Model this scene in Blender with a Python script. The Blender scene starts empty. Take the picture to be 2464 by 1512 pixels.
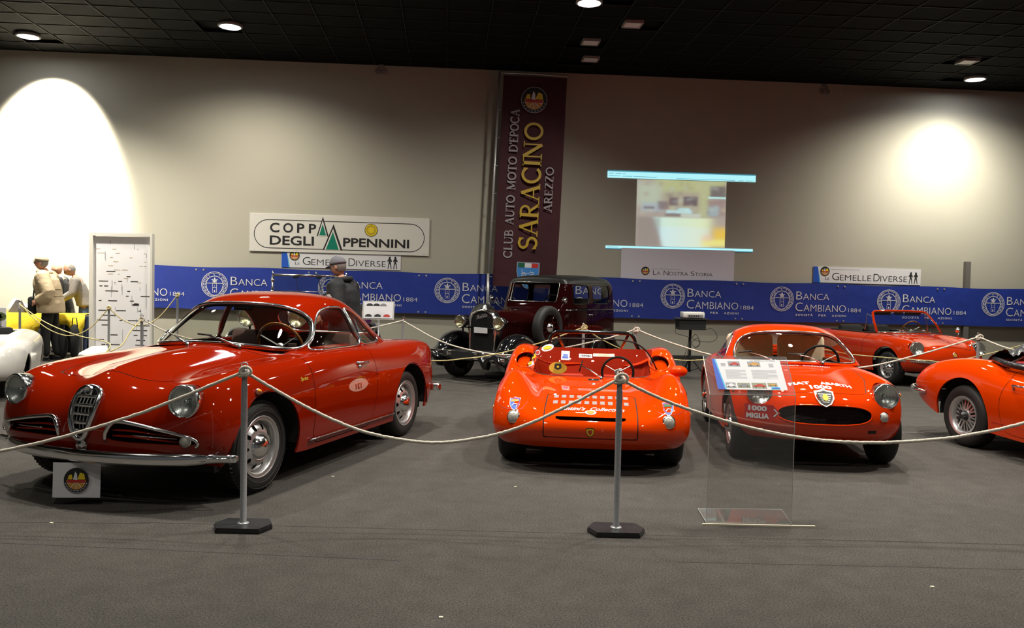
import bpy, bmesh, math, random
import numpy as np
from mathutils import Vector, Matrix
from mathutils.bvhtree import BVHTree
random.seed(7)
PI = math.pi
S = bpy.context.scene
COL = S.collection

# ---------------------------------------------------------------- camera, world, exposure
cd = bpy.data.cameras.new('camera'); cam = bpy.data.objects.new('camera', cd); COL.objects.link(cam)
cd.sensor_width = 36; cd.lens = 2000 / 2464 * 36; cd.clip_end = 200
cam.matrix_world = Matrix.Translation((0, 0, 1.45)) @ Matrix.Rotation(math.radians(90 - 2.03), 4, 'X') @ Matrix.Rotation(math.radians(1.2), 4, 'Z')
S.camera = cam
S.view_settings.view_transform = 'Standard'; S.view_settings.look = 'None'
S.view_settings.gamma = 1; S.view_settings.use_curve_mapping = False
S.view_settings.exposure = 0.75
W = bpy.data.worlds.new('hall'); S.world = W; W.use_nodes = True
W.node_tree.nodes['Background'].inputs[0].default_value = (.88, .94, 1., 1)
W.node_tree.nodes['Background'].inputs[1].default_value = 0.035
S.cycles.max_bounces = 10; S.cycles.transparent_max_bounces = 24
S.cycles.caustics_reflective = False; S.cycles.caustics_refractive = False
S.cycles.sample_clamp_indirect = 4

CEIL = 5.66
def spot(x, y, power, angle=120, blend=.8, aim=None, r=.11, z=CEIL - .06, col=(1, .93, .82)):
    l = bpy.data.lights.new('spot_light', 'SPOT'); l.energy = power; l.spot_size = math.radians(angle)
    l.spot_blend = blend; l.shadow_soft_size = r; l.color = col
    o = bpy.data.objects.new('spot_light', l); COL.objects.link(o); o.location = (x, y, z)
    if aim is not None:
        o.rotation_euler = (Vector(aim) - Vector((x, y, z))).to_track_quat('-Z', 'Y').to_euler()
    return o
# lit ceiling lamps seen in the frame, plus spots without a fixture
LIT = [(-8.556, 14.685), (-4.749, 13.875), (1.038, 12.359), (8.873, 16.251)]
spot(-8.556, 14.685, 6000, 68, .5, (-8.75, 15.85, 4.0), col=(1, .92, .78))
spot(-8.3, 13.6, 1500, 130, 1, col=(1, .94, .82))  # second spot near the left lamp, no fixture of its own
spot(-4.749, 13.875, 800, 140, 1, (-4.9, 14.9, 0), col=(1, .93, .79))
spot(1.038, 12.2, 650, 122, 1, (-.3, 14, 0), col=(1, .95, .84))
spot(8.873, 16.251, 200, 90, 1, (8.72, 17.05, 3.6), col=(.95, .97, .82))
spot(8.8, 15.6, 700, 150, 1, (8.7, 16.1, 0), col=(1, .94, .82))  # wide spot near the right lamp, has no fixture
# lamps over and behind the visitor's side, one added to brighten the lower wall
for (x, y, p) in [(-6.2, 9.6, 480), (-1.2, 9.2, 380), (3.6, 9.4, 480), (3.9, 11.8, 420), (8.2, 9.8, 520),  # the one nearest the wall is added, unseen, to lift the lower wall
                  (-4.6, 7.0, 420), (-2.0, 6.4, 400), (.6, 5.6, 380), (2.4, 6.6, 380), (5.2, 6.2, 520),
                  (-5.5, 2.0, 90), (-1.6, 2.0, 130), (2.6, 1.9, 160), (6.6, 2.0, 200),
                  (-3.4, -2.8, 120), (1.2, -3.0, 120), (5.4, -2.7, 120)]:
    spot(x, y, p, 130, 1, col=(1, .95, .86))

# ---------------------------------------------------------------- materials
def mat(name, col, rough=.5, metal=0., coat=0., noise=None, bump=None, spec=.5, emit=None, sheen=0., alpha=None, trans=0.):
    """noise=(scale, amount) varies the colour, bump=(scale, strength, distance)"""
    m = bpy.data.materials.new(name); m.use_nodes = True; nt = m.node_tree; b = nt.nodes['Principled BSDF']
    b.inputs['Base Color'].default_value = (*col, 1); b.inputs['Roughness'].default_value = rough
    b.inputs['Metallic'].default_value = metal; b.inputs['Coat Weight'].default_value = coat
    b.inputs['Coat Roughness'].default_value = .03
    b.inputs['Specular IOR Level'].default_value = spec; b.inputs['Sheen Weight'].default_value = sheen
    b.inputs['Transmission Weight'].default_value = trans
    if emit: b.inputs['Emission Color'].default_value = (*emit[:3], 1); b.inputs['Emission Strength'].default_value = emit[3]
    if noise or bump:
        tc = nt.nodes.new('ShaderNodeTexCoord')
    n = nt.nodes.new('ShaderNodeTexNoise') if True else None
    if noise:
        nt.links.new(tc.outputs['Object'], n.inputs['Vector']); n.inputs['Scale'].default_value = noise[0]; n.inputs['Detail'].default_value = 5
        r = nt.nodes.new('ShaderNodeMapRange'); r.inputs[1].default_value = .25; r.inputs[2].default_value = .75
        r.inputs[3].default_value = 1 - noise[1]; r.inputs[4].default_value = 1 + noise[1]
        nt.links.new(n.outputs[0], r.inputs[0])
        v = nt.nodes.new('ShaderNodeVectorMath'); v.operation = 'SCALE'; v.inputs[0].default_value = col
        nt.links.new(r.outputs[0], v.inputs[3]); nt.links.new(v.outputs[0], b.inputs['Base Color'])
    else:
        nt.nodes.remove(n)
    if bump:
        n2 = nt.nodes.new('ShaderNodeTexNoise'); nt.links.new(tc.outputs['Object'], n2.inputs['Vector'])
        n2.inputs['Scale'].default_value = bump[0]; n2.inputs['Detail'].default_value = 3
        bp = nt.nodes.new('ShaderNodeBump'); bp.inputs['Strength'].default_value = bump[1]; bp.inputs['Distance'].default_value = bump[2]
        nt.links.new(n2.outputs[0], bp.inputs['Height']); nt.links.new(bp.outputs[0], b.inputs['Normal'])
    return m

def glass_mat(name, tint=(.8, .85, .83), refl=1.0, rough=.0, body=0.0, bodycol=(.5, .5, .5)):
    """thin pane: see-through with a fresnel reflection"""
    m = bpy.data.materials.new(name); m.use_nodes = True; nt = m.node_tree; nt.nodes.clear()
    out = nt.nodes.new('ShaderNodeOutputMaterial'); tr = nt.nodes.new('ShaderNodeBsdfTransparent'); tr.inputs[0].default_value = (*tint, 1)
    gl = nt.nodes.new('ShaderNodeBsdfGlossy'); gl.inputs['Roughness'].default_value = rough
    fr = nt.nodes.new('ShaderNodeFresnel'); fr.inputs[0].default_value = 1.5
    ge = nt.nodes.new('ShaderNodeNewGeometry'); ri = nt.nodes.new('ShaderNodeMapRange'); ri.inputs[3].default_value = 1.5; ri.inputs[4].default_value = 1 / 1.5
    nt.links.new(ge.outputs['Backfacing'], ri.inputs[0]); nt.links.new(ri.outputs[0], fr.inputs[0])   # thin pane: same reflection from both sides
    mu = nt.nodes.new('ShaderNodeMath'); mu.operation = 'MULTIPLY'; mu.inputs[1].default_value = refl; mu.use_clamp = True
    mx = nt.nodes.new('ShaderNodeMixShader')
    nt.links.new(fr.outputs[0], mu.inputs[0]); nt.links.new(mu.outputs[0], mx.inputs[0])
    nt.links.new(tr.outputs[0], mx.inputs[1]); nt.links.new(gl.outputs[0], mx.inputs[2])
    last = mx
    if body:
        df = nt.nodes.new('ShaderNodeBsdfDiffuse'); df.inputs[0].default_value = (*bodycol, 1)
        m2 = nt.nodes.new('ShaderNodeMixShader'); m2.inputs[0].default_value = body
        nt.links.new(mx.outputs[0], m2.inputs[1]); nt.links.new(df.outputs[0], m2.inputs[2]); last = m2
    nt.links.new(last.outputs[0], out.inputs[0])
    return m

M = dict(
    wall=mat('beige wall render', (.455, .435, .355), .9, noise=(.35, .05), bump=(180, .25, .004)),
    carpet=None,
    ceil=mat('black ceiling tile', (.004, .004, .004), .85, spec=.1, noise=(3, .3)),
    runner=mat('grey ceiling runner', (.024, .023, .022), .6, spec=.1),
    housing=mat('lamp housing', (.32, .31, .30), .5),
    lampglow=mat('lamp glass lit', (1, 1, 1), .5, emit=(.93, .96, 1, 40)),
    steel=mat('galvanised steel', (.40, .41, .42), .38, .45, noise=(60, .12)),
    alu=mat('brushed aluminium', (.55, .55, .53), .35, .5),
    chrome=mat('chrome', (.90, .90, .89), .15, 1.),
    satin=mat('silver painted wheel', (.62, .62, .61), .28, .75),
    darksteel=mat('dark wheel steel', (.05, .05, .05), .45, .5),
    blackp=mat('black plate', (.012, .012, .013), .38, noise=(30, .5)),
    rubber=mat('tyre rubber', (.013, .0125, .012), .62, bump=(90, .3, .002)),
    rope=mat('cream rope', (.66, .60, .50), .85, noise=(70, .15), bump=(160, .8, .003)),
    yrope=mat('yellow rope', (.60, .50, .22), .85, noise=(70, .2), bump=(160, .8, .003)),
    white=mat('white card', (.74, .74, .76), .6),
    whitep=mat('white panel paint', (.86, .85, .87), .5),
    black=mat('matt black', (.008, .008, .008), .8),
    ink=mat('black print', (.012, .012, .013), .6),
    gloss=mat('gloss black paint', (.006, .006, .007), .12, coat=1),
    bankblue=mat('blue banner vinyl', (.018, .042, .30), .5, noise=(2.0, .12), bump=(3, .25, .05)),
    wprint=mat('white print', (.72, .72, .76), .6),
    green=mat('green print', (.0, .20, .125), .5),
    yellow=mat('yellow print', (.78, .58, .02), .5),
    signwhite=mat('sign white', (.72, .70, .64), .45),
    maroon=mat('maroon banner cloth', (.052, .009, .014), .8, noise=(1.5, .15), bump=(2.2, .5, .06)),
    gold=mat('gold print', (.50, .33, .02), .55),
    silver=mat('pale grey print', (.33, .31, .32), .6),
    crest=mat('sky blue print', (.05, .24, .62), .5),
    flaggreen=mat('flag green print', (.01, .12, .05), .5), flagred=mat('flag red print', (.55, .03, .02), .5),
    orangep=mat('orange print', (.60, .30, .05), .5), bluep=mat('blue print', (.02, .10, .55), .5),
    cyanp=mat('cyan print', (.10, .45, .75), .5), redp=mat('red print', (.50, .03, .02), .5), greyp=mat('grey print', (.22, .22, .24), .6),
    redpaint=mat('dark red car paint', (.26, .011, .001), .5, coat=1., spec=0.),
    orange=mat('orange red car paint', (.64, .038, .002), .5, coat=1., spec=0.),
    orange2=mat('vermilion car paint', (.56, .033, .003), .5, coat=1., spec=0.),
    racer=mat('bright orange red car paint', (.68, .047, .001), .5, coat=1., spec=0.),
    maroonpaint=mat('oxblood car paint', (.016, .0018, .002), .3, coat=1., spec=0.), winepaint=mat('wine red car paint', (.10, .007, .005), .3, coat=1., spec=0.),
    creampaint=mat('ivory car paint', (.78, .76, .70), .3, coat=.6),
    interior=mat('dark interior', (.012, .011, .010), .7),
    tan=mat('tan leather', (.46, .28, .18), .5, noise=(20, .1)),
    cream=mat('cream leather', (.85, .70, .48), .5, noise=(12, .08)),
    headlining=mat('grey headlining', (.24, .21, .18), .8),
    wood=mat('varnished wood rim', (.25, .085, .012), .2, coat=1),
    glass=glass_mat('car window glass', (.88, .90, .87), 1.0),
    darkglass=glass_mat('tinted glass', (.50, .52, .52), 1.2),
    lens=glass_mat('lamp lens', (.92, .95, .95), 2.5, .05),
    reflector=mat('lamp reflector', (.85, .85, .82), .3, 1.),
    yreflector=mat('yellowed lamp reflector', (.85, .75, .48), .3, 1.),
    amber=mat('amber lens', (.85, .28, .02), .15, coat=1),
    frost=mat('frosted lamp glass', (.55, .53, .47), .25, .3, coat=1, bump=(120, .5, .003)),
    acrylic=glass_mat('clear acrylic', (.93, .93, .92), .8, .0, .035, (.8, .8, .8)),
    acrylic_edge=mat('polished acrylic edge', (.55, .55, .52), .15, coat=1),
    yellowcloth=mat('yellow tablecloth', (.80, .58, .02), .8, bump=(6, .6, .04)),
    greenplant=mat('green foliage print', (.10, .16, .05), .8, noise=(30, .6)),
    skin=mat('skin', (.50, .25, .16), .5), hair=mat('grey hair', (.20, .18, .16), .8, bump=(200, .6, .003)),
    coat=mat('beige quilted coat', (.55, .43, .27), .6, noise=(8, .08), bump=(14, .5, .02)),
    hat=mat('cream cap cloth', (.62, .52, .36), .8), trousers=mat('dark trousers', (.010, .009, .010), .8),
    jacket=mat('black jacket', (.007, .007, .009), .7, bump=(12, .5, .02)), capgrey=mat('grey cap cloth', (.16, .155, .175), .8),
    sweater=mat('grey knitted sweater', (.22, .20, .18), .9, noise=(60, .3), bump=(120, .5, .004)),
    denim=mat('blue denim', (.05, .08, .16), .8), shoe=mat('black shoe', (.01, .01, .01), .4),
    greypost=mat('grey painted post', (.15, .14, .13), .6),
    base=mat('dark baseboard', (.03, .028, .026), .6),
    projector=mat('white projector plastic', (.70, .69, .64), .4),
    tape=mat('cream tape', (.75, .68, .52), .6), chalk=mat('pale chalk mark', (.35, .33, .3), .9),
)
def carpet():
    m = bpy.data.materials.new('charcoal carpet'); m.use_nodes = True; nt = m.node_tree; b = nt.nodes['Principled BSDF']
    tc = nt.nodes.new('ShaderNodeTexCoord')
    def N(sc, det, ro=.5):
        n = nt.nodes.new('ShaderNodeTexNoise'); n.inputs['Scale'].default_value = sc; n.inputs['Detail'].default_value = det
        n.inputs['Roughness'].default_value = ro; nt.links.new(tc.outputs['Object'], n.inputs['Vector']); return n
    a, c, d = N(110, 4, .8), N(.5, 3), N(7, 4)
    def MR(n, lo, hi, f0=.3, f1=.7):
        r = nt.nodes.new('ShaderNodeMapRange'); r.inputs[1].default_value = f0; r.inputs[2].default_value = f1
        r.inputs[3].default_value = lo; r.inputs[4].default_value = hi; nt.links.new(n.outputs[0], r.inputs[0]); return r
    m1 = nt.nodes.new('ShaderNodeMath'); m1.operation = 'MULTIPLY'; m2 = nt.nodes.new('ShaderNodeMath'); m2.operation = 'MULTIPLY'
    nt.links.new(MR(a, .15, 2.0).outputs[0], m1.inputs[0]); nt.links.new(MR(c, .85, 1.12).outputs[0], m1.inputs[1])
    nt.links.new(m1.outputs[0], m2.inputs[0]); nt.links.new(MR(d, .9, 1.1).outputs[0], m2.inputs[1])
    v = nt.nodes.new('ShaderNodeVectorMath'); v.operation = 'SCALE'; v.inputs[0].default_value = (.066, .0605, .054)
    nt.links.new(m2.outputs[0], v.inputs[3]); nt.links.new(v.outputs[0], b.inputs['Base Color'])
    b.inputs['Roughness'].default_value = .95; b.inputs['Specular IOR Level'].default_value = .15
    bp = nt.nodes.new('ShaderNodeBump'); bp.inputs['Strength'].default_value = .6; bp.inputs['Distance'].default_value = .004
    nt.links.new(a.outputs[0], bp.inputs['Height']); nt.links.new(bp.outputs[0], b.inputs['Normal'])
    return m
M['carpet'] = carpet()

# ---------------------------------------------------------------- geometry helpers
def obj(name, verts, faces, m, parent=None, smooth=False, label=None, mats=None, fmat=None):
    me = bpy.data.meshes.new(name); me.from_pydata([tuple(v) for v in verts], [], [tuple(f) for f in faces]); me.update()
    for mm in (mats or [m]): me.materials.append(M[mm] if isinstance(mm, str) else mm)
    if fmat is not None: me.polygons.foreach_set('material_index', fmat)
    if smooth: me.polygons.foreach_set('use_smooth', [True] * len(me.polygons))
    if smooth == 'auto' or smooth == 'a':
        me.set_sharp_from_angle(angle=math.radians(38))
    o = bpy.data.objects.new(name, me); COL.objects.link(o)
    if parent is not None: o.parent = parent
    if label: o['label'] = label
    return o
def bobj(name, bm, m, parent=None, smooth=False, label=None):
    me = bpy.data.meshes.new(name); bm.to_mesh(me); bm.free()
    me.materials.append(M[m] if isinstance(m, str) else m)
    if smooth: me.polygons.foreach_set('use_smooth', [True] * len(me.polygons))
    if smooth in ('a',): me.set_sharp_from_angle(angle=math.radians(38))
    o = bpy.data.objects.new(name, me); COL.objects.link(o)
    if parent is not None: o.parent = parent
    if label: o['label'] = label
    return o
def tag(o, label, cat, group=None, kind=None):
    o['label'] = label; o['category'] = cat
    if group: o['group'] = group
    if kind: o['kind'] = kind
    return o
def thing(name, label, cat, loc=(0, 0, 0), rz=0., group=None):
    o = bpy.data.objects.new(name, None); COL.objects.link(o); o.location = loc; o.rotation_euler = (0, 0, rz)
    o.empty_display_size = .1
    return tag(o, label, cat, group)
def struct(o): o['kind'] = 'structure'; return o
def dup(root, loc=None, rz=None, label=None, group=None, parent=None):
    r = root.copy(); COL.objects.link(r)
    if parent is not None: r.parent = parent
    if loc is not None: r.location = loc
    if rz is not None: r.rotation_euler = (0, 0, rz)
    if label: r['label'] = label
    if group: r['group'] = group
    for ch in list(root.children):
        if ch != r: dup(ch, parent=r)
    return r
class G:
    """a bag of verts and faces"""
    def __init__(s): s.v = []; s.f = []
    def add(s, V, F, T=None):
        k = len(s.v)
        s.v += [tuple(T @ Vector(p)) if T is not None else tuple(p) for p in V]; s.f += [tuple(i + k for i in f) for f in F]; return s
    def box(s, c, d, T=None, bev=0.):
        x, y, z = c; a, b, e = d[0] / 2, d[1] / 2, d[2] / 2
        if bev:
            bm = bmesh.new(); bmesh.ops.create_cube(bm, size=1); bmesh.ops.scale(bm, vec=d, verts=bm.verts)
            bmesh.ops.bevel(bm, geom=bm.edges[:], offset=bev, segments=2, profile=.5, affect='EDGES')
            bmesh.ops.translate(bm, vec=c, verts=bm.verts); bm.verts.index_update()
            V = [v.co.copy() for v in bm.verts]; F = [[v.index for v in f.verts] for f in bm.faces]; bm.free(); return s.add(V, F, T)
        V = [(x + i * a, y + j * b, z + k * e) for i in (-1, 1) for j in (-1, 1) for k in (-1, 1)]
        return s.add(V, [(0, 1, 3, 2), (4, 6, 7, 5), (0, 4, 5, 1), (2, 3, 7, 6), (0, 2, 6, 4), (1, 5, 7, 3)], T)
    def tube(s, pts, r, n=8, cap=True, T=None, closed=False, flat=None):
        """sweep; r a number or list; flat=(scale across, scale along up)"""
        P = [Vector(p) for p in pts]; m = len(P); R = r if hasattr(r, '__len__') else [r] * m
        V = []; prev = None
        for i in range(m):
            if closed: t = (P[(i + 1) % m] - P[i - 1])
            else: t = P[min(i + 1, m - 1)] - P[max(i - 1, 0)]
            t.normalize()
            if prev is None:
                a = Vector((0, 0, 1)) if abs(t.z) < .9 else Vector((1, 0, 0)); u = t.cross(a).normalized()
            else:
                u = (prev - t * prev.dot(t)); u = u.normalized() if u.length > 1e-6 else t.orthogonal().normalized()
            prev = u; w = t.cross(u)
            fu, fw = flat if flat else (1, 1)
            for k in range(n):
                a = 2 * PI * k / n; V.append(P[i] + (u * math.cos(a) * fu + w * math.sin(a) * fw) * R[i])
        F = []
        for i in range(m if closed else m - 1):
            for k in range(n):
                j = (i + 1) % m
                F.append((i * n + k, i * n + (k + 1) % n, j * n + (k + 1) % n, j * n + k))
        if cap and not closed: F += [tuple(range(n - 1, -1, -1)), tuple((m - 1) * n + k for k in range(n))]
        return s.add(V, F, T)
    def lathe(s, prof, n=32, axis='Z', T=None, c=(0, 0, 0), a0=0, a1=2 * PI):
        """prof: (r, h) list"""
        V = []; full = abs(a1 - a0 - 2 * PI) < 1e-6; m = len(prof); q = n if full else n + 1
        for k in range(q):
            a = a0 + (a1 - a0) * k / n
            for r, h in prof:
                x, y = r * math.cos(a), r * math.sin(a)
                p = (x, y, h) if axis == 'Z' else ((x, h, y) if axis == 'Y' else (h, x, y))
                V.append((p[0] + c[0], p[1] + c[1], p[2] + c[2]))
        F = []
        for k in range(n):
            k2 = (k + 1) % q
            for i in range(m - 1):
                F.append((k * m + i, k2 * m + i, k2 * m + i + 1, k * m + i + 1) if axis != 'Y' else (k * m + i + 1, k2 * m + i + 1, k2 * m + i, k * m + i))
        return s.add(V, F, T)
    def prism(s, poly, h0, h1, T=None):
        """poly in xy, extruded in z"""
        n = len(poly); V = [(x, y, h0) for x, y in poly] + [(x, y, h1) for x, y in poly]
        F = [tuple(range(n - 1, -1, -1)), tuple(range(n, 2 * n))] + [(i, (i + 1) % n, n + (i + 1) % n, n + i) for i in range(n)]
        return s.add(V, F, T)
    def ball(s, c, r, n=12, T=None, sc=(1, 1, 1)):
        V = []; F = []; m = n // 2 + 1
        for i in range(m):
            a = PI * i / (m - 1)
            for k in range(n):
                b = 2 * PI * k / n; V.append((c[0] + r * sc[0] * math.sin(a) * math.cos(b), c[1] + r * sc[1] * math.sin(a) * math.sin(b), c[2] + r * sc[2] * math.cos(a)))
        for i in range(m - 1):
            for k in range(n): F.append((i * n + k, (i + 1) * n + k, (i + 1) * n + (k + 1) % n, i * n + (k + 1) % n))
        return s.add(V, F, T)
    def make(s, name, m, parent=None, smooth=False, label=None): return obj(name, s.v, s.f, m, parent, smooth, label)

def frame(origin, xdir, up):
    """matrix whose local x runs along xdir, local y along up, local z out of the sheet"""
    x = Vector(xdir).normalized(); y = Vector(up); y = (y - x * y.dot(x)).normalized(); z = x.cross(y)
    m = Matrix((x, y, z)).transposed().to_4x4(); m.translation = Vector(origin); return m
_tc = {}
def text2d(s, size=1., caps=False, bold=0., spacing=1., shear=0., align='LEFT'):
    """flat text -> (verts2d, faces, width)"""
    key = (s, size, caps, bold, spacing, shear, align)
    if key in _tc: return _tc[key]
    c = bpy.data.curves.new('t', 'FONT'); c.body = s; c.size = size; c.offset = bold; c.space_character = spacing; c.shear = shear
    c.resolution_u = 3
    if caps:
        c.small_caps_scale = .78
        for i, ch in enumerate(s):
            if ch.islower(): c.body_format[i].use_small_caps = True
    o = bpy.data.objects.new('t', c); COL.objects.link(o)
    bpy.context.view_layer.update()
    dg = bpy.context.evaluated_depsgraph_get(); me = o.evaluated_get(dg).to_mesh()
    V = [(v.co.x, v.co.y) for v in me.vertices]; F = [tuple(p.vertices) for p in me.polygons]
    o.evaluated_get(dg).to_mesh_clear(); bpy.data.objects.remove(o); bpy.data.curves.remove(c)
    xs = [v[0] for v in V]; w = max(xs) - min(xs); x0 = min(xs)
    if align == 'CENTER': x0 += w / 2
    V = [(x - x0, y) for x, y in V]
    _tc[key] = (V, F, w); return _tc[key]
def fit_text(g, s, x, y, w, h, T, z=.002, caps=False, bold=0., spacing=1., shear=0.):
    """text whose cap height is h and width w, lower left corner at x, y"""
    V, F, W_ = text2d(s, 1., caps, bold, spacing, shear)
    hh = max(v[1] for v in V if v[1] > 0)
    if caps or s.isupper(): pass
    sx = w / W_ if w else h / .73; sy = h / .73
    g.add([(x + vx * sx, y + vy * sy, z) for vx, vy in V], F, T)
def disc(g, x, y, r, T, z=.002, n=28, ry=None, r0=0.):
    ry = ry or r
    if r0:
        V = [(x + k * r * math.cos(2 * PI * i / n), y + k * ry * math.sin(2 * PI * i / n), z) for k in (r0 / r, 1) for i in range(n)]
        g.add(V, [(i, (i + 1) % n, n + (i + 1) % n, n + i) for i in range(n)], T)
    else: g.add([(x + r * math.cos(2 * PI * i / n), y + ry * math.sin(2 * PI * i / n), z) for i in range(n)], [tuple(range(n))], T)
def poly2(g, pts, T, z=.002): g.add([(a, b, z) for a, b in pts], [tuple(range(len(pts)))], T)
def line2(g, pts, w, T, z=.002, closed=False):
    P = [Vector(p) for p in pts]; n = len(P); V = []
    for i in range(n):
        t = (P[(i + 1) % n] - P[i - 1]) if closed else (P[min(i + 1, n - 1)] - P[max(i - 1, 0)])
        t.normalize(); nn = Vector((-t.y, t.x)) * w / 2; V += [(*(P[i] + nn), z), (*(P[i] - nn), z)]
    F = [(2 * i, 2 * i + 1, (2 * i + 3) % (2 * n), (2 * i + 2) % (2 * n)) for i in range(n if closed else n - 1)]
    g.add(V, F, T)
def club_badge(parent, T, x, y, r, z=.003, name='club_roundel'):
    """round printed club emblem: black ring, orange lower half with rays, colourful crest above"""
    b = G(); disc(b, x, y, r, T, z); b.make(name, 'ink', parent)
    a = G(); P = [(x + .78 * r * math.cos(t), y + .78 * r * math.sin(t)) for t in np.linspace(-PI, 0, 15)]; poly2(a, P, T, z + .001)
    a.make('roundel_field', 'orangep', parent)
    w = G()
    P = [(x + .78 * r * math.cos(t), y + .78 * r * math.sin(t)) for t in np.linspace(.15 * PI, .85 * PI, 12)]
    poly2(w, [(x - .25 * r, y + .05 * r), (x + .1 * r, y), (x + .05 * r, y + .5 * r), (x - .1 * r, y + .7 * r)], T, z + .0018)
    for k in range(5):
        t = PI * (1.12 + .19 * k); line2(w, [(x, y - .1 * r), (x + .74 * r * math.cos(t), y + .74 * r * math.sin(t))], .05 * r, T, z + .0018)
    for k in range(10):
        t = PI * (1.1 + .8 * k / 9); line2(w, [(x + .86 * r * math.cos(t), y + .86 * r * math.sin(t)), (x + .93 * r * math.cos(t), y + .93 * r * math.sin(t))], .07 * r, T, z + .0018)
    w.make('roundel_rays', 'wprint', parent)
    yl = G(); poly2(yl, [(x + .08 * r, y + .05 * r), (x + .72 * r, y + .05 * r), (x + .62 * r, y + .5 * r), (x + .3 * r, y + .62 * r)], T, z + .0012); yl.make('roundel_crest', 'yellow', parent); yl = G()
    poly2(yl, [(x - .7 * r, y + .05 * r), (x - .3 * r, y + .05 * r), (x - .35 * r, y + .45 * r), (x - .6 * r, y + .4 * r)], T, z + .0012); yl.make('roundel_crest', 'yellow', parent)
    rd = G(); rd.add([(x - .7 * r, y - .22 * r, z + .0022), (x + .7 * r, y - .22 * r, z + .0022), (x + .7 * r, y + .02 * r, z + .0022), (x - .7 * r, y + .02 * r, z + .0022)], [(0, 1, 2, 3)], T)
    rd.make('roundel_ribbon', 'redp', parent)
# ================================================================ THE HALL
def quadbox(name, c, d, m, parent=None): return G().box(c, d).make(name, m, parent)
fl = obj('floor', [(-22, -9, 0), (22, -9, 0), (22, 18.6, 0), (-22, 18.6, 0), (-22, -9, -.1), (22, -9, -.1), (22, 18.6, -.1), (-22, 18.6, -.1)],
         [(0, 1, 2, 3), (7, 6, 5, 4), (0, 4, 5, 1), (1, 5, 6, 2), (2, 6, 7, 3), (3, 7, 4, 0)], 'carpet'); struct(fl)
for k, (x0, y0, x1, y1) in enumerate([(-2.2, 4.86, 6.5, 4.72), (-4.2, 4.52, -.55, 4.28), (.9, 4.35, 4.2, 4.33), (-4.0, 4.75, -2.1, 4.84)]):
    g = G(); line2(g, [(x0, y0), ((x0 + x1) / 2, (y0 + y1) / 2 + .006), (x1, y1)], .006, Matrix.Identity(4), .0006)
    g.make('carpet_seam', 'black', fl)
g = G()
for (x0, x1, y) in [(3.77, 4.25, 9.2), (4.05, 4.3, 8.6), (4.95, 5.2, 6.4)]: line2(g, [(x0, y), (x1, y)], .012, Matrix.Identity(4), .0008)
g.make('chalk_mark', 'chalk', fl)
for (x, y, w_) in [(-2.66, 4.80, 'beside the white club board'), (-1.3, 6.1, 'right of the dark red coupe wheel'), (-.28, 3.55, 'nearest the camera'), (2.1, 4.05, 'in front of the clear lectern'), (.05, 5.9, 'in front of the open racing car')]:
    tag(G().box((x, y, .003), (.018, .012, .006)).make('paper_scrap', 'tape'), 'tiny pale scrap of paper on the carpet ' + w_, 'litter', 'paper scraps on the carpet')
W0 = frame((0, 16.5, 0), (1, .08, 0), (0, 0, 1))
g = G().box((0, CEIL / 2, -.12), (36, CEIL, .24), W0); struct(g.make('wall_back', 'wall'))
struct(G().box((0, .045, .008), (36, .09, .016), W0).make('baseboard_back', 'base'))
struct(G().box((-18.2, 4.5, CEIL / 2), (.2, 27.2, CEIL)).make('wall_left', 'wall'))
struct(G().box((18.6, 4.5, CEIL / 2), (.2, 27.6, CEIL)).make('wall_right', 'wall'))
# ceiling: slab, tiles, runners
ce = obj('ceiling', [(-22, -9, CEIL + .05), (22, -9, CEIL + .05), (22, 18.6, CEIL + .05), (-22, 18.6, CEIL + .05), (-22, -9, CEIL + .15), (22, -9, CEIL + .15), (22, 18.6, CEIL + .15), (-22, 18.6, CEIL + .15)],
         [(3, 2, 1, 0), (4, 5, 6, 7), (0, 1, 5, 4), (1, 2, 6, 5), (2, 3, 7, 6), (3, 0, 4, 7)], 'ceil'); struct(ce)
TX, TY = .69, .575
CT = frame((0, 16.5, CEIL), (1, .08, 0), (-.08, 1, 0))
tile = None; nt_ = 0; stuff = G(); rn = G(); LAMPS = LIT + [(1.825, 13.414), (1.25, 14.43), (1.351, 15.498), (8.114, 15.143)]
inv = CT.inverted()
cells = {}
for (x, y) in LAMPS:
    q = inv @ Vector((x, y, CEIL)); cells[(math.floor(q.x / TX), math.floor(-q.y / TY))] = 1
for j in range(0, 12):
    for i in range(-16, 16):
        cx, cy = (i + .5) * TX, -(j + .5) * TY
        depth = 16.5 + cy + .08 * cx
        if abs(cx) > depth * .66 + .6 or (i, j) in cells: continue
        if depth > 11.2 and nt_ < 300:
            if tile is None:
                g = G().box((0, 0, .012), (TX - .03, TY - .03, .024), bev=.004); tile = g.make('ceiling_tile', 'ceil', ce); o = tile
            else:
                o = tile.copy(); COL.objects.link(o)
            o.matrix_local = CT @ Matrix.Translation((cx, cy, 0)); nt_ += 1
        else: stuff.box((cx, cy, .012), (TX - .03, TY - .03, .024), CT)
if stuff.v: stuff.make('ceiling_tiles', 'ceil', ce)['kind'] = 'stuff'
for i in range(-17, 18): rn.box((i * TX, -5, -.002), (.016, 10, .02), CT)
for j in range(0, 18): rn.box((0, -j * TY, -.003), (23.5, .016, .018), CT)
rn.make('ceiling_runners', 'runner', ce)['kind'] = 'stuff'
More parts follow.
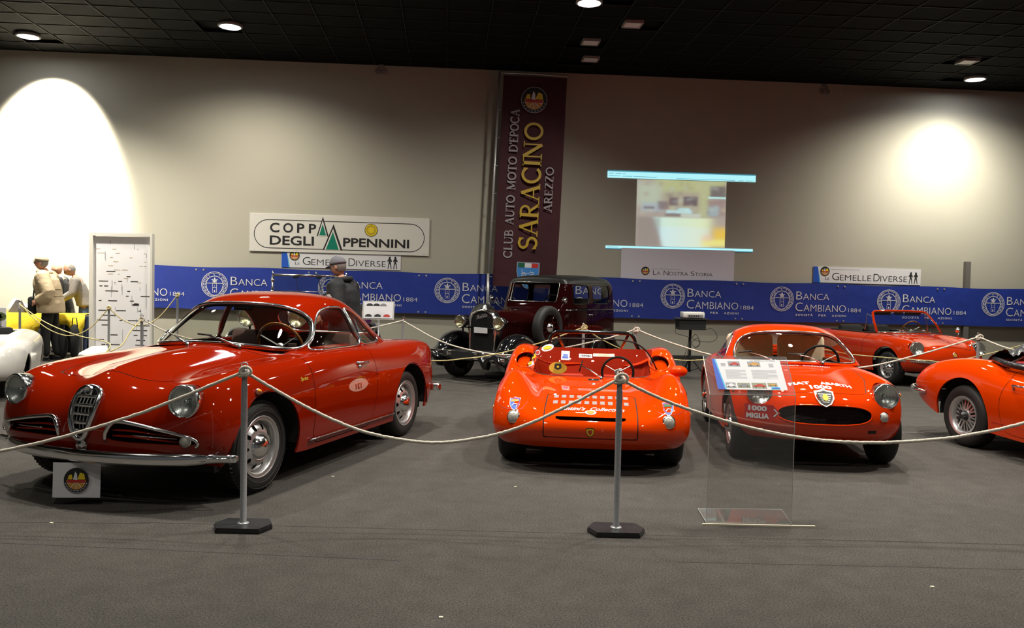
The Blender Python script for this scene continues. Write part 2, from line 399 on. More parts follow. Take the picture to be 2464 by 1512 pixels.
for k, (x, y) in enumerate(LIT):
    nm = ['round ceiling spotlight, glaring, nearest the left edge of the picture', 'round ceiling spotlight lit over the long white sign board', 'lit ceiling spotlight cut by the top edge of the picture', 'lit oval ceiling spotlight at the far right by the wall'][k]
    t = thing('ceiling_spotlight', nm, 'light', (x, y, CEIL - .055), group='ceiling spotlights')
    G().lathe([(.02, .055), (.19, .055), (.20, .0), (.17, -.01), (.165, .01), (.02, .012)], 28).make('housing', 'housing', t, True)
    G().lathe([(.0, -.005), (.08, -.007), (.155, .0), (.155, .01), (0, .01)], 24).make('lamp_lens', 'lampglow', t, True)
for k, (x, y) in enumerate(LAMPS[4:]):
    nm = ['unlit rectangular ceiling lamp nearest the camera', 'unlit rectangular ceiling lamp, middle of the row above the dark red flag', 'unlit rectangular ceiling lamp closest to the wall above the flag', 'pale rectangular ceiling lamp beside the far right spotlight'][k]
    t = thing('ceiling_lamp', nm, 'light', (x, y, CEIL - .04), math.atan(.08), 'unlit ceiling lamps')
    g = G(); g.box((0, .14, .02), (.30, .02, .045)); g.box((0, -.14, .02), (.30, .02, .045)); g.box((.14, 0, .02), (.02, .26, .045)); g.box((-.14, 0, .02), (.02, .26, .045))
    g.make('lamp_frame', 'housing', t); G().box((0, 0, .012), (.26, .26, .01)).make('diffuser', 'whitep', t)
# three-ring ornaments high on the wall
for k, (x, z) in enumerate([(-2.645, 5.57), (6.25, 5.53)]):
    g = G()
    for (a, b) in [(-.055, -.04), (.055, -.04), (0, .055)]:
        g.tube([(x + a + .05 * math.cos(t), z + b + .05 * math.sin(t), .018) for t in np.linspace(0, 2 * PI, 18, endpoint=False)], .008, 6, closed=True, T=W0)
        g.lathe([(.0, .002), (.046, .002), (.046, .014), (0, .014)], 16, T=W0 @ Matrix.Translation((x + a, z + b, 0)))
    tag(g.make('wall_ornament', 'housing', None, True), ['three grey rings fixed high on the wall above the long sign board', 'three grey rings fixed high on the wall right of the projected film'][k], 'fitting', 'three-ring wall fittings')
po = G().box((9.41, 1.06, .045), (.105, 2.12, .09), W0).make('wall_post', 'greypost'); tag(po, 'grey upright post fixed to the wall behind the blue banner at right', 'post')

# ---------------------------------------------------------------- blue bank banner
bk = thing('sponsor_banner', 'long blue banner with white bank lettering stretched along the wall', 'banner', (0, 0, 0))
TB = frame((-.008, 16.4, 0), (1, .08, 0), (0, 0, 1))
def btop(s): return 1.675 - (s + 6.8) * .0060 + .010 * math.cos(s * 2.8 + 1)
def bbot(s): return .862 - (s + 6.8) * .0040 + .006 * math.cos(s * 2.8)
V = []; F = []; n = 150
for i in range(n + 1):
    s = -7.25 + 18.6 * i / n
    for k in range(5):
        V.append((s, bbot(s) + (btop(s) - bbot(s)) * k / 4, .0025 * math.sin(s * 3.1 + k * .7)))
for i in range(n):
    for k in range(4): a = i * 5 + k; F.append((a, a + 5, a + 6, a + 1))
obj('banner_sheet', [tuple(TB @ Vector(v)) for v in V], F, 'bankblue', bk, True)
def emblem(g, x, y, r, T):
    disc(g, x, y, r, T, r0=r * .955); disc(g, x, y, r * .90, T, n=28, r0=r * .87)
    pts = []
    for t in np.linspace(0, 2 * PI, 36, endpoint=False):          # shield with a rounded top
        c, s = math.cos(t), math.sin(t); rr = r * (.64 if s > 0 else .64 + .18 * (-s) ** 2)
        pts.append((x + rr * c * (1 if s > 0 else (1 + .12 * s)), y + rr * s * 1.02))
    line2(g, pts, r * .045, T, closed=True)
    line2(g, [(x - .63 * r, y + .1 * r), (x + .63 * r, y + .1 * r)], r * .05, T)
    for sx in (-1, 1):
        for t in np.linspace(-.95, .7, 6):
            a = t if sx > 0 else PI - t; disc(g, x + .765 * r * math.cos(a), y + .765 * r * math.sin(a), r * .095, T, n=10, r0=r * .06)
    for t in (1.05, 1.57, 2.09): line2(g, [(x + .7 * r * math.cos(t), y + .7 * r * math.sin(t)), (x + .86 * r * math.cos(t + .12), y + .86 * r * math.sin(t + .12))], r * .03, T)
    # lily
    poly2(g, [(x, y + .58 * r), (x + .075 * r, y + .42 * r), (x + .04 * r, y + .22 * r), (x - .04 * r, y + .22 * r), (x - .075 * r, y + .42 * r)], T)
    for sx in (-1, 1):
        poly2(g, [(x + sx * .05 * r, y + .27 * r), (x + sx * .12 * r, y + .40 * r), (x + sx * .22 * r, y + .42 * r), (x + sx * .26 * r, y + .33 * r), (x + sx * .2 * r, y + .36 * r), (x + sx * .14 * r, y + .31 * r), (x + sx * .12 * r, y + .2 * r)][::sx], T)
    line2(g, [(x - .16 * r, y + .2 * r), (x + .16 * r, y + .2 * r)], r * .05, T)
    poly2(g, [(x - .07 * r, y + .1 * r), (x + .07 * r, y + .1 * r), (x, y + .2 * r)], T)
    # tower
    line2(g, [(x - .15 * r, y + .06 * r), (x - .15 * r, y - .62 * r), (x + .15 * r, y - .62 * r), (x + .15 * r, y + .06 * r)], r * .03, T, closed=True)
    line2(g, [(x - .15 * r, y - .24 * r), (x + .15 * r, y - .24 * r)], r * .03, T)
    disc(g, x, y - .1 * r, r * .03, T, n=8); poly2(g, [(x - .045 * r, y - .58 * r), (x + .045 * r, y - .58 * r), (x + .045 * r, y - .45 * r), (x, y - .40 * r), (x - .045 * r, y - .45 * r)], T)
def caps_word(g, word, x, y, w1, h1, w, h, T, z=.002):
    """large first letter then smaller capitals"""
    fit_text(g, word[0], x, y, w1, h1, T, z, bold=-.01); fit_text(g, word[1:], x + w1 + .14 * h, y, w - w1 - .14 * h, h, T, z, bold=-.01)
TBZ = frame(tuple(TB @ Vector((0, 0, .005))), (1, .08, 0), (-.0052 * 1, -.0052 * .08, 1))
TBZ = Matrix.Translation((0, 0, 0)) @ TBZ
# the lettering follows the slight slope of the banner
TBZ = frame(tuple(TB @ Vector((0, 1.3015, .0045))), (1, .08, -.0052), (0, 0, 1))
for k, s in enumerate([-7.95, -5.722, -3.522, -1.275, .963, 3.23, 5.48, 7.735, 9.98]):
    x = s + .30
    if k:
        g = G(); emblem(g, s, 0, .248, TBZ); g.make('bank_emblem', 'wprint', bk)
        g = G(); caps_word(g, 'BANCA', x, -.005, .125, .178, .69, .138, TBZ); g.make('bank_lettering', 'wprint', bk)
        g = G(); caps_word(g, 'CAMBIANO', x - .01, -.24, .15, .19, 1.06, .152, TBZ); g.make('bank_lettering', 'wprint', bk)
        for w_, a, c in (('SOCIETÀ', 0, .36), ('PER', .48, .16), ('AZIONI', .76, .30)): g = G(); fit_text(g, w_, x + a, -.335, c, .042, TBZ, bold=.02, spacing=1.3); g.make('bank_lettering', 'wprint', bk)
    else:
        g = G(); fit_text(g, 'ANO', x + .62, -.24, .43, .152, TBZ, bold=-.01); g.make('bank_lettering', 'wprint', bk); g = G(); fit_text(g, 'AZIONI', x + .76, -.335, .30, .042, TBZ, bold=.02, spacing=1.3); g.make('bank_lettering', 'wprint', bk)
    g = G(); fit_text(g, '1884', x + 1.10, -.235, .27, .085, TBZ, bold=-.01); g.make('bank_lettering', 'wprint', bk)
g = G()
for s in np.arange(-6.0, 11, 2.12):
    for d in (-.07, .07):
        for zz in (btop(s) - 1.3015 + .0052 * s - .05, bbot(s) - 1.3015 + .0052 * s + .035):
            g.lathe([(.006, .004), (.010, .006), (.018, .004), (.018, 0)], 10, T=TBZ @ Matrix.Translation((s + d, zz, 0)))
g.make('eyelets', 'alu', bk)['kind'] = 'stuff'

# ---------------------------------------------------------------- long white sign board
sg = thing('sign_board', 'long white sign board with black lettering, two green peaks and a yellow sun', 'sign', (0, 0, 0))
TS = frame(tuple(W0 @ Vector((-5.112, 1.995, .03))), (1, .08, -.0055), (0, 0, 1))
G().box((1.724, .366, -.012), (3.448, .735, .024), TS, bev=.004).make('board', 'signwhite', sg)
g = G(); pts = [(x, .07) for x in np.linspace(.36, 3.08, 14)] + [(3.08 + .272 * math.cos(t), .342 + .272 * math.sin(t)) for t in np.linspace(-PI / 2, PI / 2, 14)][1:] + \
    [(x, .614) for x in np.linspace(3.08, .36, 14)][1:] + [(.36 + .272 * math.cos(t), .342 + .272 * math.sin(t)) for t in np.linspace(PI / 2, 1.5 * PI, 14)][1:-1]
line2(g, pts, .013, TS, .003, closed=True)
for w, x, y, w_, h in [('C', .385, .378, .18, .185), ('O', .635, .378, .19, .185), ('P', .90, .378, .14, .185), ('P', 1.125, .378, .14, .185),
                       ('DEGLI', .385, .138, .84, .178), ('PPENNINI', 1.785, .142, 1.275, .168)]:
    fit_text(g, w, x, y, w_, h, TS, .003, bold=.022)
g.make('lettering', 'ink', sg)
g = G(); poly2(g, [(1.39, .70), (1.275, .325), (1.505, .325)], TS, .0045); poly2(g, [(1.596, .565), (1.395, .06), (1.775, .06)], TS, .0045); g.make('peak_outline', 'ink', sg)
g = G(); poly2(g, [(1.388, .63), (1.30, .325), (1.475, .325)], TS, .005); poly2(g, [(1.588, .475), (1.425, .06), (1.735, .06)], TS, .0052); g.make('peak_gap', 'signwhite', sg)
g = G(); poly2(g, [(1.388, .56), (1.325, .34), (1.455, .34)], TS, .0062); poly2(g, [(1.585, .415), (1.455, .067), (1.705, .067)], TS, .0062); g.make('green_peaks', 'green', sg, label='two green mountain peaks')
g = G(); disc(g, 2.32, .47, .115, TS, .0045); g.make('sun', 'yellow', sg, label='yellow sun disc')
g = G(); disc(g, 2.32, .47, .124, TS, .006, r0=.115); disc(g, 2.32, .47, .088, TS, .006, r0=.082); disc(g, 2.32, .47, .068, TS, .006, r0=.063); g.make('sun_ring', 'ink', sg)
g = G()
for x in (.1, .9, 2.5, 3.35):
    for y in (.035, .70): g.lathe([(0, .004), (.006, .004), (.007, 0)], 8, T=TS @ Matrix.Translation((x, y, 0)))
g.make('screws', 'steel', sg)['kind'] = 'stuff'

# ---------------------------------------------------------------- two LE GEMELLE DIVERSE strips
def gemelle(s, z, off, slope, label, w=2.29, h=.325):
    t = thing('title_banner', label, 'sign', (0, 0, 0), group='white title strips on the wall')
    T = frame(tuple(W0 @ Vector((s, z, off))), (1, .08, slope), (0, 0, 1)); k = w / 2.29
    G().box((w / 2, h / 2, -.004), (w, h, .008), T).make('banner_sheet', 'white', t)
    g = G(); poly2(g, [(.0, 0), (.135, 0), (.115, .16), (.09, h), (.0, h)], T, .001); g.make('blue_band', 'bluep', t)
    g = G(); poly2(g, [(.135, 0), (.16, 0), (.13, .16), (.09, h), (.115, .16)], T, .0012); g.make('light_band', 'cyanp', t)
    club_badge(t, T, .245, h - .095, .098)
    g = G(); fit_text(g, 'Le', .255, .055, .085, .062, T, .001, caps=True); caps_word(g, 'GEMELLE', .40, .055, .15, .165, .83, .125, T, .001)
    caps_word(g, 'DIVERSE', 1.28, .055, .13, .165, .72, .125, T, .001)
    fit_text(g, 'Club Auto e Moto Storiche Saracino Arezzo', .37, h - .055, .6, .014, T, .001)
    for x in (2.075, 2.185):                                      # two standing women in silhouette
        m = 1 if x < 2.1 else -1
        P = [(0, .26), (.012, .262), (.020, .245), (.018, .215), (.034, .195), (.045, .165), (.03, .148), (.020, .175), (.016, .15), (.026, .125), (.030, .08), (.038, .02), (.024, .016), (.008, .10), (0, .12), (-.012, .09), (-.024, .016), (-.038, .018), (-.026, .11), (-.016, .15), (-.026, .17), (-.04, .150), (-.046, .17), (-.03, .20), (-.018, .215), (-.022, .24)]
        poly2(g, [(x + m * a, b + .005) for a, b in P][::m], T, .001)
    g.make('title_lettering', 'ink', t)
gemelle(-4.50, 1.695, .012, -.006, 'white LE GEMELLE DIVERSE strip hung under the long sign board')
gemelle(6.145, 1.625, .012, -.006, 'white LE GEMELLE DIVERSE strip hung alone at the right of the wall')

# ---------------------------------------------------------------- LA NOSTRA STORIA sheet and the projected film
t = thing('projection_sheet', 'pale sheet reading LA NOSTRA STORIA below the projected film', 'sign', (0, 0, 0))
T = frame(tuple(W0 @ Vector((2.165, 1.53, .012))), (1, .08, 0), (0, 0, 1))
G().box((1.16, .35, -.004), (2.32, .70, .008), T).make('sheet', mat('lilac white sheet', (.72, .69, .77), .7), t)
g = G(); caps_word(g, 'LA', .66, .175, .065, .10, .145, .075, T, .001); caps_word(g, 'NOSTRA', .875, .172, .1, .10, .50, .075, T, .001); caps_word(g, 'STORIA', 1.43, .168, .075, .10, .45, .075, T, .001)
fit_text(g, 'Club Auto e Moto Storiche Saracino Arezzo', .62, .29, .6, .012, T, .001); g.make('title_lettering', 'ink', t)
club_badge(t, T, .50, .25, .085)
fm = thing('projected_film', 'projected film frame of a street scene between two pale blue bars', 'projection', (0, 0, 0))
T = frame(tuple(W0 @ Vector((1.85, 2.21, .006))), (1, .08, 0), (0, 0, 1))
mb = mat('projected pale blue', (.1, .1, .1), .9, emit=(.42, .86, .92, .62)); md = mat('projected teal edge', (.05, .05, .05), .9, emit=(.05, .22, .30, .7))
G().box((1.515, 1.475, 0), (3.03, .13, .004), T).make('title_bar', mb, fm); G().box((1.515, 1.548, 0), (3.03, .022, .005), T).make('bar_edge', md, fm)
G().box((1.505, .035, 0), (3.02, .05, .004), T).make('task_bar', mb, fm); G().box((1.505, .004, 0), (3.02, .014, .005), T).make('bar_edge', md, fm)
g = G()
for (a, b, y) in [(.03, .25, 1.452), (.3, .5, 1.448), (.52, 1.0, 1.446), (1.4, 2.6, 1.432), (2.68, 2.78, 1.43), (2.82, 2.99, 1.43), (.03, .12, 1.50), (.16, .28, 1.50), (.31, .36, 1.50), (1.48, 1.6, 1.545), (.03, .25, .035)]: line2(g, [(a, y), (b, y)], .008, T, .0032)
g.make('bar_text', md, fm)
# the film picture: blurred blobs of colour on a fine grid
NX, NY = 150, 110
ux, uy = np.meshgrid(np.linspace(0, 1, NX), np.linspace(0, 1, NY)); pic = np.zeros((NY, NX, 3)); pic[:] = (.36, .31, .27)
def blob(x0, y0, x1, y1, c, s=.03, a=1.):
    s = s * .55
    m = 1 / (1 + np.exp(-(ux - x0) / s)) / (1 + np.exp((ux - x1) / s)) / (1 + np.exp(-(uy - y0) / s)) / (1 + np.exp((uy - y1) / s))
    pic[:] = pic * (1 - a * m[..., None]) + np.array(c) * (a * m[..., None])
blob(.2, .8, 1, 1.1, (.42, .44, .22), .04); blob(0, .62, .28, .95, (.42, .47, .36), .04); blob(.68, .45, .82, 1, (.42, .44, .24), .03); blob(.3, .55, .7, .82, (.36, .33, .24), .03)
blob(.36, .62, .46, .74, (.16, .12, .12), .012); blob(.52, .62, .68, .76, (.13, .10, .11), .012); blob(.82, .74, 1, .93, (.16, .14, .13), .015); blob(.8, .74, 1, .765, (.5, .85, .8), .006); blob(.8, .48, 1, .72, (.30, .22, .20), .02)
blob(.05, .52, .3, .66, (.35, .42, .45), .02, .8); blob(.08, .56, .2, .60, (.15, .13, .15), .01, .8); blob(.24, .56, .36, .68, (.18, .13, .14), .015, .8)
blob(.33, .50, .62, .55, (.45, .68, .70), .012); blob(.46, .53, .6, .585, (.45, .70, .72), .012); blob(.32, .46, .5, .50, (.15, .12, .12), .012, .8); blob(.5, .45, .72, .50, (.50, .56, .48), .015); blob(.8, .48, .92, .62, (.30, .42, .46), .02, .8)
rq = random.Random(4)
for _ in range(70):
    x, y, w, h = rq.random(), rq.uniform(.46, .98), rq.uniform(.02, .07), rq.uniform(.01, .07); c = rq.choice([(.14, .11, .12), (.45, .48, .40), (.30, .22, .18), (.38, .46, .48), (.50, .48, .30), (.22, .18, .17)]); blob(x, y, x + w, y + h, c, .018, rq.uniform(.25, .6))
hood = 1 / (1 + np.exp((uy - .44) / .006)) / (1 + np.exp(-((ux - (.19 + .42 * (.44 - uy) * .6)) / .012))) / (1 + np.exp((ux - .84) / .03))
pic[:] = pic * (1 - hood[..., None]) + np.stack([.50 + .2 * ux, .74 + 0 * ux, .74 - .35 * ux + .1 * (uy < .3)], -1) * hood[..., None]
blob(0, 0, .27, .44, (.20, .17, .16), .02, .55 ); blob(.86, .05, 1.1, .3, (.72, .48, .06), .04); blob(.74, .02, 1.05, .12, (.75, .72, .22), .03); blob(.74, .1, .85, .18, (.75, .45, .35), .03, .7)
V = [(x * 1.83, y * 1.33, 0) for y in np.linspace(0, 1, NY) for x in np.linspace(0, 1, NX)]
F = [(j * NX + i, j * NX + i + 1, (j + 1) * NX + i + 1, (j + 1) * NX + i) for j in range(NY - 1) for i in range(NX - 1)]
mp = bpy.data.materials.new('projected picture'); mp.use_nodes = True; b = mp.node_tree.nodes['Principled BSDF']; at = mp.node_tree.nodes.new('ShaderNodeVertexColor'); at.layer_name = 'film'
mp.node_tree.links.new(at.outputs[0], b.inputs['Emission Color']); b.inputs['Emission Strength'].default_value = .62; b.inputs['Base Color'].default_value = (.12, .11, .1, 1); b.inputs['Roughness'].default_value = .9
T2 = T @ Matrix.Translation((.60, .068, .001))
o = obj('film_picture', [tuple(T2 @ Vector(v)) for v in V], F, mp, fm)
ca = o.data.color_attributes.new('film', 'FLOAT_COLOR', 'POINT'); ca.data.foreach_set('color', np.concatenate([pic.reshape(-1, 3), np.ones((NX * NY, 1))], 1).ravel())

# ---------------------------------------------------------------- tall dark red flag
fg = thing('club_flag', 'tall dark red flag with upright gold and white lettering on a leaning pole', 'flag', (0, 0, 0))
P00, P10, P01 = Vector((-.385, 15.9, 1.42)), Vector((.79, 15.9, 1.42)), Vector((-.235, 15.9, 5.42))
T = frame(P00, (1, 0, -.034), P01 - P00)
V = []; F = []; n, m = 40, 16; Hf = 4.0
def fsheet(u, v): return ((1.19 + .025 * v) * u + .02 * math.sin(3 * v + 1) * (u > .9), Hf * v, .03 * math.sin(u * 7 + 2 * v) * (1 - v) + .015 * math.sin(u * 4 + v * 5))
for j in range(n + 1):
    for i in range(m + 1): V.append(fsheet(i / m, j / n))
for j in range(n):
    for i in range(m): a = j * (m + 1) + i; F.append((a, a + 1, a + m + 2, a + m + 1))
o = obj('flag_cloth', [tuple(T @ Vector(v)) for v in V], F, 'maroon', fg, True)
# serif stroke letters
def arc(cx, cy, rx, ry, a0, a1, n=14): return [(cx + rx * math.cos(math.radians(a)), cy + ry * math.sin(math.radians(a))) for a in np.linspace(a0, a1, n)]
TH, TN = .15, .06
GL = {'I': (.30, [([(.15, 0), (.15, 1)], TH)], [(.15, 0), (.15, 1)]),
 'L': (.62, [([(.15, 0), (.15, 1)], TH), ([(.15, .03), (.56, .03)], TN), ([(.56, 0), (.56, .22)], TN)], [(.15, 0), (.15, 1)]),
 'U': (.80, [([(.15, 1), (.15, .35)] + arc(.40, .32, .25, .30, 180, 360, 10)[0:] , TH * .8), ([(.65, .32), (.65, 1)], TN)], [(.15, 1), (.65, 1)]),
 'C': (.80, [(arc(.43, .5, .34, .47, 40, 320, 22), TH * .85), ([(.70, .70), (.70, .95)], TN)], []),
 'O': (.86, [(arc(.43, .5, .34, .45, 0, 360, 26), TH * .85)], []),
 'D': (.84, [([(.15, 0), (.15, 1)], TH), ([(.15, .97), (.35, .97)] + arc(.35, .5, .40, .47, 90, -90, 14) + [(.15, .03)], TH * .7)], [(.15, 0), (.15, 1)]),
 'B': (.68, [([(.15, 0), (.15, 1)], TH), ([(.15, .97), (.30, .97)] + arc(.30, .75, .24, .22, 90, -90, 10) + [(.15, .53)], TH * .65), ([(.30, .52)] + arc(.32, .27, .28, .25, 90, -90, 10) + [(.15, .02)], TH * .7)], [(.15, 0), (.15, 1)]),
 'P': (.64, [([(.15, 0), (.15, 1)], TH), ([(.15, .97), (.30, .97)] + arc(.30, .72, .27, .25, 90, -90, 12) + [(.15, .47)], TH * .65)], [(.15, 0), (.15, 1)]),
 'R': (.74, [([(.15, 0), (.15, 1)], TH), ([(.15, .97), (.30, .97)] + arc(.30, .73, .25, .24, 90, -90, 12) + [(.15, .49)], TH * .65), ([(.32, .5), (.62, .02)], TH * .8)], [(.15, 0), (.15, 1), (.64, 0)]),
 'E': (.64, [([(.15, 0), (.15, 1)], TH), ([(.15, .97), (.54, .97)], TN), ([(.15, .51), (.44, .51)], TN), ([(.15, .03), (.56, .03)], TN), ([(.55, 0), (.55, .2)], TN), ([(.53, .8), (.53, 1)], TN)], [(.15, 0), (.15, 1)]),
 'A': (.82, [([(.12, 0), (.40, 1)], TN), ([(.40, 1), (.70, 0)], TH), ([(.22, .33), (.60, .33)], TN)], [(.12, 0), (.70, 0)]),
 'M': (1.0, [([(.15, 0), (.15, 1)], TN), ([(.15, 1), (.5, .1)], TH), ([(.5, .1), (.84, 1)], TN), ([(.84, 1), (.84, 0)], TH)], [(.15, 0), (.84, 0), (.12, 1), (.88, 1)]),
 'N': (.86, [([(.15, 0), (.15, 1)], TN), ([(.15, 1), (.70, 0)], TH), ([(.70, 0), (.70, 1)], TN)], [(.15, 0), (.12, 1), (.70, 1)]),
 'T': (.70, [([(.35, 0), (.35, 1)], TH), ([(.03, .97), (.67, .97)], TN), ([(.04, .78), (.04, 1)], TN), ([(.66, .78), (.66, 1)], TN)], [(.35, 0)]),
 'Z': (.66, [([(.08, .97), (.58, .97)], TN), ([(.56, .96), (.10, .04)], TH), ([(.08, .03), (.60, .03)], TN)], []),
 'S': (.62, [(arc(.31, .74, .22, .23, 30, 270, 14) + arc(.31, .27, .24, .24, 90, -150, 14)[1:], TH * .8), ([(.52, .74), (.52, .98)], TN), ([(.07, .02), (.07, .24)], TN)], []),
 "'": (.24, [([(.12, .72), (.14, 1)], TH * .7)], []), ' ': (.34, [], [])}
def serif_text(g, s, x, y, h, T, width=None, z=.0, bold=1., vert=True):
    """runs up the flag when vert; returns the advance"""
    adv = sum(GL[c][0] for c in s); k = (width / adv / h) if width else 1.; p = 0
    for c in s:
        w, st, se = GL[c]
        def tr(q): a, b = (p + q[0]) * h * k, q[1] * h; return (x - b, y + a) if vert else (x + a, y + b)
        for pts, t in st: z += .00012; line2(g, [tr(q) for q in pts], t * h * bold * (.8 if k < .8 else 1), T, z)
        for q in se: line2(g, [tr((q[0] - .13, q[1] + (.02 if q[1] < .5 else -.02))), tr((q[0] + .13, q[1] + (.02 if q[1] < .5 else -.02)))], .05 * h * bold, T, z)
        p += w
TF = T @ Matrix.Translation((0, 0, .055))
for w_, x_, y_, h_, k_ in (("CLUB", .335, .54, .16, .54), ('AUTO', .335, 1.17, .16, .57), ('MOTO', .335, 1.83, .16, .64), ("D'EPOCA", .335, 2.55, .16, .81), ('AREZZO', 1.045, 1.45, .15, .86)): g = G(); serif_text(g, w_, x_, y_, h_, TF, k_, bold=1.3); g.make('white_lettering', 'silver', fg)
g = G(); serif_text(g, 'SARACINO', .80, .72, .35, TF, 2.42, bold=1.15); g.make('gold_lettering', 'gold', fg, label='large gold lettering')
club_badge(fg, TF, .60, 3.55, .235); g = G(); disc(g, .60, 3.55, .25, TF, .001, r0=.235); g.make('roundel_ring', 'silver', fg)
# shield with the old car
sx, sy = .66, .05
sh = [(sx - .2, sy + .42), (sx - .205, sy + .25), (sx - .17, sy + .1), (sx - .06, sy - .03), (sx, sy - .06), (sx + .06, sy - .03), (sx + .17, sy + .1), (sx + .205, sy + .25), (sx + .2, sy + .42)]
g = G(); poly2(g, [(sx + (a - sx) * 1.08, sy + .2 + (b - sy - .2) * 1.06) for a, b in sh], TF, .0); g.make('shield_border', 'silver', fg)
g = G(); poly2(g, sh, TF, .003); g.make('shield', 'crest', fg)
for a, b, mm in [(-.19, -.065, 'flaggreen'), (-.065, .065, 'wprint'), (.065, .19, 'flagred')]:
    g = G(); poly2(g, [(sx + a, sy + .33), (sx + b, sy + .33), (sx + b, sy + .415), (sx + a, sy + .415)], TF, .005); g.make('tricolour_band', mm, fg)
g = G()
for cx in (-.075, .085): disc(g, sx + cx, sy + .17, .045, TF, .006, n=16, r0=.036); line2(g, [(sx + cx - .04, sy + .17), (sx + cx + .04, sy + .17)], .006, TF, .006); line2(g, [(sx + cx, sy + .13), (sx + cx, sy + .21)], .006, TF, .006)
line2(g, [(sx - .13, sy + .21), (sx - .08, sy + .23), (sx + .02, sy + .215), (sx + .05, sy + .25), (sx + .12, sy + .235)], .012, TF, .006); line2(g, [(sx - .10, sy + .23), (sx - .12, sy + .29)], .01, TF, .006)
fit_text(g, 'ASI', sx - .09, sy + .0, .18, .09, TF, .006, bold=.03); g.make('shield_print', 'wprint', fg)
# pole, rings, top arm, tripod
g = G(); pb = Vector((-.47, 15.86, 1.25)); pt = Vector((-.325, 15.86, 5.47)); g.tube([pb, pt], .022, 10); g.tube([pb + Vector((0, 0, -.5)), pb + Vector((.002, 0, .4))], .028, 10); g.make('pole', 'alu', fg, True)
G().tube([pt + Vector((-.02, 0, -.02)), pt + Vector((.6, .02, -.03)), pt + Vector((1.28, .03, -.055))], .014, 8).make('top_arm', 'alu', fg, True)
for k in range(8):
    p = pb.lerp(pt, .08 + .125 * k); G().tube([p + Vector((.03 * math.cos(a) + .03, .03 * math.sin(a), .006 * math.cos(a))) for a in np.linspace(0, 2 * PI, 12, endpoint=False)], .005, 5, closed=True).make('flag_ring', 'steel', fg, True)
for a in (90, 210, 330):
    d = Vector((math.cos(math.radians(a)), .62 * math.sin(math.radians(a)), 0)); h0 = Vector((-.455, 15.86, 0))
    G().tube([h0 + Vector((0, 0, 1.12)), h0 + d * .25 + Vector((0, 0, .6)), h0 + d * .5 + Vector((0, 0, .012))], .012, 7).make('leg', 'alu', fg, True)
# ================================================================ barriers
RH = .93
def stanchion(x, y, label, lean=0., big=True, h=RH, m='steel', rot=0.):
    t = thing('rope_stanchion', label, 'stanchion', (x, y, 0), rot, 'rope stanchions')
    g = G(); R = .17
    P = [(R * math.cos(math.radians(a)) * (1.0), R * .95 * math.sin(math.radians(a))) for a in (0, 42, 138, 180, 222, 318)]
    g.prism(P, .004, .022); g.prism([(a * .97, b * .97) for a, b in P], .0, .03)
    g.make('base_plate', 'blackp', t)
    G().lathe([(.0, .028), (.034, .028), (.033, .034), (.022, .036), (.0185, .04), (.0185, .9 * h)], 16).make('foot_collar', 'steel', t, True)
    g = G(); g.lathe([(.0, .03), (.0165, .03), (.0165, h - .012), (.014, h), (0, h)], 18); g.make('pole', m, t, True)
    g = G(); g.lathe([(.008, 0), (.008, .025)], 8, c=(0, 0, h)); g.tube([(.02 * math.cos(a), 0, h + .018 + .02 * math.sin(a)) for a in np.linspace(0, 2 * PI, 14, endpoint=False)], .004, 6, closed=True)
    g.make('eye_ring', 'chrome', t, True)
    return t
stanchion(-1.537, 4.785, 'nearest stanchion in front of the dark red coupe')
stanchion(.640, 4.857, 'nearest stanchion in front of the open orange racing car')
stanchion(-4.68, 10.5, 'stanchion between the white slotted panel and the dark red coupe')
stanchion(-1.52, 11.6, 'stanchion by the wall between the dark red coupe and the black saloon')
stanchion(1.57, 10.5, 'stanchion behind the open racing car, left of the projector stand')
stanchion(5.85, 10.4, 'stanchion in front of the far orange convertible')
stanchion(-8.06, 13.6, 'pale stanchion standing before the yellow table at the left', m='signwhite', h=.985)
stanchion(-6.65, 13.7, 'dark grey stanchion standing before the white slotted panel', m='greypost')
stanchion(-5.64, 14.0, 'taller stanchion in front of the left end of the blue banner', h=1.16)
stanchion(.93, 10.75, 'stanchion with a yellow knotted rope behind the roll bar')
stanchion(8.7, 12.9, 'far right stanchion beyond the frame edge holding the yellow rope')
stanchion(3.72, 4.9, 'stanchion just outside the right edge beyond the clear lectern')
stanchion(-4.8, 4.7, 'stanchion just outside the left edge beyond the dark red coupe')
stanchion(8.2, 8.7, 'stanchion outside the right edge beyond the orange rear wing')
rn_ = random.Random(3)
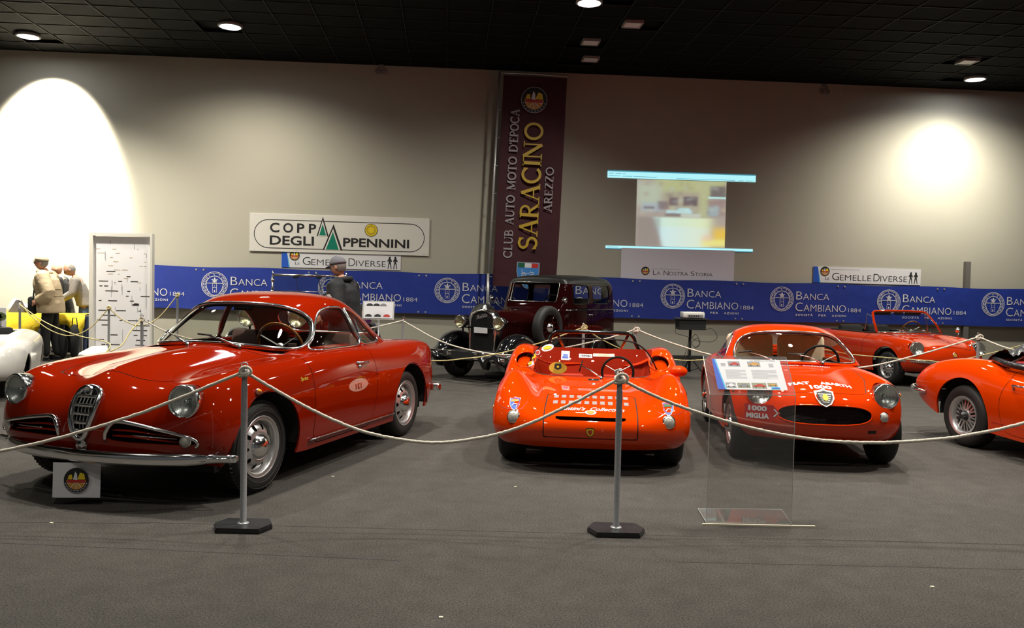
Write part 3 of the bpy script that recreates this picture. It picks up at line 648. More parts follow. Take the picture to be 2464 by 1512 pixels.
def rope(pts, r, m, label, name='barrier_rope', knots=(), n=26):
    """Catmull-Rom through the points, slight wobble"""
    P = [Vector(p) for p in pts]; out = []
    P = [P[0] * 2 - P[1]] + P + [P[-1] * 2 - P[-2]]
    for i in range(1, len(P) - 2):
        for k in range(n):
            t = k / n; a, b, c, d = P[i - 1], P[i], P[i + 1], P[i + 2]
            out.append(.5 * ((2 * b) + (c - a) * t + (2 * a - 5 * b + 4 * c - d) * t * t + (3 * b - a - 3 * c + d) * t ** 3))
    out.append(P[-2])
    wob = [Vector((rn_.uniform(-1, 1), rn_.uniform(-1, 1), rn_.uniform(-1, 1))) * r * .12 for _ in out]
    out = [p + w for p, w in zip(out, wob)]
    g = G(); g.tube(out, [r * (1 + .07 * math.sin(i * 1.9)) for i in range(len(out))], 8)
    for kx in knots:                                              # a loop knotted over the pole top
        c = Vector(kx)
        for dz, ph in ((.0, 0), (-.014, 1.1)):
            g.tube([c + Vector((.026 * math.cos(a), .026 * math.sin(a), dz + .012 * math.sin(a + ph))) for a in np.linspace(0, 2 * PI, 16, endpoint=False)], r, 7, closed=True)
        g.tube([c + Vector((.032 * math.cos(a) + .012, -.02, .004 + .026 * math.sin(a))) for a in np.linspace(0, 2 * PI, 16, endpoint=False)], r * .9, 7, closed=True)
    o = g.make(name, m, None, True); tag(o, label, 'rope', 'barrier ropes'); return o
def sag(a, b, low, n=7, skew=.5):
    """points of a hanging rope from a to b whose lowest point is at height low"""
    a, b = Vector(a), Vector(b); out = []
    for i in range(n + 1):
        t = i / n; p = a.lerp(b, t); s = skew
        # parabola that meets both ends with its bottom at t=s
        za = a.z - low; zb = b.z - low
        z = low + (za * ((s - t) / s) ** 2 if t < s else zb * ((t - s) / (1 - s)) ** 2) if 0 < s < 1 else p.z
        out.append(Vector((p.x, p.y, z)))
    return out
s1, s2 = (-1.537, 4.785, .915), (.640, 4.857, .912)
rope([s1, (-2.21, 4.75, .635), (-2.9, 4.7, .44), (-3.5, 4.68, .38), (-4.1, 4.68, .52), (-4.8, 4.7, .915)], .0095, 'rope', 'cream rope running left from the nearest left stanchion across the dark red coupe')
rope([s1, (-1.28, 4.82, .76), (-1.03, 4.82, .64), (-.79, 4.82, .56), (-.47, 4.82, .518), (-.18, 4.82, .55), (.06, 4.82, .62), (.3, 4.83, .73), s2], .0095, 'rope',
     'cream rope sagging between the two nearest stanchions', knots=[(-1.537, 4.785, .915)])
rope([s2, (.81, 4.87, .83), (1.03, 4.87, .745), (1.4, 4.87, .64), (1.77, 4.87, .578), (2.14, 4.87, .563), (2.51, 4.87, .59), (2.75, 4.87, .63), (3.03, 4.87, .70), (3.72, 4.9, .915)], .0095, 'rope',
     'cream rope sagging right from the second stanchion past the clear stand', knots=[(.64, 4.857, .912)])
rope([(-1.52, 11.6, .91), (-.97, 11.4, .65), (-.45, 11.25, .53), (.01, 11.05, .51), (.38, 10.85, .57), (1.16, 10.6, .77), (1.57, 10.5, .915)], .010, 'rope',
     'cream rope drooping in front of the black saloon bumper', knots=[(1.57, 10.5, .91)])
rope([(1.57, 10.5, .915), (1.94, 10.5, .78), (2.46, 10.45, .63), (2.96, 10.42, .53), (3.6, 10.4, .46), (4.38, 10.4, .50), (5.05, 10.4, .66), (5.85, 10.4, .915)], .010, 'rope',
     'cream rope passing behind the orange coupe to the right stanchion', knots=[(5.85, 10.4, .912)])
rope([(5.85, 10.4, .915), (6.0, 9.95, .80), (6.3, 9.4, .74), (7.0, 9.0, .75), (8.2, 8.7, .915)], .009, 'rope', 'cream rope running right from the stanchion before the far convertible')
rope([(-2.2, 11.05, .48), (-1.07, 11.0, .42), (-.61, 10.95, .46), (-.25, 10.9, .52), (.38, 10.8, .70), (.93, 10.75, .915)], .008, 'yrope', 'yellow rope rising left to right behind the open racing car', knots=[(.93, 10.75, .915)])
rope([(.93, 10.75, .915), (1.21, 11.0, .74), (1.7, 11.3, .53), (2.22, 11.6, .45), (2.77, 11.8, .44), (3.9, 12.0, .58), (4.5, 12.1, .60), (5.01, 12.1, .53), (5.98, 12.15, .47), (6.6, 12.3, .46), (7.9, 12.7, .71), (8.7, 12.9, .92)], .008, 'yrope',
     'yellow rope passing behind the projector stand and before the far convertible')
rope([(-8.06, 13.6, .97), (-7.83, 13.6, .73), (-7.53, 13.6, .53), (-7.24, 13.62, .46), (-6.95, 13.65, .58), (-6.65, 13.7, .92)], .008, 'yrope', 'yellow rope sagging before the yellow table to the dark grey stanchion', knots=[(-6.65, 13.7, .925)])
rope([(-8.06, 13.6, .95), (-7.31, 13.0, .71), (-6.3, 12.0, .59), (-5.34, 11.0, .56), (-4.72, 9.6, .53)], .008, 'yrope', 'yellow rope crossing from the far left stanchion towards the dark red coupe')
rope([(-6.65, 13.7, .92), (-6.44, 13.75, .73), (-6.21, 13.85, .64), (-5.93, 13.9, .76), (-5.64, 14.0, 1.15)], .008, 'yrope', 'yellow rope between the dark grey stanchion and the taller stanchion', knots=[(-5.64, 14.0, 1.15)])
rope([(-4.68, 10.5, .915), (-4.66, 10.15, .78), (-4.66, 9.9, .62), (-4.72, 9.6, .55)], .008, 'yrope', 'pale rope dropping left from the stanchion behind the dark red bonnet')
rope([(-4.68, 10.5, .915), (-4.3, 10.5, .74), (-3.7, 10.45, .62), (-3.1, 10.45, .62), (-2.6, 10.62, .70), (-2.0, 11.1, .80), (-1.52, 11.6, .915)], .009, 'rope', 'pale rope seen through the windscreen of the dark red coupe', knots=[(-4.68, 10.5, .91)])

# ================================================================ white slotted panel
t = thing('partition_screen', 'tall white panel with scattered slots in a white frame', 'screen', (-7.41, 14.6, 0), -.03)
G().box((.56, 0, 1.12), (1.04, .03, 2.05)).make('panel_sheet', 'whitep', t)
g = G(); g.box((.035, -.01, 1.1), (.07, .09, 2.2)); g.make('frame_side', 'signwhite', t); g = G(); g.box((1.10, -.01, 1.1), (.04, .09, 2.2)); g.make('frame_side', 'signwhite', t)
G().box((.57, -.01, 2.18), (1.02, .09, .05)).make('frame_top', 'signwhite', t); G().box((.57, -.01, .02), (1.02, .09, .04)).make('frame_bottom', 'signwhite', t)
rr = random.Random(5); g = G(); g2 = G(); g3 = G()
for k in range(46):
    x, z = rr.uniform(.12, 1.03), rr.choice(np.linspace(.25, 1.62, 17)); w = rr.choice([.05, .07, .13, .16]); g.box((min(x, 1.06 - w / 2), -.0155, z), (w, .002, .014))
for k in range(26):
    x, z = rr.uniform(.10, 1.06), rr.uniform(.3, 2.05); g2.box((x, -.0155, z), (.007, .002, rr.uniform(.02, .26)))
for k in range(24):
    x, z = rr.uniform(.12, 1.0), rr.choice(np.linspace(1.2, 2.0, 12)); g3.box((x, -.0155, z), (rr.uniform(.02, .10), .002, .008))
g.add([(.74, -.018, .95), (.80, -.018, .985), (.87, -.018, .98), (.87, -.018, .945), (.78, -.018, .945)], [(0, 1, 2, 3, 4)])
g.make('dark_slots', 'ink', t)['kind'] = 'stuff'; g2.make('grey_slots', mat('slot grey', (.35, .34, .36), .7), t)['kind'] = 'stuff'; g3.make('amber_slots', mat('slot amber', (.62, .45, .28), .7), t)['kind'] = 'stuff'
g = G(); g.add([(-.26, -.30, .0), (.40, -.30, 0), (.40, -.05, 0), (-.02, -.05, 0), (.08, -.08, .22), (.40, -.08, .22)], [(0, 1, 5, 4), (0, 4, 3), (1, 2, 5), (3, 2, 1, 0), (3, 4, 5, 2)]); g.make('sloping_foot', 'signwhite', t)

# ================================================================ projector on its tripod
t = thing('projector_stand', 'black tripod stand with a square box top, thin cables hanging', 'stand', (2.84, 13.2, 0))
G().box((0, 0, .875), (.42, .32, .16), bev=.004).make('box_top', 'black', t); G().box((0, 0, .965), (.50, .36, .018), bev=.003).make('tray', 'black', t)
G().tube([(0, 0, .12), (0, 0, .80)], .022, 12).make('pole', 'black', t, True); G().lathe([(.02, .30), (.04, .30), (.04, .38), (.02, .38)], 14).make('collar', 'black', t, True)
for a in (100, 220, 340):
    c, s = math.cos(math.radians(a)), math.sin(math.radians(a)); g = G(); g.tube([(0, 0, .37), (.30 * c, .30 * s, .012)], .011, 8); g.tube([(0, 0, .13), (.15 * c, .15 * s, .19)], .007, 6); g.make('leg', 'black', t, True)
def cable(pts, label, th=.004):
    P = [Vector(p) for p in pts]; out = []
    P = [P[0]] + P + [P[-1]]
    for i in range(1, len(P) - 2):
        for k in range(8):
            u = k / 8; a, b, c, d = P[i - 1], P[i], P[i + 1], P[i + 2]; out.append(.5 * ((2 * b) + (c - a) * u + (2 * a - 5 * b + 4 * c - d) * u * u + (3 * b - a - 3 * c + d) * u ** 3))
    return G().tube(out, th, 5)
B = Vector((2.84, 13.2, 0))
for pts in ([(.18, -.17, .8), (.30, -.2, .82), (.38, -.2, .70), (.30, -.2, .62), (.1, -.1, .62), (.03, -.03, .66)], [(-.19, -.17, .8), (-.27, -.2, .82), (-.26, -.2, .74), (-.12, -.1, .70), (-.03, -.03, .66), (-.06, -.06, .5), (-.11, -.05, .3), (-.10, -.05, .1)],
            [(.02, -.03, .66), (.08, -.05, .72), (.15, -.05, .60), (.08, -.06, .52), (.02, -.04, .58), (.10, -.05, .66), (.14, -.05, .55), (.05, -.05, .5)], [(-.02, -.03, .6), (-.05, -.05, .4), (-.09, -.06, .25), (-.02, -.03, .15)]):
    cable(pts, '').make('cable', 'black', t, True)
t = thing('projector', 'white video projector lying on the black stand', 'projector', (2.86, 13.18, .974))
G().box((0, 0, .055), (.34, .26, .09), bev=.012).make('body', 'projector', t, 'a'); g = G(); g.box((.02, -.131, .04), (.24, .004, .045)); g.make('connector_panel', 'greyp', t)
g = G(); [g.box((-.07 + i * .035, -.134, .042), (.022, .003, .022)) for i in range(5)]; g.make('sockets', 'ink', t)
for x in (-.13, .13): G().lathe([(0, 0), (.015, 0), (.015, .012), (0, .012)], 10, c=(x, -.08, 0)).make('foot', 'ink', t)

# ================================================================ clear information stand
t = thing('information_stand', 'clear bent acrylic lectern in front of the orange coupe', 'stand', (0, 0, 0))
def sheet(name, P, th, parent=t, m='acrylic'):
    a, b, c, d = [Vector(p) for p in P]; n = (b - a).cross(d - a).normalized() * th
    V = [a, b, c, d, a + n, b + n, c + n, d + n]; return obj(name, V, [(3, 2, 1, 0), (4, 5, 6, 7), (0, 1, 5, 4), (1, 2, 6, 5), (2, 3, 7, 6), (3, 0, 4, 7)], m, parent)
sheet('upright', [(1.225, 5.08, .012), (1.755, 5.10, .012), (1.755, 5.10, .80), (1.225, 5.08, .80)], .005)
sheet('base_sheet', [(1.225, 5.075, .005), (1.755, 5.095, .005), (1.80, 5.42, .005), (1.245, 5.40, .005)], .006, m='acrylic')
sheet('reading_desk', [(1.225, 5.08, .80), (1.755, 5.10, .80), (1.755, 5.30, 1.02), (1.225, 5.29, 1.02)], .005)
sheet('cover_sheet', [(1.225, 5.074, .806), (1.755, 5.094, .806), (1.755, 5.294, 1.026), (1.225, 5.284, 1.026)], .002)
g = G()
for a, b in [((1.225, 5.08, .012), (1.225, 5.08, .80)), ((1.757, 5.10, .012), (1.757, 5.10, .80)), ((1.225, 5.08, .802), (1.757, 5.10, .802)), ((1.225, 5.08, .80), (1.225, 5.29, 1.02)), ((1.757, 5.10, .8), (1.757, 5.30, 1.02)),
             ((1.225, 5.076, .008), (1.757, 5.096, .008)), ((1.225, 5.076, .008), (1.245, 5.40, .008)), ((1.757, 5.096, .008), (1.80, 5.42, .008)), ((1.245, 5.40, .008), (1.80, 5.42, .008))]: g.tube([a, b], .0022, 4)
g.make('polished_edge', 'acrylic_edge', t)
st = tag(G().box((1.54, 5.05, .005), (.69, .018, .010)).make('wooden_strip', 'tape'), 'thin cream strip lying on the carpet before the clear lectern', 'strip')
sh = thing('information_sheet', 'printed white sheet with small car photographs on the clear lectern', 'sheet', (0, 0, 0))
u = Vector((0, .203, .22)).normalized(); n_ = Vector((1, .04, 0)).cross(u).normalized()
T = frame(Vector((1.275, 5.082, .815)) + n_ * .008 + u * .018, (1, .04, 0), u)
w, h = .435, .235
G().box((w / 2, h / 2, 0), (w, h, .001), T).make('paper', 'white', sh)
g = G(); poly2(g, [(0, 0), (.045, 0), (.03, .12), (.015, h), (0, h)], T, .001); g.make('blue_band', 'bluep', sh)
g = G(); poly2(g, [(.045, 0), (.055, 0), (.038, .12), (.025, h), (.015, h), (.03, .12)], T, .001); g.make('light_band', 'cyanp', sh)
g = G(); fit_text(g, 'LE GEMELLE DIVERSE', .245, .222, .16, .008, T, .0012)
for k in range(11): line2(g, [(.07, .150 - k * .0065), (.07 + (.13 if k % 4 < 3 else .09), .150 - k * .0065)], .0011, T, .0012); line2(g, [(.235, .150 - k * .0065), (.235 + (.16 if k % 5 < 4 else .1), .150 - k * .0065)], .0011, T, .0012)
for x in (.045, .35):
    for k in range(3): line2(g, [(x + .005, .2 - k * .01), (x + .035, .2 - k * .01)], .003, T, .0012)
g.make('small_print', 'greyp', sh)
def tinycar(x, y, w_, h_, bgm, cm):
    g = G(); poly2(g, [(x, y), (x + w_, y), (x + w_, y + h_), (x, y + h_)], T, .0012); g.make('photo', bgm, sh)
    g = G(); a = w_; poly2(g, [(x + .06 * a, y + .3 * h_), (x + .08 * a, y + .52 * h_), (x + .3 * a, y + .58 * h_), (x + .42 * a, y + .82 * h_), (x + .7 * a, y + .8 * h_), (x + .82 * a, y + .58 * h_), (x + .95 * a, y + .5 * h_), (x + .95 * a, y + .28 * h_)][::-1], T, .0016); g.make('car_print', cm, sh)
    g = G(); [disc(g, x + k * a, y + .27 * h_, .12 * h_, T, .0019, n=10) for k in (.25, .78)]; g.make('wheel_print', 'ink', sh)
ga = mat('photo grey', (.30, .31, .33), .5); gg = mat('photo green', (.28, .30, .20), .5)
tinycar(.098, .178, .075, .040, ga, 'redp'); tinycar(.222, .178, .080, .040, ga, 'orangep'); tinycar(.055, .012, .062, .040, ga, 'white'); tinycar(.128, .014, .078, .036, gg, 'greyp'); tinycar(.218, .010, .090, .042, gg, 'redp'); tinycar(.318, .026, .06, .026, gg, 'orangep'); tinycar(.335, .004, .055, .018, 'cyanp', 'bluep')

# small information card on a stand behind the dark red coupe
t = thing('information_card', 'white information card on a thin stand behind the dark red coupe', 'sheet', (-1.78, 10.9, 0))
T = frame((-.17, 0, .97), (1, 0, 0), (0, .22, .8)); G().box((.19, .11, 0), (.38, .22, .004), T, ).make('card', 'white', t)
g = G(); g.box((.19, .11, -.008), (.42, .25, .006), T); g.make('card_holder', 'acrylic_edge', t)
for x, y, m_ in [(.03, .165, 'ink'), (.12, .165, 'ink'), (.21, .165, 'greyp'), (.02, .02, 'ink'), (.14, .02, 'ink'), (.26, .02, 'redp')]:
    g = G(); poly2(g, [(x, y), (x + .09, y), (x + .085, y + .02), (x + .06, y + .035), (x + .03, y + .035), (x + .005, y + .02)], T, .004); g.make('car_print', m_, t)
G().tube([(.02, .08, .02), (.02, .06, 1.0)], .012, 8).make('pole', 'steel', t, True); G().lathe([(0, 0), (.14, 0), (.14, .012), (0, .02)], 20, c=(.02, .08, 0)).make('foot', 'blackp', t)
# ================================================================ car building tools
def _basis(k):
    t = np.arange(k) / k
    return np.stack([(1 - t) ** 3, 3 * t ** 3 - 6 * t ** 2 + 4, -3 * t ** 3 + 3 * t ** 2 + 3 * t + 1, t ** 3], 1) / 6
def _spl(P, k, first=None, fit=.75):
    """P (n, m): uniform cubic B-spline along axis 0, k samples per span, pulled towards the points"""
    n = len(P)
    def ext(Q):
        a = (Q[1] * first if first is not None else 2 * Q[0] - Q[1]); return np.concatenate([a[None], Q, (2 * Q[-1] - Q[-2])[None]], 0)
    Q = P.copy()
    for _ in range(3 if fit else 0):
        E_ = ext(Q); s = (E_[:-2] + 4 * E_[1:-1] + E_[2:]) / 6; Q = Q + (P - s) * fit
    E_ = ext(Q); B = _basis(k); out = []
    for i in range(n - 1): out.append(np.tensordot(B, E_[i:i + 4], 1))
    out.append(((E_[-3] + 4 * E_[-2] + E_[-1]) / 6)[None]); return np.concatenate(out, 0)
def sdf_poly(px, py, pts):
    pts = np.asarray(pts, float); n = len(pts); d = np.full(px.shape, 1e9); ins = np.zeros(px.shape, bool)
    for i in range(n):
        ax, ay = pts[i]; bx, by = pts[(i + 1) % n]; ex, ey = bx - ax, by - ay
        t = np.clip(((px - ax) * ex + (py - ay) * ey) / max(ex * ex + ey * ey, 1e-12), 0, 1)
        d = np.minimum(d, np.hypot(px - ax - t * ex, py - ay - t * ey))
        c = ((ay > py) != (by > py)) & (px < (bx - ax) * (py - ay) / (by - ay + 1e-15) + ax); ins ^= c
    return np.where(ins, -d, d)
def sdf_line(px, py, pts):
    d = np.full(px.shape, 1e9)
    for (ax, ay), (bx, by) in zip(pts[:-1], pts[1:]):
        ex, ey = bx - ax, by - ay; t = np.clip(((px - ax) * ex + (py - ay) * ey) / max(ex * ex + ey * ey, 1e-12), 0, 1)
        d = np.minimum(d, np.hypot(px - ax - t * ex, py - ay - t * ey))
    return d
def smoothpoly(pts, k=6, closed=True):
    """round a polygon with a closed Catmull-Rom"""
    P = np.asarray(pts, float); n = len(P); out = []
    for i in range(n):
        a, b, c, d = P[i - 1], P[i], P[(i + 1) % n], P[(i + 2) % n]
        for t in np.arange(k) / k: out.append(.5 * ((2 * b) + (c - a) * t + (2 * a - 5 * b + 4 * c - d) * t * t + (3 * b - a - 3 * c + d) * t ** 3))
    return out
class Shell:
    """smooth surface from a half net rows x cols (col 0 on the centre line), mirrored; cut by implicit curves"""
    def __init__(s, net, ku=7, kv=6, mirror=True, scale=(1, 1, 1), fit=.75, closed=False):
        N = np.array(net, float) * np.array(scale); R, C = N.shape[:2]
        A = _spl(N.reshape(R, -1), ku, fit=fit).reshape(-1, C, 3)
        A = np.transpose(A, (1, 0, 2)); f = np.ones((A.shape[1], 3))
        if mirror: f[:, 1] = -1
        B = _spl(A.reshape(C, -1), kv, first=f.ravel() if mirror else None, fit=fit).reshape(-1, A.shape[1], 3)
        g = np.transpose(B, (1, 0, 2))                            # nu, nv, 3
        vpar = np.linspace(0, C - 1, g.shape[1]); upar = np.linspace(0, R - 1, g.shape[0])
        if mirror:
            g[:, 0, 1] = 0
            m = g[:, :0:-1].copy(); m[..., 1] *= -1; g = np.concatenate([m, g], 1); vpar = np.concatenate([-vpar[:0:-1], vpar])
        s.grid = g; nu, nv = g.shape[:2]
        du = np.gradient(g, axis=0); dv = np.gradient(g, axis=1); n = np.cross(dv, du); L = np.linalg.norm(n, axis=2, keepdims=True)
        bad = L[..., 0] < 1e-9; n = n / np.maximum(L, 1e-9)
        c = g.reshape(-1, 3).mean(0)
        if (n * (g - c)).sum(2).mean() < 0: n = -n; s.flip = True
        else: s.flip = False
        U, Vv = np.meshgrid(upar, vpar, indexing='ij')
        s.D = np.concatenate([g, n, U[..., None], Vv[..., None]], 2).reshape(-1, 8)
        s.F = []; s.T = []
        for i in range(nu - 1):
            for j in range(nv - 1):
                a = i * nv + j; q = (a, a + 1, a + nv + 1, a + nv); s.F.append(q[::-1] if s.flip else q); s.T.append('body')
    def cut(s, gfun, tag_, only=('body',), drop=False):
        """gfun(x, y, z, u, v) -> signed values, negative = inside; inside faces of the given tags get tag_"""
        D = s.D; g = gfun(D[:, 0], D[:, 1], D[:, 2], D[:, 6], D[:, 7]); g = np.where(np.abs(g) < 1e-7, 1e-7, g)
        inside = g < 0; newD = []; base = len(D); cache = {}; F2 = []; T2 = []
        for f, t in zip(s.F, s.T):
            if t not in only: F2.append(f); T2.append(t); continue
            k = sum(1 for i in f if inside[i])
            if k == 0: F2.append(f); T2.append(t); continue
            if k == len(f): F2.append(f); T2.append(tag_); continue
            A, B = [], []; n = len(f)
            for q in range(n):
                a, b = f[q], f[(q + 1) % n]; (A if inside[a] else B).append(a)
                if inside[a] != inside[b]:
                    key = (min(a, b), max(a, b))
                    if key not in cache:
                        w = g[a] / (g[a] - g[b]); newD.append(D[a] * (1 - w) + D[b] * w); cache[key] = base + len(newD) - 1
                    A.append(cache[key]); B.append(cache[key])
            if len(A) > 2: F2.append(tuple(A)); T2.append(tag_)
            if len(B) > 2: F2.append(tuple(B)); T2.append(t)
        s.F, s.T = F2, T2
        if newD: s.D = np.concatenate([D, np.array(newD)], 0)
        return s
    def part(s, tag_, name, m, parent, rim=0., off=0., label=None, both=False):
        tags = (tag_,) if isinstance(tag_, str) else tag_
        F = [f for f, t in zip(s.F, s.T) if t in tags]
        if not F: return None
        idx = {}; D = []
        for f in F:
            for i in f:
                if i not in idx: idx[i] = len(D); D.append(s.D[i])
        D = np.array(D); F = [tuple(idx[i] for i in f) for f in F]; V = D[:, :3].copy(); Nn = D[:, 3:6].copy(); Nn /= np.maximum(np.linalg.norm(Nn, axis=1, keepdims=True), 1e-9)
        if off: V = V + Nn * off
        V = list(map(tuple, V)); NN = list(map(tuple, Nn)); FF = list(F)
        if rim:
            ed = {}
            for f in F:
                for a, b in zip(f, f[1:] + f[:1]): ed[(a, b)] = 1
            for (a, b) in list(ed):
                if (b, a) in ed: continue
                pa, pb = np.array(V[a]), np.array(V[b]); qa, qb = pa - Nn[a] * rim, pb - Nn[b] * rim
                k = len(V); V += [tuple(pa), tuple(pb), tuple(qb), tuple(qa)]
                e = pb - pa; q = np.cross(e, -Nn[a]); q = q / max(np.linalg.norm(q), 1e-9); q = -q
                NN += [tuple(q)] * 4; FF.append((k, k + 3, k + 2, k + 1))
        me = bpy.data.meshes.new(name); me.from_pydata(V, [], FF); me.update()
        me.polygons.foreach_set('use_smooth', [True] * len(me.polygons)); me.normals_split_custom_set_from_vertices(NN)
        me.materials.append(M[m] if isinstance(m, str) else m)
        o = bpy.data.objects.new(name, me); COL.objects.link(o)
        if parent is not None: o.parent = parent
        if label: o['label'] = label
        return o
    def loops(s, tags, off=0.):
        """ordered boundary loops of a region as lists of points (with normals)"""
        tags = (tags,) if isinstance(tags, str) else tags
        ed = {}
        for f, t in zip(s.F, s.T):
            if t in tags:
                for a, b in zip(f, f[1:] + f[:1]): ed[(a, b)] = 1
        nx = {a: b for (a, b) in ed if (b, a) not in ed}; out = []
        while nx:
            a = next(iter(nx)); L = [a]; c = nx.pop(a)
            while c in nx: L.append(c); c = nx.pop(c)
            if len(L) > 8: out.append([(Vector(s.D[i, :3] + s.D[i, 3:6] * off), Vector(s.D[i, 3:6])) for i in L])
        return out
    def bvh(s): return BVHTree.FromPolygons([tuple(v) for v in s.D[:, :3]], [tuple(f) for f in s.F])
def lamp_hole(b, cy, cz, r): b.cut(lambda x, y, z, u, v: np.maximum(np.hypot(np.abs(y) - cy, z - cz) - r, .15 - x), 'hole')
def surf_pt(bv, y, z): h, n, i, t = bv.ray_cast(Vector((1.5, y, z)), Vector((-1, 0, 0))); return h, n
def trim_loop(loops, r, name, m, parent, flat=None, minlen=0.):
    o = None
    for L in loops:
        P = [p for p, n in L]; Q = [P[0]]
        for p in P[1:]:
            if (p - Q[-1]).length > .010: Q.append(p)
        if len(Q) < 8: continue
        if (Q[0] - Q[-1]).length < .006: Q.pop()
        Q = [(Q[i - 1] + Q[i] * 2 + Q[(i + 1) % len(Q)]) / 4 for i in range(len(Q))]
        g = G(); g.tube(Q, r, 8, closed=True); o = g.make(name, m, parent, True)
    return o
def project(bv, T, V2, d, off=.002, maxd=3.):
    """sheet coordinates -> points on the surface hit along direction d"""
    d = Vector(d).normalized(); out = []; md_ = 0
    for x, y, z in V2:
        p = T @ Vector((x, y, 0)); h, n, i, t = bv.ray_cast(p, d, maxd)
        if h is None:
            h = bv.find_nearest(p + d * (md_ if md_ else .8)); h, n = h[0], -d
        else: md_ = t
        if n.dot(d) > 0: n = -n
        out.append(tuple(h + n * (off + z)))
    return out
def decal(bv, T, g, d, name, m, parent, off=.002, label=None):
    g.v = project(bv, T, g.v, d, off); return g.make(name, m, parent, True, label)
I4 = Matrix.Identity(4)

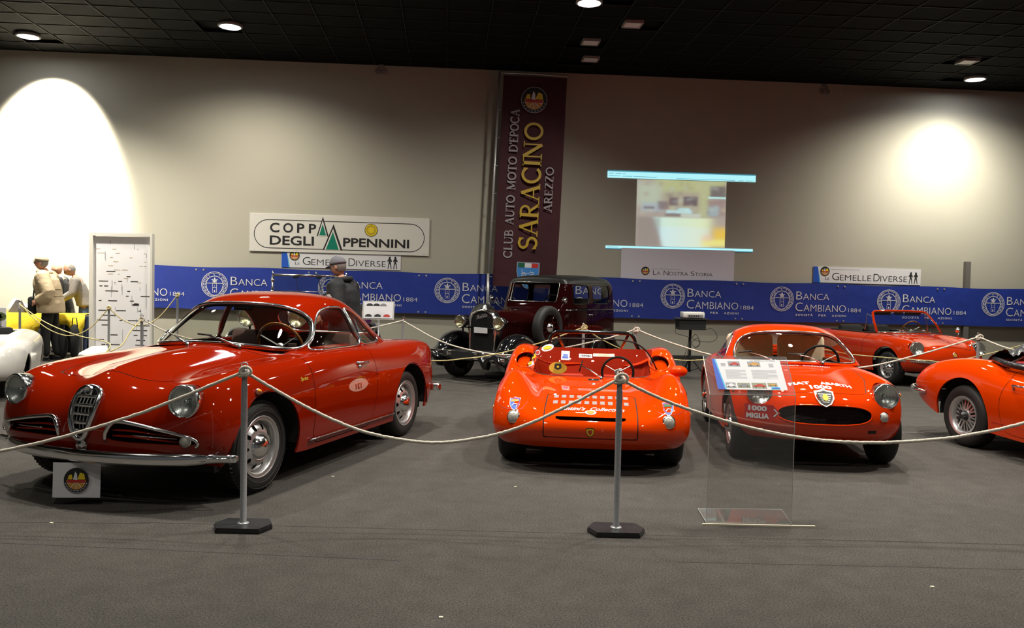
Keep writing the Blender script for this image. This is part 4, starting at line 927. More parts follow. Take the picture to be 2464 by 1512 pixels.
def wheel(parent, x, y, R, width, rim, style='steel', side=1, tread=False, z=None, cap='chrome', steer=0., name='wheel', vents=12, rimmat='satin', whitewall=False):
    """wheel whose outer face looks along +y*side; thing > wheel > rim, hub_cap"""
    w = bpy.data.objects.new(name, None); COL.objects.link(w); w.parent = parent; w.location = (x, y, z if z else R); w.empty_display_size = .05
    w.rotation_euler = (0, 0, steer + (0 if side > 0 else PI))
    h = width; bul = .012
    prof = [(rim, 0), (rim + .012, .004), (rim + (R - rim) * .35, bul), (rim + (R - rim) * .62, bul + .001), (R - .022, .002), (R - .006, -.014), (R, -.028), (R, -h / 2), (R, -h + .028), (R - .006, -h + .014), (R - .022, -h), (rim + .05, -h - bul), (rim, -h)]
    g = G(); g.lathe(prof, 56, 'Y')
    if tread:
        for k in range(64):
            for j, yy in enumerate((-.030, -h * .37, -h * .63, -h + .030)):
                a = 2 * PI * (k + (.5 if j % 2 else 0)) / 64; T = Matrix.Rotation(-a, 4, 'Y') @ Matrix.Translation((0, yy, R)) @ Matrix.Rotation(.5 if j % 2 else -.5, 4, 'Z')
                g.box((0, 0, .0), (.021, h * .19, .012), T)
        for rr_ in (R - .035, rim + .035): g.lathe([(rr_, bul + .0005), (rr_ + .003, bul + .003), (rr_ + .006, bul + .0005)], 56, 'Y')
    g.make('tyre', 'rubber', w, 'a')
    if whitewall: G().lathe([(rim + .02, bul + .001), (rim + .06, bul + .003)], 40, 'Y').make('white_wall', 'white', w, True)
    if style in ('steel', 'wide'):
        # pressed disc with round vents
        ring = [(.0, -.012), (rim * .34, -.012), (rim * .50, -.004), (rim * .62, -.012), (rim * .76, -.035), (rim * .84, -.050)]
        g = G(); nA = 144; rs = np.concatenate([np.linspace(ring[i][0], ring[i + 1][0], 7)[:-1] for i in range(len(ring) - 1)] + [[ring[-1][0]]]); hs = np.interp(rs, [r for r, _ in ring], [q for _, q in ring])
        vr = rim * .085; vc = rim * .665; V = []; F = []
        for r_, h_ in zip(rs, hs):
            for k in range(nA): a = 2 * PI * k / nA; V.append([r_ * math.cos(a), h_, r_ * math.sin(a)])
        VA = np.array(V); hole = np.zeros(len(V), bool)
        ang = np.arctan2(VA[:, 2], VA[:, 0]); rad = np.hypot(VA[:, 0], VA[:, 2]); st = 2 * PI / vents
        da = (ang + st / 2) % st - st / 2; dd = np.hypot((rad - vc) * .8, da * vc * .95) ; hole = dd < vr
        near = np.abs(dd - vr) < rim * .03                         # snap the edge of each vent to a circle
        for i in range(len(rs) - 1):
            for k in range(nA):
                q = (i * nA + k, i * nA + (k + 1) % nA, (i + 1) * nA + (k + 1) % nA, (i + 1) * nA + k)
                if sum(hole[j] for j in q) >= 3: continue
                F.append(q)
        g.add(V, F); g.lathe([(rim * .84, -.050), (rim * .86, -.012), (rim * .93, .002), (rim * .96, -.006), (rim * 1.0, .006), (rim * 1.03, .008), (rim * 1.035, .002)], 56, 'Y')
        g.make('rim', rimmat, w, True)
        G().lathe([(0, -.09), (rim * .98, -.09), (rim * .98, -.04)], 32, 'Y').make('brake_drum', 'darksteel', w, True)
        c = G(); c.lathe([(0, .045), (rim * .12, .043), (rim * .26, .034), (rim * .38, .016), (rim * .44, -.002), (rim * .46, -.010)], 36, 'Y'); c.make('hub_cap', cap, w, True)
    elif style == 'alloy':
        g = G(); g.lathe([(rim * .80, -.06), (rim * .84, -.014), (rim * .90, .0), (rim * .965, .006), (rim * 1.03, .010), (rim * 1.035, .0)], 56, 'Y')
        g.lathe([(0, -.022), (rim * .30, -.020), (rim * .36, -.03)], 36, 'Y')
        n = 10
        for k in range(n):                                        # ten tapering spokes split by a groove
            a = 2 * PI * k / n
            for sgn in (-1, 1):
                T = Matrix.Rotation(a, 4, 'Y')
                P = [(sgn * rim * .035, rim * .28), (sgn * rim * .125, rim * .28), (sgn * rim * .165, rim * .86), (sgn * rim * .075, rim * .86)]
                V = [(px, -.022 - .018 * (pz > rim * .5), pz) for px, pz in P] + [(px, -.055, pz) for px, pz in P]
                F = [(0, 1, 2, 3), (7, 6, 5, 4), (0, 4, 5, 1), (1, 5, 6, 2), (2, 6, 7, 3), (3, 7, 4, 0)]; g.add(V, F, T)
        g.make('rim', rimmat, w, 'a')
        G().lathe([(0, -.085), (rim * .98, -.085), (rim * .98, -.05)], 32, 'Y').make('brake_drum', 'darksteel', w, True)
        c = G(); c.lathe([(0, .030), (rim * .13, .028), (rim * .20, .012), (rim * .24, -.01), (rim * .28, -.022)], 24, 'Y')
        for k in range(3): c.box((0, .018, rim * .2), (.018, .022, rim * .22), Matrix.Rotation(2 * PI * k / 3 + .3, 4, 'Y'))
        c.make('hub_cap', cap, w, 'a')
    elif style == 'spoked':
        g = G(); g.lathe([(rim * .86, -.05), (rim * .9, -.01), (rim * .96, .0), (rim * 1.03, .006), (rim * 1.03, -.004)], 44, 'Y')
        for k in range(12):
            g.box((0, -.03, rim * .56), (.022, .02, rim * .68), Matrix.Rotation(2 * PI * k / 12, 4, 'Y'))
        g.make('rim', rimmat, w, 'a'); G().lathe([(0, -.07), (rim * .98, -.07), (rim * .98, -.05)], 32, 'Y').make('brake_drum', 'darksteel', w, True)
        G().lathe([(0, .03), (.05, .02), (.075, -.01), (.08, -.03)], 20, 'Y').make('hub_cap', cap, w, True)
    return w
def wheel_well(parent, x, y0, y1, z, r, name='wheel_housing'):
    g = G(); V = []; n = 20; a0, a1 = -.1, PI + .1
    for k in range(n + 1):
        a = a0 + (a1 - a0) * k / n; V += [(x + r * math.cos(a), y0, z + r * math.sin(a)), (x + r * math.cos(a), y1, z + r * math.sin(a))]
    F = [(2 * i, 2 * i + 1, 2 * i + 3, 2 * i + 2) for i in range(n)]; F.append(tuple(2 * i for i in range(n + 1)))
    g.add(V, F); return g.make(name, 'black', parent, True)
def lathe_at(g, prof, c, d, n=32):
    """lathe whose axis (h) points along d from c"""
    d = Vector(d).normalized(); T = d.to_track_quat('Z', 'Y').to_matrix().to_4x4(); T.translation = Vector(c); g.lathe(prof, n, 'Z', T); return g
def headlamp(parent, c, d, r, name='headlamp', bezel='chrome', depth=.05, refl='reflector', label=None, ring=.012):
    """part headlamp (chrome bezel) > reflector, lens"""
    g = G(); lathe_at(g, [(r * .80, -depth), (r * 1.02, -depth * .9), (r * 1.06, -.012), (r * 1.05, .004), (r * .99, .014), (r * .91, .010), (r * .89, .0), (r * .89, -.03)], c, d, 40)
    o = g.make(name, bezel, parent, True, label)
    g = G(); lathe_at(g, [(0, -r * .55), (r * .35, -r * .50), (r * .65, -r * .32), (r * .9, -.01)], c, d, 36); lathe_at(g, [(0, -r * .2), (r * .1, -r * .2), (r * .12, -r * .45)], c, d, 12); g.make('reflector', refl, o, True)
    g = G(); pr = [(r * .9 * math.sin(a), .002 + r * .26 * (math.cos(a) - math.cos(1.2)) / (1 - math.cos(1.2))) for a in np.linspace(0, PI / 2, 9)]
    pr = [(r * .9 * k / 9, .002 + r * .22 * (1 - (k / 9) ** 2)) for k in range(10)]
    lathe_at(g, pr, c, d, 36)
    for k in range(-6, 7):                                        # fluting on the glass
        xx = r * .9 * k / 7; q = math.sqrt(max((r * .86) ** 2 - xx * xx, 0)); dd = Vector(d).normalized(); T = dd.to_track_quat('Z', 'Y').to_matrix().to_4x4(); T.translation = Vector(c)
        g.tube([(xx, t * q, .004 + r * .22 * (1 - (xx * xx + t * t * q * q) / (r * .9) ** 2)) for t in np.linspace(-1, 1, 7)], .0016, 4, T=T)
    g.make('lens', 'lens', o, True)
    return o
def small_lamp(parent, c, d, r, m='frost', name='indicator', h=.02):
    g = G(); lathe_at(g, [(r * 1.0, -.03), (r * 1.12, -.004), (r * 1.1, .006), (r * .96, .008)], c, d, 20); o = g.make(name, 'chrome', parent, True)
    g = G(); lathe_at(g, [(0, h), (r * .5, h * .85), (r * .85, h * .45), (r * .98, .004)], c, d, 20); g.make('lens', m, o, True); return o
def steering_wheel(parent, c, tilt, r, m='wood', spokes=3):
    T = Matrix.Translation(c) @ Matrix.Rotation(tilt, 4, 'Y')   # wheel plane normal tilts back towards the driver
    g = G(); g.tube([(0, r * math.cos(a), r * math.sin(a)) for a in np.linspace(0, 2 * PI, 40, endpoint=False)], .012, 8, closed=True, T=T); o = g.make('steering_wheel', m, parent, True)
    g = G(); g.lathe([(0, .02), (.03, .018), (.035, 0), (.0, -.01)], 16, 'X', T)
    for k in range(spokes):
        a = PI / 2 + 2 * PI * k / spokes + PI; g.tube([(0, 0, 0), (0, r * .96 * math.cos(a), r * .96 * math.sin(a))], .008, 6, T=T, flat=(1, .5))
    g.tube([(0, 0, 0), (.35, 0, 0)], .015, 8, T=T); g.make('spokes', 'alu', o, 'a'); return o
def seat(parent, x, y, z, w, m, back=.5, lean=.25, name='seat'):
    g = G(); g.box((x, y, z + .08), (.48, w, .16), bev=.04); o = g.make(name, m, parent, 'a')
    T = Matrix.Translation((x - .22, y, z + .12)) @ Matrix.Rotation(-lean, 4, 'Y'); g = G(); g.box((-.02, 0, back / 2), (.12, w, back), T, bev=.045); g.make('backrest', m, o, 'a'); return o
def wiper(parent, a, b, c, r=.005, name='wiper'):
    """arm from pivot a to b, blade through b towards c"""
    a, b, c = Vector(a), Vector(b), Vector(c); g = G(); g.tube([a, a.lerp(b, .5) + Vector((.01, 0, .012)), b], [r * 1.5, r * 1.1, r * .8], 6); g.lathe([(0, .02), (.012, .016), (.014, -.01)], 10, c=a); o = g.make(name, 'chrome', parent, True)
    g = G(); d = (c - b); g.tube([b - d * .45, b, b + d * .55], .005, 6, flat=(1, 1.6)); g.make('blade', 'ink', o, True); return o
# ================================================================ dark red coupe (front left)
SC = (.965, 1.19, 1.01)
def V3(x, y, z, s=None): s = s or SC; return Vector((x * s[0], y * s[1], z * s[2]))
giu = thing('classic_coupe', 'dark red rounded coupe with a chrome shield grille behind the first stanchion', 'car', (-2.50, 5.87, 0), math.radians(-107.7))
# rows run from the front lip over the bonnet to the tail; columns centre -> sill
def row(*p): return p
giu_net = [
 row((.600,0,.27),(.590,.20,.27),(.560,.38,.27),(.500,.54,.268),(.420,.65,.255),(.345,.705,.225),(.30,.725,.22),(.27,.73,.21)),
 row((.665,0,.30),(.655,.21,.30),(.62,.41,.30),(.555,.58,.30),(.455,.695,.295),(.345,.74,.285),(.26,.75,.265),(.17,.745,.21)),
 row((.700,0,.40),(.685,.21,.40),(.655,.42,.395),(.60,.595,.39),(.50,.715,.385),(.36,.76,.375),(.20,.77,.325),(.06,.75,.21)),
 row((.705,0,.52),(.680,.21,.515),(.645,.42,.51),(.60,.60,.505),(.505,.72,.50),(.34,.772,.485),(.14,.782,.39),(-.02,.755,.21)),
 row((.665,0,.64),(.635,.21,.625),(.60,.41,.62),(.575,.58,.625),(.475,.71,.61),(.27,.772,.58),(.06,.785,.43),(-.12,.757,.21)),
 row((.585,0,.745),(.545,.20,.72),(.51,.40,.715),(.50,.58,.745),(.40,.70,.70),(.18,.765,.64),(-.02,.785,.45),(-.22,.757,.21)),
 row((.44,0,.815),(.40,.20,.785),(.36,.40,.77),(.36,.585,.805),(.27,.70,.76),(.08,.765,.66),(-.12,.785,.46),(-.32,.757,.21)),
 row((.18,0,.865),(.15,.20,.835),(.12,.40,.80),(.12,.59,.838),(.06,.705,.79),(-.08,.768,.67),(-.25,.785,.46),(-.42,.757,.205)),
 row((-.12,0,.895),(-.14,.20,.87),(-.16,.41,.825),(-.16,.60,.855),(-.20,.712,.80),(-.28,.770,.67),(-.42,.785,.46),(-.54,.757,.20)),
 row((-.42,0,.918),(-.43,.21,.90),(-.45,.43,.865),(-.46,.61,.865),(-.48,.718,.81),(-.52,.773,.67),(-.60,.785,.46),(-.68,.757,.20)),
 row((-.68,0,.93),(-.69,.22,.925),(-.71,.45,.90),(-.72,.62,.878),(-.74,.722,.82),(-.77,.775,.67),(-.82,.785,.46),(-.87,.757,.20)),
 row((-1.1,0,.93),(-1.1,.24,.93),(-1.1,.47,.915),(-1.1,.635,.882),(-1.1,.728,.82),(-1.1,.777,.67),(-1.1,.785,.46),(-1.12,.757,.20)),
 row((-1.6,0,.92),(-1.6,.25,.92),(-1.6,.48,.91),(-1.6,.635,.878),(-1.6,.728,.82),(-1.6,.775,.67),(-1.6,.785,.46),(-1.6,.757,.20)),
 row((-2.0,0,.91),(-2.0,.25,.91),(-2.0,.47,.90),(-2.0,.615,.868),(-2.0,.715,.81),(-2.0,.77,.67),(-2.0,.785,.46),(-2.0,.757,.20)),
 row((-2.4,0,.90),(-2.4,.24,.90),(-2.4,.45,.890),(-2.4,.60,.868),(-2.4,.705,.81),(-2.4,.765,.67),(-2.4,.78,.46),(-2.4,.757,.21)),
 row((-2.75,0,.865),(-2.75,.23,.865),(-2.75,.44,.872),(-2.75,.60,.868),(-2.75,.695,.80),(-2.75,.75,.66),(-2.75,.765,.46),(-2.72,.75,.23)),
 row((-3.02,0,.80),(-3.02,.22,.80),(-3.04,.42,.835),(-3.06,.58,.852),(-3.05,.665,.785),(-3.00,.715,.64),(-2.98,.735,.46),(-2.92,.72,.25)),
 row((-3.15,0,.70),(-3.16,.20,.70),(-3.20,.40,.745),(-3.24,.56,.79),(-3.21,.64,.735),(-3.12,.675,.60),(-3.09,.69,.45),(-3.03,.68,.26)),
 row((-3.22,0,.56),(-3.22,.19,.56),(-3.24,.38,.58),(-3.27,.54,.64),(-3.25,.61,.61),(-3.17,.63,.53),(-3.13,.65,.42),(-3.06,.64,.26)),
 row((-3.20,0,.36),(-3.20,.19,.36),(-3.20,.36,.36),(-3.19,.47,.38),(-3.17,.54,.38),(-3.14,.58,.36),(-3.11,.60,.33),(-3.05,.60,.25)),
]
for r_ in (4, 5, 6, 7, 8, 9): q = list(giu_net[r_]); k_ = (0, 0, 0, 0, .006, .010, .014, .016, .016, .010)[r_]; q[0] = (q[0][0], 0, q[0][2] + k_); q[1] = (q[1][0], .17, q[1][2] - k_ * .9 + .006); giu_net[r_] = tuple(q)   # centre ridge of the bonnet
b = Shell(giu_net, 8, 7, scale=SC)
sx, sy, sz = SC
def arch(cx, r, cz=.315): return lambda x, y, z, u, v: np.maximum(np.hypot(x - cx, (z - cz)) - r, .45 - np.abs(y))
b.cut(arch(0, .375), 'hole'); b.cut(arch(-2.38 * sx, .375), 'hole')
lamp_hole(b, .565 * sy, .672 * sz, .096)
# shield grille opening, side grilles, bonnet line, doors
shield = smoothpoly([(0, .735), (.045, .728), (.074, .69), (.076, .62), (.062, .52), (.032, .43), (0, .40), (-.032, .43), (-.062, .52), (-.076, .62), (-.074, .69), (-.045, .728)], 4)
b.cut(lambda x, y, z, u, v: np.maximum(sdf_poly(y / sy, z / sz, shield), .35 - x), 'shield')
sideg = smoothpoly([(.155, .43), (.165, .495), (.205, .53), (.32, .522), (.46, .497), (.59, .467), (.645, .44), (.645, .42), (.59, .408), (.40, .41), (.24, .412)], 4)
b.cut(lambda x, y, z, u, v: np.maximum(sdf_poly(np.abs(y) / sy, z / sz, sideg), .25 - x), 'mouth')
hood = [(-.55, .0), (-.55, .30), (-.50, .52), (-.20, .50), (.20, .45), (.36, .43), (.455, .0)]
hoodp = [(x, y) for x, y in hood] + [(x, -y) for x, y in hood[::-1]][1:-1]
fh = lambda x, y, z, u, v: np.maximum(sdf_poly(x / sx, y / sy, hoodp), .6 - z)
b.cut(lambda *a: fh(*a) - .0036, 'gap'); b.cut(lambda *a: fh(*a) + .0036, 'hood', ('gap',))
door = [(-.62, .93), (-.60, .80), (-.58, .60), (-.585, .30), (-.64, .235), (-1.50, .235), (-1.565, .30), (-1.62, .55), (-1.635, .80), (-1.62, .93)]
fd = lambda x, y, z, u, v: np.maximum(np.maximum(sdf_poly(x / sx, z / sz, door), .60 - np.abs(y)), -.01)
fd = lambda x, y, z, u, v: np.maximum(sdf_poly(x / sx, z / sz, door), .62 - np.abs(y))
b.cut(lambda *a: fd(*a) - .0036, 'gap');b.cut(lambda x, y, z, u, v: np.maximum(fd(x, y, z, u, v) + .0036, -y), 'doorl', ('gap',)); b.cut(lambda x, y, z, u, v: np.maximum(fd(x, y, z, u, v) + .0036, y), 'doorr', ('gap',))
# cabin opening
cab = [(-.58, .0), (-.60, .52), (-.75, .60), (-1.5, .615), (-1.95, .57), (-2.25, .40), (-2.32, 0)]; cabp = cab + [(x, -y) for x, y in cab[::-1]][1:-1]
b.cut(lambda x, y, z, u, v: np.maximum(sdf_poly(x / sx, y / sy, cabp), .6 - z), 'hole')
b.part('body', 'body', 'redpaint', giu, rim=.014); b.part('hood', 'bonnet', 'redpaint', giu, rim=.003)
for t_ in ('doorl', 'doorr'): dl = b.part(t_, 'door', 'redpaint', giu, rim=.003); 
b.part('gap', 'shut_line', 'black', giu, off=-.003)
b.part(('body', 'doorl', 'doorr', 'gap'), 'inner_lining', 'interior', giu, off=-.018); b.part('hood', 'bonnet_lining', 'black', giu, off=-.014)
bb = b.bvh()
# dark liner behind the openings
g = G()
g.add([V3(.46, y, z) for y, z in [(-.60, .25), (.60, .25), (.56, .56), (.10, .70), (-.10, .70), (-.56, .56)]], [(0, 1, 2, 3, 4, 5)]); g.make('front_bulkhead', 'black', giu)
g = G(); g.box(V3(-1.25, 0, .23), (3.3 * sx, 1.30 * sy, .05)); g.box((-1.19 * sx, 0, .30), (1.45, 1.42 * sy, .16)); g.box((-2.95 * sx, 0, .36), (.3, 1.1 * sy, .2)); g.make('underbody', 'black', giu)
for xx in (0, -2.38 * sx):
    for s_ in (1, -1): wheel_well(giu, xx, s_ * .50 * sy, s_ * .765 * sy, .315, .385)
# wheels
yo = .715 * sy
for xx, s_ in ((0, 1), (-2.38 * sx, 1), (0, -1), (-2.38 * sx, -1)): wheel(giu, xx, s_ * yo, .312, .165, .205, 'steel', s_, tread=(xx == 0), vents=10)
# chrome shield grille: frame, bars, badge
def yz_T(x): return Matrix(((0, 0, 1, x), (1, 0, 0, 0), (0, 1, 0, 0), (0, 0, 0, 1)))
gr = bpy.data.objects.new('shield_grille', None); COL.objects.link(gr); gr.parent = giu
for L in b.loops('shield'):
    g = G(); P = [p + Vector((.012, 0, 0)) for p, n in L][::2]; P = [(P[i - 1] + 2 * P[i] + P[(i + 1) % len(P)]) / 4 for i in range(len(P))]; g.tube(P, .019, 10, closed=True); g.make('shield_frame', 'chrome', gr, True)
def shield_x(z): return (np.interp(z, [.38, .52, .64, .74, .78], [.70, .705, .675, .60, .57])) * sx
def shield_w(z): return np.interp(z, [.40, .43, .52, .62, .69, .728], [.005, .032, .062, .076, .074, .045]) * sy
for z in (.675, .622, .57, .517, .468): g = G(); w_ = shield_w(z) - .006; x_ = shield_x(z); g.box((x_ - .004, 0, z * sz), (.022, 2 * w_, .020), bev=.005); g.make('grille_bar', 'chrome', gr, 'a')
for k in range(-3, 4):
    y_ = k * .0235 * sy; zz = [z for z in np.linspace(.41, .72, 15) if shield_w(z) > abs(y_) + .004]
    if len(zz) > 2: g = G(); g.tube([(shield_x(z) - .014, y_, z * sz) for z in zz], .0045, 6, flat=(1.2, .6)); g.make('grille_bar', 'alu', gr, True)
G().lathe([(0, .006), (.022, .006), (.024, .010), (.030, .008), (.034, .0), (.034, -.01)], 24, 'X', c=(shield_x(.70) + .016, 0, .712 * sz)).make('round_badge', 'chrome', gr, True)
g = G(); g.add([(shield_x(.6) - .05, y * sy, z * sz) for y, z in shield], [tuple(range(len(shield)))]); g.make('grille_back', 'black', gr)
g = G(); lathe_at(g, [(0, .025), (.03, .02), (.04, .0), (.04, -.01)], V3(.70, 0, .375), (1, 0, -.1), 16); g.make('grille_foot', 'chrome', gr, True)
# side grilles: chrome brow, two bars, small round lamp
for s_ in (1, -1):
    sg_ = bpy.data.objects.new('side_grille', None); COL.objects.link(sg_); sg_.parent = giu
    def sxat(y): return np.interp(abs(y), [.15, .3, .42, .54, .62, .68], [.69, .675, .648, .605, .55, .49]) * sx
    brow = [(.155, .42), (.160, .465), (.182, .515), (.22, .537), (.32, .526), (.46, .50), (.59, .47), (.64, .447), (.658, .42), (.645, .398)]
    P = [tuple(surf_pt(bb, s_ * y * sy, z * sz)[0] + Vector((.008, 0, 0))) for y, z in brow]; PP = []
    for i in range(len(P) - 1):
        a, q, c, d = P[max(i - 1, 0)], P[i], P[i + 1], P[min(i + 2, len(P) - 1)]
        for t in np.arange(5) / 5: PP.append(tuple(.5 * ((2 * np.array(q)) + (np.array(c) - a) * t + (2 * np.array(a) - 5 * np.array(q) + 4 * np.array(c) - d) * t * t + (3 * np.array(q) - a - 3 * np.array(c) + d) * t ** 3)))
    PP.append(P[-1]); r_ = np.interp(range(len(PP)), [0, 6, len(PP) - 8, len(PP) - 1], [.009, .016, .010, .009]); g = G(); g.tube(PP, list(r_), 8); g.make('chrome_brow', 'chrome', sg_, True)
    for z, m_ in ((.482, 'redpaint'), (.446, 'redpaint')):
        g = G(); g.tube([(sxat(y) - .022, s_ * y * sy, (z - .10 * max(0, y - .3)) * sz) for y in np.linspace(.185, .62, 14)], .013, 8, flat=(1.6, .55)); g.make('grille_bar', m_, sg_, True)
    g = G(); g.tube([(sxat(y) - .010, s_ * y * sy,   .455 * sz - .05 * max(0, y - .3)) for y in np.linspace(.30, .54, 10)], .004, 6); g.make('grille_bar', 'chrome', sg_, True)
    small_lamp(giu, surf_pt(bb, s_ * .60 * sy, .436 * sz)[0] + Vector((.004, 0, 0)), (1, s_ * .35, 0), .034, 'frost', 'side_lamp')
    headlamp(giu, (.575 * sx, s_ * .565 * sy, .672 * sz), (1, s_ * .10, .03), .102, depth=.09)
    small_lamp(giu, (.12 * sx, s_ * .763 * sy, .70 * sz), (.15, s_, .15), .018, 'amber', 'side_repeater', .03)
# front bumper blade with rounded ends and overriders' foot
bp = [(.40, .725), (.49, .675), (.585, .575), (.655, .43), (.70, .27), (.722, .12), (.728, 0)]; bp = bp + [(x, -y) for x, y in bp[::-1]][1:]
P = smoothpoly([(x * sx + .015, y * sy) for x, y in bp], 5)[:-5]; g = G(); n_p = len(P)
rad = [.006 + .036 * min(1, min(i, n_p - 1 - i) / 9) ** .5 for i in range(n_p)]
g.tube([(p[0], p[1], .318 * sz + .0) for p in P], rad, 12, flat=(.48, 1.0)); g.tube([(p[0] + .010, p[1], .318 * sz) for p in P[3:-3]], .008, 8); g.make('front_bumper', 'chrome', giu, True)
for s_ in (1, -1): g = G(); g.box(V3(.62, s_ * .12, .34), (.12, .03, .03)); g.make('bumper_bracket', 'chrome', giu)
# rear bumper
bp = [(-2.98, .69), (-3.08, .69), (-3.19, .61), (-3.26, .35), (-3.27, 0)]; bp = bp + [(x, -y) for x, y in bp[::-1]][1:]
P = smoothpoly([(x * sx, y * sy) for x, y in bp], 5)[:-5]; g = G(); g.tube([(p[0], p[1], .40 * sz) for p in P], .036, 10, flat=(.5, 1)); g.make('rear_bumper', 'chrome', giu, True)
# greenhouse
gh = [
 row((-.56,0,.925),(-.575,.22,.922),(-.64,.42,.905),(-.74,.555,.892),(-.84,.625,.885),(-.95,.655,.880),(-1.05,.668,.875)),
 row((-.68,0,1.02),(-.70,.22,1.018),(-.76,.41,1.005),(-.86,.535,.995),(-.97,.60,.985),(-1.07,.63,.975),(-1.15,.658,.875)),
 row((-.84,0,1.15),(-.855,.21,1.147),(-.91,.39,1.13),(-1.00,.50,1.11),(-1.10,.56,1.08),(-1.18,.605,1.02),(-1.25,.660,.875)),
 row((-1.01,0,1.245),(-1.02,.20,1.24),(-1.06,.36,1.222),(-1.13,.46,1.195),(-1.20,.525,1.15),(-1.27,.595,1.03),(-1.35,.662,.875)),
 row((-1.24,0,1.305),(-1.24,.19,1.300),(-1.26,.345,1.28),(-1.30,.45,1.245),(-1.34,.515,1.19),(-1.40,.59,1.05),(-1.48,.662,.875)),
 row((-1.5,0,1.32),(-1.5,.19,1.315),(-1.5,.345,1.295),(-1.5,.45,1.257),(-1.52,.515,1.20),(-1.58,.59,1.05),(-1.64,.658,.875)),
 row((-1.75,0,1.305),(-1.75,.19,1.300),(-1.75,.34,1.28),(-1.75,.44,1.24),(-1.76,.505,1.18),(-1.80,.575,1.04),(-1.84,.645,.87)),
 row((-1.98,0,1.25),(-1.98,.185,1.245),(-1.97,.33,1.228),(-1.96,.425,1.19),(-1.96,.49,1.13),(-2.00,.555,1.0),(-2.04,.625,.865)),
 row((-2.18,0,1.15),(-2.18,.18,1.148),(-2.16,.32,1.135),(-2.15,.41,1.10),(-2.14,.47,1.05),(-2.16,.53,.96),(-2.20,.60,.86)),
 row((-2.36,0,1.02),(-2.35,.18,1.02),(-2.33,.31,1.01),(-2.31,.40,.985),(-2.30,.46,.955),(-2.31,.51,.91),(-2.34,.56,.855)),
 row((-2.48,0,.885),(-2.47,.17,.885),(-2.45,.29,.882),(-2.43,.38,.875),(-2.42,.44,.868),(-2.42,.48,.858),(-2.44,.52,.845)),
]
gh = [[(x - .10 * max(0, min(1, (-x - 1.9) / .5)), y * .955, z + .014 * (z > 1.2)) for x, y, z in r] for r in gh]
gs = Shell(gh, 8, 8, scale=SC)
# windscreen: in (v, u); side glasses in (x, z); rear window in (y, z)
ws = smoothpoly([(0, .22), (1.6, .20), (2.9, .18), (3.55, .42), (3.85, 1.1), (3.65, 2.05), (2.9, 2.62), (1.6, 2.80), (0, 2.83), (-1.6, 2.80), (-2.9, 2.62), (-3.65, 2.05), (-3.85, 1.1), (-3.55, .42), (-2.9, .18), (-1.6, .20)], 4)
gs.cut(lambda x, y, z, u, v: sdf_poly(v, u, ws), 'glass_front')
dq = smoothpoly([(-.875, .90), (-.96, .98), (-1.07, 1.075), (-1.18, 1.155), (-1.29, 1.20), (-1.42, 1.215), (-1.58, 1.212), (-1.615, 1.19), (-1.645, 1.0), (-1.665, .905), (-1.3, .893)], 3)
qq = smoothpoly([(-1.70, .905), (-1.682, 1.0), (-1.655, 1.185), (-1.69, 1.20), (-1.83, 1.165), (-1.97, 1.09), (-2.11, .98), (-2.165, .915), (-2.12, .90), (-1.9, .898)], 3)
for nm_, poly in (('dg', dq), ('qg', qq)):
    for s_ in (1, -1): gs.cut(lambda x, y, z, u, v, poly=poly, s_=s_: np.maximum(np.maximum(sdf_poly(x / sx, z / sz, poly), .40 - y * s_), 0 * x - 1), nm_ + str(s_))
rw = smoothpoly([(0, .935), (.22, .935), (.36, .95), (.40, 1.02), (.35, 1.13), (.22, 1.185), (0, 1.20), (-.22, 1.185), (-.35, 1.13), (-.40, 1.02), (-.36, .95), (-.22, .935)], 4)
gs.cut(lambda x, y, z, u, v: np.maximum(sdf_poly(y / sy, z / sz, rw), x / sx + 1.9), 'glass_rear')
gs.part('body', 'roof', 'redpaint', giu, rim=.02)
inner = gs.part('body', 'headlining', 'headlining', giu, off=-.028)
for tg in ('glass_front', 'glass_rear', 'dg1', 'dg-1', 'qg1', 'qg-1'):
    nm_ = {'g': 'windscreen' if 'front' in tg else 'rear_window'}.get(tg[0], 'door_glass' if tg[0] == 'd' else 'quarter_glass')
    o = gs.part(tg, nm_, 'glass', giu, off=-.006)
trim_loop(gs.loops('glass_front'), .0135, 'windscreen_trim', 'chrome', giu); trim_loop(gs.loops('glass_rear'), .010, 'rear_window_trim', 'chrome', giu)
for tg in ('dg1', 'dg-1', 'qg1', 'qg-1'): trim_loop(gs.loops(tg), .0095, 'window_trim', 'chrome', giu)
# black rubber inside the screen edge
for L in gs.loops('glass_front', -.012):
    P = [p for p, n in L][::2]; c = sum(P, Vector()) / len(P); P = [p + (c - p).normalized() * .014 for p in P]; G().tube(P, .012, 6, closed=True).make('screen_rubber', 'black', giu, True)
# interior
g = G(); g.box(V3(-1.6, 0, .36), (2.0 * sx, 1.2 * sy, .05)); g.make('cabin_floor', 'interior', giu)
g = G(); g.add([V3(x, y, z) for x, z in ((-.66, .885), (-.86, .885), (-.92, .80), (-.70, .60)) for y in (-.42, .42)], [(0, 1, 3, 2), (2, 3, 5, 4), (4, 5, 7, 6), (6, 7, 1, 0), (0, 2, 4, 6), (1, 7, 5, 3)]); g.make('dashboard', 'interior', giu)
G().tube([V3(-.80, y, .915) for y in (-.5, .5)], .004, 6).make('dash_trim', 'chrome', giu)
steering_wheel(giu, V3(-1.02, .30, .90), .35, .205, 'wood')
for y in (.29, -.29): seat(giu, -1.45 * sx, y * sy, .38, .48 * sy, mat('maroon grey seat cloth', (.20, .11, .09), .8), .50, .2)
g = G(); g.box(V3(-2.02, 0, .62), (.22, 1.0 * sy, .45), bev=.05); g.make('rear_seat', mat('rose brown seat cloth', (.26, .15, .12), .8), giu, 'a')
